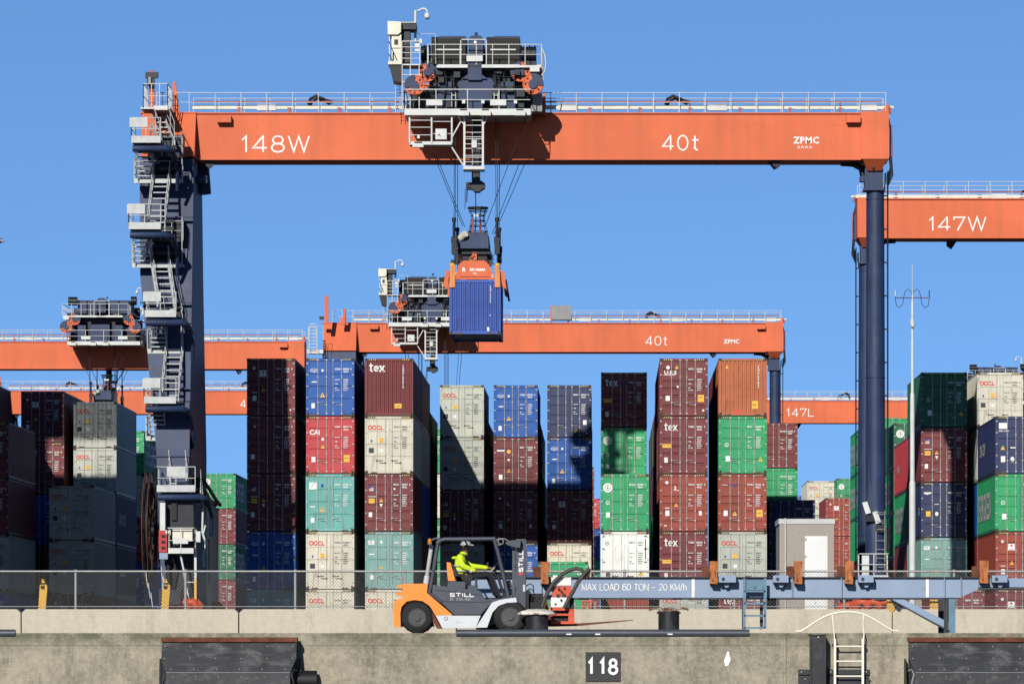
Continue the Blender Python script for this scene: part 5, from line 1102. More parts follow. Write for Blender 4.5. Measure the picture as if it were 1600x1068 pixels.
# ---------------------------------------------------------------- barrier, fence
YB0=137.0; zb1=Z_(951,YB0)
jo=[33-340*2,33-340,33,373,713,1053,1394,1734,2074]
for i,(a,b) in enumerate(zip(jo,jo[1:])):
    m=MB(); x0,x1=X_(a+1.0,YB0),X_(b-1.0,YB0); c=.10
    if i in (1,2,6): m.prism([(x0,0),(x1,0),(x1,zb1-c),(x1-c,zb1),(x0+c,zb1),(x0,zb1-c)],YB0,YB0+.45)
    else: m.prism([(x0,0),(x1,0),(x1,zb1-c),(x1-c,zb1),(x0+c,zb1),(x0,zb1-c)],YB0,YB0+.45)
    lab=['','low pale concrete block cut by the left edge of the picture','long concrete block left of the fender with two yellow posts behind','concrete block behind the rear of the forklift','concrete block behind the forklift load and black bollards','concrete block behind the blue trailer ladder','concrete block behind the landing leg of the trailer','','' ][i] or ('low concrete block beyond the %s edge of the picture'%('left' if i<3 else 'right'))
    tag(m.build('concrete_barrier',[M['barrier']],pos=((x0+x1)/2,YB0+.2,0)),lab,'concrete barrier','concrete blocks along the quay')
YFn=138.2; zft=Z_(892,YFn); zfb=.45
fe=empty('chain_link_fence',(0,YFn,0),'long chain link wire fence on steel posts above the concrete blocks','fence')
m=MB(); xs,xe=X_(-330,YFn),X_(1930,YFn); H_=zft-zfb; p=.066; x=xs-H_
cnt=0
while x<xe:
    a0,a1=max(x,xs),min(x+H_,xe)
    if a1>a0: 
        m.cyl((a0,YFn,zfb+(a0-x)),(a1,YFn,zfb+(a1-x)),.0038,3,cap=False); m.cyl((a0,YFn+.005,zft-(a0-x)),(a1,YFn+.005,zft-(a1-x)),.0038,3,cap=False)
    x+=p*1.414; cnt+=1
m.make('wire_mesh',[node_mat('fence_wire',(0.27,0.27,0.26),.5,var=.2,vs=2)],fe)
m=MB(); m.cyl((xs,YFn-.02,zft),(xe,YFn-.02,zft),.028,6); m.cyl((xs,YFn-.02,Z_(947,YFn)),(xe,YFn-.02,Z_(947,YFn)),.012,5); m.build('top_rail',[M['galv']],fe)
for k in range(-2,12):
    px=118+k*171.6; m=MB(); m.cyl((X_(px,YFn),YFn+.03,0),(X_(px,YFn),YFn+.03,zft+.02),.036,8); m.cyl((X_(px,YFn),YFn+.03,zft+.02),(X_(px,YFn),YFn+.03,zft+.05),.042,8); m.build('post',[M['galv']],fe)
# yellow posts
for i,(px,lab) in enumerate(((67,'leaning yellow steel post behind the fence, nearest the left edge'),(259,'leaning yellow steel post in front of the staircase leg'))):
    Yp=138.9; m=MB(); m.pprism([(px-8,965),(px+3,965),(px+7,915),(px+2,907),(px-1,907),(px-5,914)],Yp,Yp+.16); m.pprism([(px-3.5,919.5),(px+3,919.5),(px+2.5,914),(px-3,914)],Yp-.015,Yp-.002,mi=1); m.torus(W(px,906,Yp+.08),(0,1,0),.03,.012,10,5)
    m.box(X_(px-6,Yp),X_(px+2,Yp),Yp+.02,Yp+.14,0,Z_(964,Yp))
    tag(m.build('marker_post',[M['yellow'],M['black']],pos=(X_(px,Yp),Yp,0)),lab,'post','yellow posts behind the fence')
for px0,px1,lab in ((1386,1398,'yellow steel box behind the trailer beam beside orange bogies'),(1453,1467,'yellow steel box behind the fence right of the white pole')):
    Yp=140; m=MB(); m.box(X_(px0,Yp),X_(px1,Yp),Yp,Yp+.25,0,Z_(934,Yp)); m.box(X_(px0,Yp)-.01,X_(px1,Yp)+.01,Yp-.01,Yp+.26,Z_(934,Yp),Z_(933,Yp)); tag(m.build('yellow_box',[M['yellow']],pos=(X_(px0,Yp),Yp,0)),lab,'yellow box','yellow steel boxes behind the fence')
Yp=140.5
for a,lab in ((913,'small orange tripod stand behind the fence below the trailer beam'),(922,'tilted orange stand beside the tripod behind the fence')):
    m=MB(); m.bar(W(a-2,938,Yp),W(a,985,Yp),.06); m.bar(W(a-2,938,Yp),W(a+6,985,Yp),.05); m.bar(W(a+3,938,Yp),W(a-4,985,Yp),.05); m.box(X_(a-4,Yp),X_(a+5,Yp),Yp-.05,Yp+.05,Z_(940,Yp),Z_(937,Yp)); tag(m.build('orange_stand',[M['morange']],pos=(X_(a,Yp),Yp,0)),lab,'stand')
# hut
Yh=158; m=MB(); hx0,hx1=X_(1218,Yh),X_(1303,Yh); ht=Z_(810,Yh)
hut=empty('concrete_hut',((hx0+hx1)/2,Yh,0),'small pebbledash hut with a white door behind the trailer','hut')
m.box(hx0,hx1,Yh,Yh+3.2,0,ht-.16); m.build('wall',[M['hut']],hut)
m=MB(); m.box(hx0-.03,hx1+.03,Yh-.03,Yh+3.23,ht-.16,ht); m.build('roof',[M['hutroof']],hut)
m=MB(); m.cyl((X_(1227,Yh),Yh-.06,0),(X_(1227,Yh),Yh-.06,ht+.02),.022,6); m.build('drain_pipe',[M['white']],hut)
m=MB(); dx0,dx1=X_(1257.5,Yh),X_(1293,Yh); m.box(dx0,dx1,Yh-.03,Yh+.02,.1,Z_(837,Yh)); m.box(dx0+.06,dx1-.06,Yh-.045,Yh-.03,.16,Z_(839.5,Yh)); dd=m.build('door',[M['door_w']],hut)
m=MB()
for zz in (Z_(843,Yh),Z_(870,Yh),.6): m.box(dx0-.02,dx0+.05,Yh-.06,Yh-.045,zz,zz+.06,mi=0)
m.cyl((dx0+.12,Yh-.10,1.4),(dx0+.24,Yh-.10,1.4),.015,6); m.build('hinge',[M['galv']],dd)
mb=MB(); text(mb,'x',X_(1273,Yh),Z_(942,Yh),.06,Yh-.05,0,True,sx=1.2); text(mb,'...',X_(1269,Yh),Z_(937,Yh),.03,Yh-.05,0,True,sx=1.3); mb.build('lettering',[M['kmark']],dd)
# antenna pole
Ya=200; px=1425.5; pole=empty('antenna_pole',(X_(px,Ya),Ya,0),'tall white antenna pole right of the blue crane leg','antenna pole')
m=MB(); x=X_(px,Ya)
for z0,z1,r0,r1 in ((0,Z_(756,Ya),.135,.125),(Z_(756,Ya),Z_(750,Ya),.125,.095),(Z_(750,Ya),Z_(617,Ya),.095,.088),(Z_(617,Ya),Z_(613,Ya),.088,.062),(Z_(613,Ya),Z_(470,Ya),.062,.05)): m.cyl((x,Ya,z0),(x-.0,Ya,z1),r0,20,r2=r1)
m.build('pole',[M['white']],pole)
xa=X_(1422,Ya); 
m=MB(); m.cyl((x,Ya,Z_(471,Ya)),(x,Ya,Z_(456,Ya)),.03,6); m.cyl((x,Ya,Z_(456,Ya)),(x,Ya,Z_(412,Ya)),.012,5); m.build('whip_antenna',[M['white']],pole)
m=MB(); m.cyl((X_(1398,Ya),Ya,Z_(465,Ya)),(X_(1451,Ya),Ya,Z_(465,Ya)),.018,5); m.build('crossbar',[M['rust']],pole)
for s in (-1,1):
    m=MB(); e_=px+s*26.5; m.tube([W(px-.5,463,Ya),W(px+s*2,455,Ya),W(px+s*7,451.5,Ya),W(px+s*11,455,Ya),W(px+s*13.5,464,Ya),W(px+s*15,475,Ya),W(px+s*20,481,Ya),W(px+s*25,477,Ya),W(e_,466,Ya),W(e_,462,Ya)],.014,5); m.build('aerial_cable',[M['dkgrey']],pole)
    m=MB(); m.cyl(W(e_,463,Ya),W(e_,453.5,Ya),.035 if s<0 else .02,6); m.build('aerial',[M['white'] if s<0 else M['dkgrey']],pole)
m=MB(); m.cyl(W(px,499,Ya-.1),W(px,507,Ya-.1),.09,12); m.ball(W(px+.5,508.5,Ya-.12),.085,10,6); m.box(x-.07,x+.07,Ya-.1,Ya,Z_(506,Ya),Z_(500,Ya)); m.build('dome_camera',[M['white']],pole)
# ---------------------------------------------------------------- container trailer
Yt=128.3; tz1,tz0=Z_(902,Yt),Z_(933,Yt)
trl=empty('container_trailer',(X_(1160,Yt),Yt+1.2,0),'long pale blue container trailer lettered MAX LOAD 60 TON parked at the quay','trailer')
m=MB(); xa,xb=X_(736,Yt),X_(1500,Yt)
for y0 in (Yt,Yt+2.2):
    m.prism([(xa,tz0),(xb,tz0),(X_(1529,Yt),Z_(920,Yt)),(X_(1530,Yt),tz1),(xa,tz1)],y0+.10,y0+.16)
    m.box(xa,X_(1530,Yt),y0,y0+.26,tz1,tz1+.022,mi=1); m.box(xa,xb,y0,y0+.26,tz0-.022,tz0,mi=1)
    m.box(X_(1530,Yt),X_(1760,Yt),y0+.05,y0+.2,Z_(916.5,Yt),Z_(903,Yt)); m.box(X_(1530,Yt),X_(1760,Yt),y0,y0+.26,Z_(918,Yt),Z_(916.5,Yt),mi=1)
for px in (845,1237,1314,1475,1501): m.box(X_(px,Yt),X_(px,Yt)+.025,Yt+.01,Yt+.1,tz0,tz1)
for px in (760,900,1050,1200,1350,1500): m.box(X_(px,Yt),X_(px,Yt)+.15,Yt+.15,Yt+2.2,tz0+.1,tz0+.3)
main=m.build('chassis_beam',[M['lblue'],M['dkgrey']],trl)
m=MB()
for px in (1081,1447): m.box(X_(px,Yt),X_(px+4.5,Yt),Yt+.085,Yt+.098,tz0+.01,tz1-.01)
ms_='MAX LOAD 60 TON – 20 KM/h'; stext(m,ms_,X_(909.5,Yt),Z_(921.5,Yt),10/61.6,Yt+.088,0,.12,.92*(16.4-.08*24)/(swidth(ms_,.92,0)),.08); m.build('lettering',[M['wmark']],main)
def guide(px0,px1,top,bot):
    m=MB(); c=(px0+px1)/2; w_=(px1-px0)
    for y0 in (Yt-.30,Yt+2.40):
        m.pprism([(px0,top),(px1,top),(px1-.5,top+w_),(px1-2,top+w_*1.6),(px1-.5,bot-6),(px1-1,bot),(px0+.5,bot-1),(px0,bot-7),(px0+1.5,top+w_*1.7),(px0,top+w_)],y0,y0+.30)
        m.cyl(W(c-2,bot-6,Yt-.32),W(c-2,bot-6,Yt-.28),.03,8)
    m.box(X_(px0,Yt)-.0,X_(px1,Yt),Yt-.06,Yt+.1,Z_(bot+1,Yt),Z_(bot-12,Yt),mi=1)
    m.build('corner_guide',[M['clamp'],M['dkgrey']],trl)
    r=MB(); r.box(X_(px0-12,Yt+2.6),X_(px0,Yt+2.6),Yt+2.62,Yt+2.72,Z_(904,Yt),Z_(881,Yt)); r.build('rusty_plate',[M['rust']],trl)
for a in ((845,858,877,912),(1109,1122,876,912),(1241,1254.5,876,912),(1320,1334,876,912),(1530.5,1545,875,911)): guide(*a)
for a,s in ((1123,1),(1208,1),(1341,1),(1550,1)):
    m=MB(); m.box(X_(a,Yt-.3),X_(a+(27 if a<1200 else 24),Yt-.3),Yt-.3,Yt+.1,Z_(909.5,Yt),Z_(898.5,Yt)); m.prism([(X_(a+6,Yt),Z_(909,Yt)),(X_(a+21,Yt),Z_(909,Yt)),(X_(a+14,Yt),Z_(917,Yt)),(X_(a+10,Yt),Z_(917,Yt))],Yt-.12,Yt-.02)
    m.cyl(W(a+7,904,Yt-.32),W(a+7,904,Yt-.28),.045,8,mi=1); m.build('bracket',[M['lblue'],M['dkgrey']],trl)
m=MB(); Yl=Yt-.35
for px in (1163,1195.5): m.box(X_(px-2,Yl),X_(px+2,Yl),Yl,Yl+.07,Z_(981,Yl),Z_(903,Yl))
for py in (923,942,961,980): m.box(X_(1163,Yl),X_(1196,Yl),Yl,Yl+.09,Z_(py+1.5,Yl),Z_(py-1.3,Yl))
m.box(X_(1165,Yl),X_(1193,Yl),Yl+.08,Yl+.14,Z_(921,Yl),Z_(905,Yl)); m.cyl(W(1179,915,Yl+.05),W(1179,915,Yl+.1),.04,8)
for px in (1160,1188): m.box(X_(px,Yl),X_(px+5,Yl),Yl+.35,Yl+.42,Z_(982,Yl),Z_(933,Yl),mi=1)
m.build('ladder',[M['lblue2'],M['dkgrey']],trl)
m=MB()
for y0 in (Yt+.05,Yt+2.1):
    a,b=W(1388,934,y0),W(1486,985,y0); dz=.17
    m.hull([(a.x,y0,a.z),(a.x,y0+.12,a.z),(b.x,y0+.12,b.z),(b.x,y0,b.z)],[(a.x+.35,y0,a.z),(a.x+.35,y0+.12,a.z),(b.x,y0+.12,b.z+dz*1.1),(b.x,y0,b.z+dz*1.1)])
    m.hull([(a.x-.02,y0-.03,a.z-.0),(a.x-.02,y0+.2,a.z),(b.x-.05,y0+.2,b.z-.03),(b.x-.05,y0-.03,b.z-.03)],[(a.x,y0-.03,a.z+.02),(a.x,y0+.2,a.z+.02),(b.x-.02,y0+.2,b.z+.0),(b.x-.02,y0-.03,b.z)],mi=1)
m.prism([(X_(1391,Yt),tz0-.03),(X_(1412,Yt),tz0-.22),(X_(1407,Yt),tz0-.36),(X_(1403,Yt),tz0-.34)],Yt+.1,Yt+.25,mi=1)
m.build('brace',[M['lblue'],M['dkgrey']],trl)
for y0 in (Yt+.02,Yt+2.1):
    m=MB(); m.box(X_(1482.5,Yt),X_(1493,Yt),y0,y0+.18,0.02,tz0-.02); m.box(X_(1475,Yt),X_(1482,Yt),y0+.02,y0+.16,0.02,tz0-.02,mi=1); m.box(X_(1473,Yt),X_(1496,Yt),y0-.04,y0+.24,0,.03,mi=1)
    m.build('landing_leg',[M['lblue2'],M['dkgrey']],trl)
for px in (764,818):
    for y0 in (Yt+.05,Yt+1.8):
        m=MB(); c=Vector((X_(px,Yt),y0,.46)); m.cyl(c,c+Vector((0,.5,0)),.46,24); m.cyl(c-Vector((0,.01,0)),c+Vector((0,.1,0)),.24,16,mi=1); m.build('wheel',[M['tyre'],M['lblue2']],trl)
m=MB(); m.box(X_(760,Yt),X_(822,Yt),Yt+.5,Yt+2,.35,tz0); m.build('axle_frame',[M['dkgrey']],trl)
# ---------------------------------------------------------------- edge pipe, bollards, berth number
for a,b,lab in ((713,1171,'long dark steel pipe along the quay edge under the forklift'),(-260,24,'dark steel pipe along the quay edge at the left border')):
    m=MB(); m.cyl((X_(a,QY),QY+.02,Z_(988.5,QY)),(X_(b,QY),QY+.02,Z_(988.5,QY)),.095,20)
    if a>0:
        for px in (885,930,1043): m.box(X_(px,QY),X_(px+8,QY),QY-.085,QY-.06,Z_(991,QY),Z_(989,QY),mi=1)
    tag(m.build('edge_pipe',[M['fork_g'],M['wmark']],pos=(X_((a+b)/2,QY),QY,0)),lab,'pipe','steel pipes along the quay edge')
def bollard(px,w_,top,capw,lab,Yb,horn):
    x=X_(px,Yb); e=empty('bollard',(x,Yb,0),lab,'bollard','mooring bollards on the quay'); r=w_/2*Yb/F; zt_=Z_(top,Yb)
    m=MB(); m.cyl((x,Yb,0),(x,Yb,zt_-.02),r,28); m.cyl((x,Yb,0),(x,Yb,.03),r*1.25,28); m.build('post',[M['bollard']],e)
    m=MB(); cw=capw/2*Yb/F; k=12
    for sy in (1,):
        vs=[];n=28
        prof=[(0,zt_+.115),(.45,zt_+.105),(.80,zt_+.06),(1.0,zt_-.0),(.97,zt_-.03),(.62,zt_-.02),(.5,zt_-.10)] if not horn else [(0,zt_+.07),(.35,zt_+.06),(.7,zt_+.035),(1.0,zt_+.0),(.98,zt_-.03),(.6,zt_-.01),(.5,zt_-.06)]
        for rr,z in prof:
            for i in range(n): a=2*math.pi*i/n; vs.append((x+cw*rr*math.cos(a),Yb+max(r*1.02,cw*.75)*rr*math.sin(a),z+random.uniform(-.006,.006)-(.05 if horn and rr>.9 and abs(math.cos(a))>.85 else 0)))
        m._add(vs,[(j*n+i,j*n+(i+1)%n,(j+1)*n+(i+1)%n,(j+1)*n+i) for j in range(len(prof)-1) for i in range(n)],True)
    if horn:
        for s in (-1,1): m.tube([(x+s*r*.6,Yb,zt_+.03),(x+s*r*1.3,Yb,zt_+.055),(x+s*r*1.75,Yb-.02,zt_+.03),(x+s*r*1.85,Yb-.02,zt_-.01)],.028,7)
    m.build('cap',[M['bcap'] if not horn else M['rustcap']],e)
M['rustcap']=node_mat('rusty_cap',(0.16,0.07,0.035),.8,var=.3,vs=8,dirt=(0.5,0.45,0.38),damt=.9,dscale=(6,6,20),dthr=(.5,.56))
bollard(839,35.5,958,61,'thick black bollard in front of the forklift front wheel',124.05,False)
bollard(1045,33,953,38,'black bollard with rusty horned cap standing alone right of the forks',124.3,True)
m=MB(); m.box(X_(915,QY),X_(969.5,QY),QY-.04,QY-.016,Z_(1063.5,QY),Z_(1018,QY)); bp_=m.build('berth_sign',[M['kplate']] if 'kplate' in M else [node_mat('plate_black',(0.028,0.028,0.032),.5,var=.1)],pos=(X_(942,QY),QY,Z_(1040,QY)))
tag(bp_,'square black plate with white number 118 on the quay wall','number sign')
m=MB(); 
for s,px in (('1',919.5),('1',937.5),('8',951.5)): stext(m,s,X_(px,QY),Z_(1051.5,QY),22/64,QY-.044,0,.19,.82)
m.build('lettering',[M['wmark']],bp_)
m=MB(); m.poly([(X_(a,QY),Z_(b,QY)) for a,b in ((1133,1040),(1131,1031),(1134,1024),(1136,1017),(1139,1017),(1140,1024),(1142,1030),(1139,1036),(1138,1039))],QY-.019); tag(m.build('paint_splash',[M['wmark']],pos=(X_(1136,QY),QY,Z_(1030,QY))),'white paint splash on the quay wall right of the number plate','paint splash')
rs=random.Random(3); st=concrete('stain_concrete',(0.13,0.125,0.11),(0.10,0.095,0.08))
cr=MB()
for k in range(0):
    px=rs.choice((30,160,520,610,700,820,1010,1090,1190))+rs.uniform(-20,20); py=rs.uniform(1006,1020); pts=[W(px,py,QY-.018)]
    for j in range(rs.randint(4,8)): px+=rs.uniform(-3,9); py+=rs.uniform(2,9); pts.append(W(px,py,QY-.018))
    cr.tube(pts,.004,3)
# ---------------------------------------------------------------- fenders
def fender(x0,x1,label,right):
    Yf_=QY-.95; e=empty('quay_fender',(X_((x0+x1)/2,Yf_),Yf_,-1.5),label,'fender','black fenders on the quay wall')
    a,b=X_(x0,QY-.6),X_(x1,QY-.6); zt_=Z_(1002,QY-.6); zm=Z_(1050,QY-1.0); c=.13
    m=MB(); ym_=lambda z:QY-.55-.40*(zt_-z)/(zt_-zm); z2=Z_(1028,QY-.75); ya,yb,yc_=QY-.55,ym_(z2),QY-.95
    m.hull([(a,ya,zt_),(b,ya,zt_),(b,QY-.3,zt_),(a,QY-.3,zt_)],[(a,yb,z2),(b,yb,z2),(b,QY-.3,z2),(a,QY-.3,z2)])
    m.hull([(a,yb,z2),(b,yb,z2),(b,QY-.3,z2),(a,QY-.3,z2)],[(a+c,yc_,zm),(b-c,yc_,zm),(b-c,QY-.3,zm),(a+c,QY-.3,zm)])
    m.box(a+c,b-c,QY-.94,QY-.3,-3.6,zm); m.tube([(a+c,QY-.95,zm),(b-c,QY-.95,zm)],.010,6,mi=1)
    m.hull([(a,yb+.02,z2),(a+c,yc_+.03,zm),(a+c,QY-.3,zm),(a,QY-.3,z2)],[(a,QY-.6,-3.6),(a+c,QY-.90,-3.6),(a+c,QY-.3,-3.6),(a,QY-.3,-3.6)])
    panel=m.build('panel',[M['fender'],M['grey']],e)
    m=MB(); m.box(a-.02,b+.02,QY-.62,QY-.2,zt_,zt_+.11); m.build('top_channel',[M['rust']],e)
    m=MB()
    for i in range(6):
        xx=a+.08+(b-a-.16)*i/5
        for py,yy in ((1009,ym_(Z_(1009,QY-.6))-.01),(1028,ym_(Z_(1028,QY-.7))-.01)): m.ball((xx,yy,Z_(py,QY-.6)),.022,8,4)
        xx=a+c+.12+(b-a-2*c-.24)*i/5; m.ball((xx,ym_(Z_(1045,QY-.9))-.01,Z_(1045,QY-.9)),.022,8,4); m.ball((xx+.05,QY-.95,Z_(1057,QY-.95)),.02,8,4)
    m.build('bolt',[M['grey']],panel)
    m=MB()
    for s,q in ((-1,a),(1,b)):
        if s<0 or not right: m.hull([(q+s*.09,QY-.3,Z_(1028,QY)),(q+s*.06,QY-.3,Z_(1028,QY)),(q+s*.06,QY,Z_(1028,QY)),(q+s*.09,QY,Z_(1028,QY))],[(q+s*.09,QY-.7,-3),(q+s*.02,QY-.7,-3),(q+s*.02,QY,-3),(q+s*.09,QY,-3)])
    m.box(a+.5,b-.5,QY-.32,QY+.0,-3.4,-1.0)
    m.build('support',[M['black']],e)
    m=MB(); 
    for s,q in ((-1,a),(1,b)):
        m.tube([(q+s*.02,QY-.7,Z_(1047,QY-.7)),(q-s*.06,QY-.8,Z_(1045,QY-.8)),(q-s*.10,QY-.9,Z_(1053,QY-.9)),(q-s*.05,QY-.9,Z_(1066,QY-.9)),(q+s*.0,QY-.85,Z_(1080,QY-.9))],.022,6)
    m.build('chain',[M['dkgrey'] if not right else M['grey']],e)
    return e
fender(253,463,'black bolted fender with a rusty top on the left of the quay wall',False)
fender(1420.5,1640,'black bolted fender with a rusty top at the right edge of the quay wall',True)
m=MB(); m.cyl((X_(464,QY),QY-.25,Z_(1062,QY)),(X_(496,QY),QY-.25,Z_(1062,QY)),.24,18); tag(m.build('rubber_roll',[M['black']],pos=(X_(480,QY),QY-.25,Z_(1062,QY))),'black rubber cylinder sticking out beside the left fender','rubber fender')
# dark channel post and bracket plates
e=empty('guide_post',(X_(1277,QY),QY,-2),'dark steel channel post bolted to the quay wall left of the ladder','steel post')
m=MB(); m.box(X_(1265,QY),X_(1287,QY),QY-.55,QY-.02,-3.8,Z_(992,QY)); m.box(X_(1263.5,QY),X_(1266.5,QY),QY-.60,QY-.5,-3.8,Z_(990.5,QY)); m.box(X_(1285,QY),X_(1289,QY),QY-.60,QY-.5,-3.8,Z_(990.5,QY)); m.box(X_(1263.5,QY),X_(1289,QY),QY-.60,QY-.0,Z_(992,QY),Z_(990.5,QY)); m.ball((X_(1277,QY),QY-.56,Z_(995,QY)),.02,8,4,mi=1)
m.build('channel',[M['bollard'],M['wmark']],e)
m=MB()
for a,b in ((1247,1264),(1289,1358)): 
    m.box(X_(a,QY),X_(b,QY),QY-.10,QY-.016,Z_(1053,QY),Z_(1045,QY)); m.box(X_(a,QY),X_(b,QY),QY-.10,QY-.016,Z_(1068,QY),Z_(1059.5,QY)); m.box(X_(a,QY),X_(b,QY),QY-.04,QY-.016,Z_(1080,QY),Z_(1045,QY))
for px in (1252,1298,1353): m.ball((X_(px,QY),QY-.11,Z_(1049,QY)),.025,8,4,mi=1); m.ball((X_(px+6,QY),QY-.11,Z_(1060,QY)),.02,8,4,mi=1)
m.build('bracket_plate',[M['dkgrey'],M['galv']],e)
# quay ladder with arched grab rail
e=empty('quay_ladder',(X_(1325,QY),QY-.4,-2),'cream steel ladder with a wide arched grab rail on the quay wall','ladder')
Yq=QY-.32; m=MB()
for px in (1304.5,1348): m.box(X_(px-1.8,Yq),X_(px+1.8,Yq),Yq-.04,Yq+.04,-3.8,Z_(997,Yq))
m.build('stringer',[M['ladder']],e)
for k in range(7):
    m=MB(); py=1009+k*23.3; m.cyl((X_(1304.5,Yq),Yq,Z_(py,Yq)),(X_(1348,Yq),Yq,Z_(py,Yq)),.022,8); m.build('rung',[M['ladder']],e)
m=MB(); Yg=123.85
pts=[(1243,985.5),(1252,985),(1262,979),(1275,970),(1288,962.5),(1300,958),(1312,955.8),(1325,955),(1337,956),(1349,958.5),(1361,964),(1374,972),(1387,980),(1395,984.5),(1404,985)]
m.tube([W(a,b,Yg) for a,b in pts],.027,8)
m.tube([W(1300,958,Yg),W(1302,975,Yg),W(1303.5,990,Yq),W(1304,1004,Yq)],.018,7); m.tube([W(1349,958.5,Yg),W(1348.5,975,Yg),W(1350,990,Yq),W(1349,1003,Yq)],.018,7)
m.build('grab_rail',[M['ladder']],e)
m=MB(); m.box(X_(1301,Yq),X_(1308,Yq),Yq-.02,QY-.0,Z_(1008,Yq),Z_(1005,Yq)); m.box(X_(1345,Yq),X_(1352,Yq),Yq-.02,QY-.0,Z_(1008,Yq),Z_(1005,Yq)); m.build('wall_bracket',[M['dkgrey']],e)
# ---------------------------------------------------------------- forklift
Yk=124.45; FW=1.30; Yk2=Yk+FW
fk=empty('forklift',(X_(715,Yk),Yk+FW/2,0),'orange and grey forklift truck driving along the quay edge with its forks low','forklift')
m=MB(); cw=[(616,978),(614,955),(614.5,941),(620,936),(629,934),(629,930),(620,930),(618,928),(618,925.5),(627,924.5),(629,921),(629,918.5),(620,918),(620,914),(632,911.5),(668.5,911),(667,925.5),(707,959.5),(680,960.5),(677,955),(671.6,946),(660.5,938.5),(647.7,936.5),(635,939),(627.5,947),(625.5,957),(626,979)]
m.pprism(cw,Yk+.02,Yk+.34); m.pprism(cw,Yk2-.34,Yk2-.02); m.pprism([(616,960),(614.5,941),(629,934),(629,912),(668.5,911),(667,925.5),(690,946),(640,946)],Yk+.33,Yk2-.33); m.box(X_(614,Yk),X_(628,Yk),Yk+.33,Yk2-.33,Z_(978,Yk),Z_(940,Yk))
m.build('counterweight',[M['fork_o']],fk)
m=MB(); m.pprism([(672,950),(690,981),(683,981),(677,972)],Yk+.05,Yk2-.05); m.pprism([(630,944),(668,944),(678,978),(622,978)],Yk+.4,Yk2-.4)
m.build('inner_arch',[M['rust'],M['black']],fk)
m=MB(); m.pprism([(675,927),(676.5,913),(750.5,922.5),(758.5,935.5),(781,934.5),(793,932),(800,928),(802,938),(768.7,939.5),(751,959.3),(709.5,959.3)],Yk+.03,Yk+.30); m.pprism([(675,927),(676.5,913),(720,918),(750.5,935),(781,938),(751,959.3),(709.5,959.3)],Yk2-.3,Yk2-.03); m.box(X_(705,Yk),X_(775,Yk),Yk+.3,Yk2-.3,.25,.62); m.box(X_(676,Yk),X_(722,Yk),Yk+.3,Yk2-.3,.5,Z_(916,Yk))
bd=m.build('body',[M['fork_g']],fk)
m=MB(); m.tube([W(680,921,Yk+.026),W(716,924,Yk+.026),W(752,929,Yk+.026)],.006,4,mi=1); m.tube([W(690,939,Yk+.026),W(755,940,Yk+.026),W(768,938,Yk+.026)],.006,4,mi=1)
stext(m,'STILL',X_(703,Yk),Z_(931.3,Yk),.085,Yk+.022,0,.26,1.9,.25); text(m,'R 70-45',X_(702.5,Yk),Z_(937.6,Yk),.065,Yk+.022,2,True,sx=1.75)
m.build('lettering',[M['wmark'],M['black'],M['grey']],bd)
m=MB(); m.pprism([(681,961),(751,961),(743,980),(691,980.5)],Yk,Yk+.28); m.pprism([(681,961),(751,961),(743,980),(691,980.5)],Yk2-.28,Yk2)
m.pprism([(743,979.8),(759,955.7),(768.7,940.5),(781,936.5),(792,934.5),(806,932.8),(808,940),(792,941),(779,945.5),(769.5,956),(761,979.5)],Yk-.03,Yk+.30); m.pprism([(743,979.8),(759,955.7),(768.7,940.5),(781,936.5),(806,932.8),(808,940),(792,941),(779,945.5),(769.5,956),(761,979.5)],Yk2-.3,Yk2+.03)
m.cyl(W(696.8,965.5,Yk-.01),W(696.8,965.5,Yk+.02),.045,14,mi=1); m.cyl(W(696.8,965.5,Yk-.02),W(696.8,965.5,Yk+.02),.033,14); m.build('side_step',[M['fork_s'],M['dkgrey']],fk)
def wheel(px,py,rp,yy,wd,near):
    r=rp/63.45; c=Vector((X_(px,Yk),yy,r)); m=MB(); n=40
    prof=[(.60,0.0),(.90,.0),(.97,.03),(1.0,.07),(1.0,.26),(.97,.30),(.60,.32)]
    vs=[(c.x+r*a*math.cos(2*math.pi*i/n),c.y+b*wd/.32,c.z+r*a*math.sin(2*math.pi*i/n)) for a,b in prof for i in range(n)]
    m._add(vs,[(j*n+i,j*n+(i+1)%n,(j+1)*n+(i+1)%n,(j+1)*n+i) for j in range(len(prof)-1) for i in range(n)],True)
    for i in range(0,n): 
        a=2*math.pi*i/n; 
        if i%2==0: m.box(c.x+r*math.cos(a)-.012,c.x+r*math.cos(a)+.012,c.y+.03,c.y+wd-.03,c.z+r*math.sin(a)*.992-.012,c.z+r*math.sin(a)*.992+.006)
    o=m.build('tyre',[M['tyre']],fk)
    m=MB(); m.cyl(c+Vector((0,.03,0)),c+Vector((0,.12,0)),r*.60,28,r2=r*.5); m.cyl(c+Vector((0,-.01,0)),c+Vector((0,.10,0)),r*.22,16); m.torus(c+Vector((0,.02,0)),(0,1,0),r*.57,.012,30,6)
    for i in range(8): a=2*math.pi*i/8; m.cyl(c+Vector((r*.38*math.cos(a),.02,r*.38*math.sin(a))),c+Vector((r*.38*math.cos(a),.08,r*.38*math.sin(a))),.018,8)
    if not near: 
        for k,v in enumerate(m.v): m.v[k]=(v[0],2*(c.y+wd/2)-v[1],v[2])
    m.build('rim',[M['rimg']],o)
M['rimg']=node_mat('rim_dark',(0.06,0.06,0.063),.5,var=.2,dirt=(0.2,0.18,0.16),damt=.4,dscale=(5,5,5))
for px,rp in ((651.3,24.8),(797,26)):
    wheel(px,0,rp,Yk-.01,.34,True); wheel(px,0,rp,Yk2-.33,.34,False)
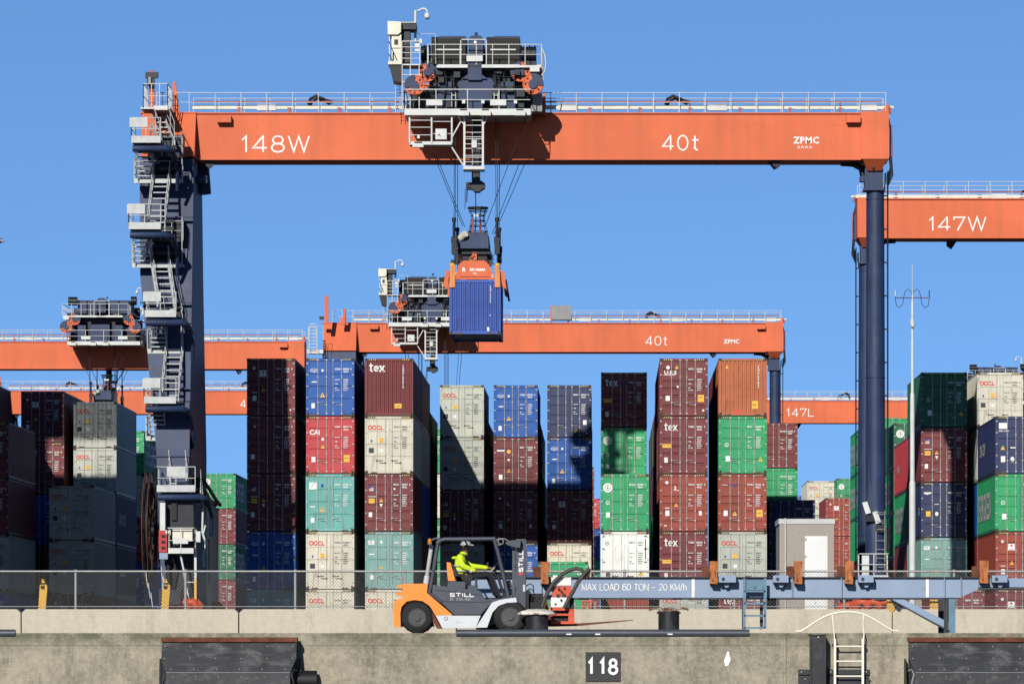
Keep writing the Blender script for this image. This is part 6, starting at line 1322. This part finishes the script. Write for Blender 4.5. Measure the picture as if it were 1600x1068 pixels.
for y0 in (Yk+.04,Yk2-.12):
    m=MB(); m.tube([W(671,926,y0),W(677,893,y0),W(682.5,858,y0),W(684.5,849,y0),W(688,843.5,y0),W(694,841.8,y0),W(735,841.5,y0),W(773.5,841,y0)],.052,8); m.tube([W(772,841,y0),W(777,858,y0),W(786,896,y0),W(795,936,y0)],.052,8); m.tube([W(671,926,y0),W(690,940,y0)],.04,6)
    m.tube([W(683,849,y0-.02),W(688,843,y0-.02)],.06,8); m.build('overhead_guard',[M['fork_g']],fk)
m=MB()
for k in range(6): px=694+k*15; m.box(X_(px,Yk),X_(px,Yk)+.03,Yk+.1,Yk2-.1,Z_(843,Yk),Z_(840.5,Yk))
m.box(X_(771,Yk),X_(776,Yk),Yk+.1,Yk2-.1,Z_(845,Yk),Z_(840,Yk)); m.build('roof_bars',[M['fork_g']],fk)
m=MB(); y0=Yk+.30
m.box(X_(806,Yk),X_(821,Yk),y0,y0+.10,Z_(977,Yk),Z_(841,Yk)); m.box(X_(800,Yk),X_(805,Yk),y0+.01,y0+.09,Z_(975,Yk),Z_(846,Yk)); m.box(X_(806,Yk),X_(821,Yk),Yk2-.40,Yk2-.30,Z_(977,Yk),Z_(841,Yk)); m.box(X_(800,Yk),X_(805,Yk),Yk2-.4,Yk2-.3,Z_(975,Yk),Z_(846,Yk))
for py in (843,880,915,950,970): m.box(X_(801,Yk),X_(812,Yk),y0+.1,Yk2-.4,Z_(py+3,Yk),Z_(py,Yk))
m.cyl(W(815,975,Yk+.55),W(815,850,Yk+.55),.04,8); ms=m.build('mast',[M['fork_g']],fk)
m=MB(); stext(m,'STILL',X_(816.8,Yk),Z_(892.5,Yk),.10,y0-.006,0,.25,1.4,.22,90); m.box(X_(810.5,Yk),X_(816.5,Yk),y0-.008,y0-.003,Z_(897.5,Yk),Z_(893.5,Yk),mi=1); m.box(X_(816.8,Yk),X_(820.3,Yk),y0-.008,y0-.003,Z_(923,Yk),Z_(912.5,Yk),mi=2); m.build('lettering',[M['wmark'],M['rmark'],M['reflect']],ms)
m=MB(); m.pprism([(789,847),(795,844.5),(812,842),(814,843),(812.5,855),(808,855),(792,850.5)],Yk+.05,Yk+.27); m.build('work_light',[M['fork_g']],fk)
m=MB(); m.torus(W(782.5,845.5,Yk+.02),(0,1,0),.065,.014,18,6); m.tube([W(774,845,Yk+.05),W(779,841,Yk+.02),W(788,841,Yk+.02),W(795,845,Yk+.05)],.014,6); m.tube([W(776,850,Yk+.05),W(782,851,Yk+.02)],.012,5); m.build('mirror_bracket',[M['grey']],fk)
m=MB(); a,b=W(665.5,911,Yk+.42),W(674.5,851,Yk+.42); m.cyl(a,b,.052,14); m.cyl(a.lerp(b,-.0),a.lerp(b,.2),.072,14)
for i in range(26):
    for k in range(7): 
        q=a.lerp(b,.22+.03*i); an=math.pi+math.pi*(k+(.5 if i%2 else 0))/7; m.box(q.x+.0525*math.cos(an)-.005,q.x+.0525*math.cos(an)+.005,q.y+.0525*math.sin(an)-.005,q.y+.0525*math.sin(an)+.002,q.z-.006,q.z+.006,mi=1)
m.build('exhaust',[M['reflect'],M['dkgrey']],fk)
m=MB(); m.cyl(W(671.5,849,Yk+.2),W(671.5,843.5,Yk+.2),.052,12); m.ball(W(671.5,843.5,Yk+.2),.05,12,6,z0=0.0); m.box(X_(668,Yk+.2),X_(675,Yk+.2),Yk+.13,Yk+.27,Z_(850,Yk),Z_(848.6,Yk),mi=1); m.tube([W(675,843,Yk+.3),W(681,840.5,Yk+.3),W(686,841,Yk+.3)],.03,6,mi=1); m.build('beacon',[M['amber'],M['fork_g']],fk)
m=MB(); ys=Yk+.40
m.pprism([(698,877.5),(704,878.5),(707,890),(711.5,907),(700,906.5),(698.5,893)],ys-.02,ys+.48); m.build('seat_back',[M['fork_o']],fk)
m=MB(); m.pprism([(705,879.5),(711,884),(717,896),(722,905),(728,908),(714,908),(710,892)],ys,ys+.46); m.pprism([(712,900),(735,897),(738,903),(735,908),(712,908)],ys,ys+.46); m.build('seat',[M['black']],fk)
m=MB(); m.box(X_(699,Yk),X_(726,Yk),ys-.05,ys+.5,Z_(920,Yk),Z_(907.5,Yk)); m.box(X_(727,Yk),X_(745,Yk),ys+.2,ys+.5,Z_(925,Yk),Z_(913,Yk)); m.tube([W(744,903,ys),W(744,915,ys)],.03,6); m.build('seat_base',[M['fork_g']],fk)
m=MB(); m.torus(W(770.5,887.5,ys+.2),(.75,0,-.66),.17,.016,22,6); m.tube([W(770.5,887.5,ys+.2),W(778,900,ys+.2),W(786,925,ys+.2),W(789,935,ys+.2)],.035,7); m.build('steering_column',[M['dkgrey']],fk)
m=MB(); m.tube([W(766,893,ys-.1),W(773,885.5,ys-.1)],.028,8,mi=1); m.tube([W(766,893,ys-.1),W(772,905,ys-.1),W(779,922,ys-.1),W(782,932,ys-.1)],.026,7); m.cyl(W(762,886,ys+.5),W(762,878,ys+.5),.03,8); m.build('lever',[M['dkgrey'],M['grey']],fk)
m=MB(); m.box(X_(822,Yk),X_(826,Yk),Yk+.15,Yk2-.15,Z_(968,Yk),Z_(922,Yk)); m.box(X_(826,Yk),X_(848,Yk),Yk+.5,Yk2-.2,Z_(960,Yk),Z_(926,Yk)); m.box(X_(826,Yk),X_(852,Yk),Yk+.3,Yk+.45,Z_(958,Yk),Z_(940,Yk))
for i in range(6): m.cyl(W(826+i*4,932+i%2*6,Yk+.45),W(826+i*4,932+i%2*6,Yk+.52),.03,8)
for o_ in (0,4): m.tube([W(822,915+o_*2,Yk+.5),W(828,911+o_*2,Yk+.4),W(833,914+o_*2,Yk+.4),W(834,926,Yk+.4)],.014,5)
m.tube([W(822,926,Yk+.35),W(827,922,Yk+.35),W(831,930,Yk+.35),W(830,945,Yk+.35)],.016,5); m.build('fork_carriage',[M['black']],fk)
for yy in (Yk+.28,Yk2-.42):
    m=MB(); m.prism([(X_(848,Yk),.24),(X_(858,Yk),.17),(X_(905,Yk),.19),(X_(990,Yk),.325),(X_(988,Yk),.335),(X_(905,Yk),.25),(X_(862,Yk),.24),(X_(852,Yk),.9),(X_(848,Yk),.9)],yy,yy+.13); m.build('fork',[M['rust'] if yy<Yk+.5 else M['dkgrey']],fk)
m=MB(); m.pprism([(787,908),(797,905),(800,916),(793,922),(787,917)],Yk+.3,Yk+.6); m.box(X_(784,Yk),X_(800,Yk),Yk+.35,Yk2-.4,Z_(950,Yk),Z_(925,Yk)); m.build('mast_cylinder',[M['black']],fk)
# machine carried on the forks
Ym=Yk+.05; mc=empty('pump_machine',(X_(878,Ym),Ym+.35,.2),'red and white hydraulic machine with thick hoses carried on the forklift forks','machine')
m=MB(); m.box(X_(863,Ym),X_(892,Ym),Ym+.02,Ym+.68,Z_(932,Ym),Z_(915,Ym)); m.box(X_(861,Ym),X_(897,Ym),Ym,Ym+.7,Z_(953,Ym),Z_(948,Ym)); m.box(X_(860,Ym),X_(897,Ym),Ym,Ym+.7,Z_(961,Ym),Z_(958,Ym)); m.box(X_(860,Ym),X_(863,Ym),Ym,Ym+.7,Z_(972,Ym),Z_(948,Ym)); m.box(X_(888,Ym),X_(897,Ym),Ym+.02,Ym+.68,Z_(972,Ym),Z_(950,Ym)); m.box(X_(861,Ym),X_(898,Ym),Ym-.01,Ym+.7,Z_(974,Ym),Z_(970,Ym),mi=0)
m.box(X_(863,Ym),X_(888,Ym),Ym+.15,Ym+.6,Z_(970,Ym),Z_(953,Ym),mi=1); m.box(X_(890,Ym),X_(897,Ym),Ym-.02,Ym+.0,Z_(950,Ym),Z_(933,Ym),mi=1)
m.build('frame',[M['morange'],M['black']],mc)
m=MB(); m.box(X_(861.5,Ym),X_(892,Ym),Ym-.02,Ym+.7,Z_(914,Ym),Z_(903.5,Ym)); m.box(X_(861,Ym),X_(892.5,Ym),Ym-.03,Ym+.71,Z_(903.5,Ym),Z_(901.5,Ym)); m.box(X_(861,Ym),X_(892,Ym),Ym-.02,Ym+.68,Z_(948,Ym),Z_(932.5,Ym)); m.box(X_(864,Ym),X_(871,Ym),Ym+.1,Ym+.5,Z_(901,Ym),Z_(898,Ym)); m.build('casing',[M['mwhite']],mc)
m=MB()
for px,py,r_ in ((873,919,.03),(882,918,.025),(872,930,.045),(881,929,.05),(877,923,.03),(887,934,.03),(877,937,.03),(868,943,.025)): m.cyl(W(px,py,Ym-.05),W(px,py,Ym+.03),r_,10)
m.build('fittings',[M['dkgrey']],mc)
for k,pts in enumerate((((847,948),(850,938),(856,924),(866,908),(878,897),(890,890),(900,887.5),(908,889),(914,896),(918,902)),((881,950),(886,940),(894,926),(903,909),(914,895),(921,888)))):
    m=MB(); m.tube([W(a,b,Ym-.12-.1*k) for a,b in pts],.048,10); 
    if k: m.tube([W(918,902,Ym-.12),W(921,888,Ym-.22)],.04,8)
    m.build('hose',[M['hose']],mc)
# ---------------------------------------------------------------- the driver
def skin(name,pts,edges,mat,parent,sub=2):
    me=bpy.data.meshes.new(name+'_src'); me.from_pydata([p[:3] for p in pts],edges,[]); o=bpy.data.objects.new('tmp',me); C.objects.link(o)
    s=o.modifiers.new('s','SKIN'); 
    for v,p in zip(me.skin_vertices[0].data if me.skin_vertices else [],pts): pass
    if not me.skin_vertices:
        bpy.context.view_layer.objects.active=o
    dat=me.skin_vertices[0].data
    for i,p in enumerate(pts): dat[i].radius=(p[3],p[4] if len(p)>4 else p[3]); dat[i].use_root=(i==0)
    s.branch_smoothing=.6; s.use_smooth_shade=True; ss=o.modifiers.new('b','SUBSURF'); ss.levels=sub; ss.render_levels=sub
    dg=bpy.context.evaluated_depsgraph_get(); dg.update(); m2=bpy.data.meshes.new_from_object(o.evaluated_get(dg)); bpy.data.objects.remove(o)
    m2.materials.clear(); m2.materials.append(mat); m2.name=name
    q=bpy.data.objects.new(name,m2); C.objects.link(q); q.parent=parent; off=ORG.get(parent.name,Vector()) if parent else Vector()
    for v in m2.vertices: v.co-=off
    ORG[q.name]=off
    return q
ym=ys+.23
def D(px,py,dy=0): p=W(px,py,ym); return (p.x,p.y+dy,p.z)
pe=empty('person',(X_(722,ym),ym,Z_(905,ym)),'driver in yellow jacket and white helmet seated in the forklift','person')
# 0 pelvis 1 waist 2 chest 3 upper chest 4 neck 5 head 6 crown ; arms ; legs
sk=[D(719,900)+(.10,.11),D(720,890)+(.09,.11),D(718.5,878)+(.125,.16),D(721,869)+(.12,.18),D(724.8,865)+(.075,.075),D(727.6,857.5)+(.125,.100),D(728,851)+(.105,.095),
 D(718.5,870,-.19)+(.060,),D(722.5,884,-.25)+(.050,),D(736,892,-.22)+(.034,),D(745,891,-.16)+(.026,),
 D(721,870,.17)+(.055,),D(733,883,.22)+(.045,),D(752,885,.15)+(.036,),D(765,887,.12)+(.026,),
 D(728,902,-.10)+(.085,),D(765,897,-.11)+(.062,),D(773,916,-.11)+(.050,),D(778,930,-.11)+(.04,),D(784,932,-.11)+(.032,),
 D(728,902,.10)+(.085,),D(762,895,.11)+(.062,),D(768,914,.11)+(.050,),D(773,928,.11)+(.04,),D(780,931,.11)+(.032,)]
ed=[(0,1),(1,2),(2,3),(3,4),(4,5),(5,6),(3,7),(7,8),(8,9),(9,10),(3,11),(11,12),(12,13),(13,14),(0,15),(15,16),(16,17),(17,18),(18,19),(0,20),(20,21),(21,22),(22,23),(23,24)]
body=skin('body',sk,ed,M['skin'],pe)
up=[tuple(a[:3])+tuple(r*1.16+.012 for r in a[3:]) for a in sk]
J=[(*D(719.5,899),.185,.215),(*D(719.5,890),.175,.215),(*D(718.5,878),.185,.225),up[3],(*D(724.5,863.5),.10,.10),(*D(718.5,870,-.19),.10),(*D(722.5,884,-.25),.088),(*D(744,892,-.165),.058),up[11],(*D(733,883,.22),.07),(*D(763,886.5,.125),.055)]
skin('jacket',J,[(0,1),(1,2),(2,3),(3,4),(3,5),(5,6),(6,7),(3,8),(8,9),(9,10)],M['hivis'],pe)
T=[(*D(720,901),.20,.22),up[15],up[16],up[17],(*D(779,932,-.11),.062),up[20],up[21],up[22],(*D(774,930,.11),.062),(*D(721,895),.20,.22)]
skin('trousers',T,[(0,1),(1,2),(2,3),(3,4),(0,5),(5,6),(6,7),(7,8),(0,9)],M['trouser'],pe)
for dy,(a,b,c_,d_) in ((-.11,(777,930,787,933)),(.11,(772,928,782,932))): skin('boot',[D(a,b,dy)+(.05,),D((a+c_)/2,(b+d_)/2+.5,dy)+(.048,.05),D(c_,d_,dy)+(.036,.042)],[(0,1),(1,2)],M['black'],pe)
for dy,hx,hy in ((-.16,745.5,890.5),(.12,765.5,886.5)):     # hands: palm and five fingers closed on what they hold
    b_=Vector(D(hx,hy,dy)); s_=1
    fs=[(b_.x-.02,b_.y,b_.z,.028,.035),(b_.x+.03,b_.y,b_.z-.005,.022,.04)]; e_=[(0,1)]
    skin('hand',fs,e_,M['skin'],pe,1)
    for k in range(4):
        yk=b_.y-.036+.024*k; L_=(.030,.036,.034,.026)[k]
        skin('finger',[(b_.x+.035,yk,b_.z+.006,.010),(b_.x+.035+L_,yk,b_.z-.002,.0095),(b_.x+.040+L_,yk,b_.z-.030,.009),(b_.x+.025+L_*.6,yk,b_.z-.045,.0085)],[(0,1),(1,2),(2,3)],M['skin'],pe,1)
    skin('thumb',[(b_.x,b_.y-.035,b_.z-.01,.012),(b_.x+.025,b_.y-.052,b_.z-.02,.011),(b_.x+.05,b_.y-.045,b_.z-.035,.010)],[(0,1),(1,2)],M['skin'],pe,1)
m=MB(); h=W(727.8,851.2,ym); m.ball(h,.125,18,8,(1.12,.98,.95),z0=0.0); m.torus((h.x+.01,h.y,h.z),(0,0,1),.128,.012,24,6); m.poly([(h.x+.05,h.z),(h.x+.20,h.z-.012),(h.x+.19,h.z+.012),(h.x+.08,h.z+.03)],h.y-.02); m.box(h.x+.08,h.x+.19,h.y-.07,h.y+.07,h.z-.008,h.z+.006); m.ball((h.x+.0,h.y-.12,h.z-.02),.035,10,6,mi=1)
m.build('helmet',[M['helmet'],M['dkgrey']],pe)
m=MB(); hd=W(727.8,856,ym)
for s in (-1,1): m.ball((hd.x+.088,hd.y+s*.032,hd.z+.012),.012,8,6,mi=1); m.ball((hd.x-.0,hd.y+s*.088,hd.z),.024,8,6,(.7,.4,1.2))
m.ball((hd.x+.098,hd.y,hd.z-.012),.019,8,6,(1,.7,1.3)); m.box(hd.x+.072,hd.x+.090,hd.y-.022,hd.y+.022,hd.z-.047,hd.z-.040,mi=2); m.build('face',[M['skin'],M['black'],M['redrail']],pe)
m=MB()
for q in (0,1): m.torus(Vector(D(720,884+q*7.5)),(0.06,0,1),.190,.017,22,5)
for v in range(len(m.v)): x,y,z=m.v[v]; m.v[v]=(x,ym+(y-ym)*1.22,z)
p0,p1=Vector(D(721,876,-.20)),Vector(D(724,884,-.22)); m.cyl(p0.lerp(p1,.72),p0.lerp(p1,1.1),.068,12); p0,p1=Vector(D(724,884,-.22)),Vector(D(738,892,-.20)); m.cyl(p0.lerp(p1,.80),p1,.058,12)
m.build('reflective_band',[M['reflect']],pe)
m=MB(); m.tube([Vector(D(712,873,-.13)),Vector(D(717,866,-.15)),Vector(D(724,866,-.14)),Vector(D(731,876,-.12)),Vector(D(734,890,-.10))],.016,6); m.build('strap',[M['trouser']],pe)
m=MB(); m.torus(Vector(D(725,863.8)),(.3,0,1),.078,.028,16,6); m.ball(Vector(D(711,871)),.07,12,8,(1.3,1.5,.6)); m.build('hood',[M['hivis']],pe)
# ---------------------------------------------------------------- gull at the left edge
Yg=110; gb=MB(); c=W(-12,377,Yg)
gl=empty('seagull',c,'grey gull gliding in at the left edge of the sky','gull')
gp=[(c.x-.18,c.y,c.z-.01,.025),(c.x-.08,c.y,c.z,.06),(c.x+.08,c.y,c.z-.01,.065),(c.x+.19,c.y,c.z,.04),(c.x+.235,c.y,c.z+.005,.03),(c.x+.27,c.y,c.z-.004,.008)]
skin('body',gp,[(0,1),(1,2),(2,3),(3,4),(4,5)],M['bird'],gl)
m=MB()
for s in (-1,1): m.hull([(c.x+.10,c.y+s*.04,c.z+.02),(c.x-.06,c.y+s*.04,c.z+.02),(c.x-.06,c.y+s*.04,c.z+.035),(c.x+.10,c.y+s*.04,c.z+.035)],[(c.x+.20,c.y+s*.34,c.z+.10),(c.x+.08,c.y+s*.34,c.z+.10),(c.x+.08,c.y+s*.34,c.z+.108),(c.x+.20,c.y+s*.34,c.z+.108)]); m.hull([(c.x+.20,c.y+s*.34,c.z+.10),(c.x+.08,c.y+s*.34,c.z+.10),(c.x+.08,c.y+s*.34,c.z+.108),(c.x+.20,c.y+s*.34,c.z+.108)],[(c.x-.02,c.y+s*.66,c.z+.04),(c.x-.05,c.y+s*.66,c.z+.04),(c.x-.05,c.y+s*.66,c.z+.043),(c.x-.02,c.y+s*.66,c.z+.043)])
m.build('wing',[M['bird']],gl)

# ---------------------------------------------------------------- unseen tower, added left of the view only to shade the left block
bo=empty('shade_tower',(-41.5,243,0),'grey tower added out of view to shade the left container stacks','shade blocker')
m=MB(); m.box(-50,-33.4,236,250,0,26); m.build('wall',[M['hutroof']],bo)
m=MB(); m.box(-50.2,-33.2,235.8,250.2,26,26.4)
for k in range(64):
    if -49+k*.245>-39.4: m.box(-49+k*.245,-49+k*.245+.175,248.9,249.0,29,33.6)
m.box(-49,-39.4,248.9,249.05,29,33.6); m.box(-49,-40.4,248.85,248.9,26.4,33.6)  # added screen, slats and panels shaped to part-shade the upper left stacks
m.build('roof',[M['grey']],bo)
for xx in (-48.5,-34.0):
    for yy in (249.0,): m=MB(); m.box(xx-.25,xx+.25,yy-.25,yy+.25,26.4,29); m.build('column',[M['grey']],bo)
for k in range(7):
    for j in range(5): m=MB(); m.box(-49+j*3.1,-46.8+j*3.1,235.93,235.99,1.4+k*3.5,3.3+k*3.5); m.build('shade_tower_pane',[M['glass']],bo)
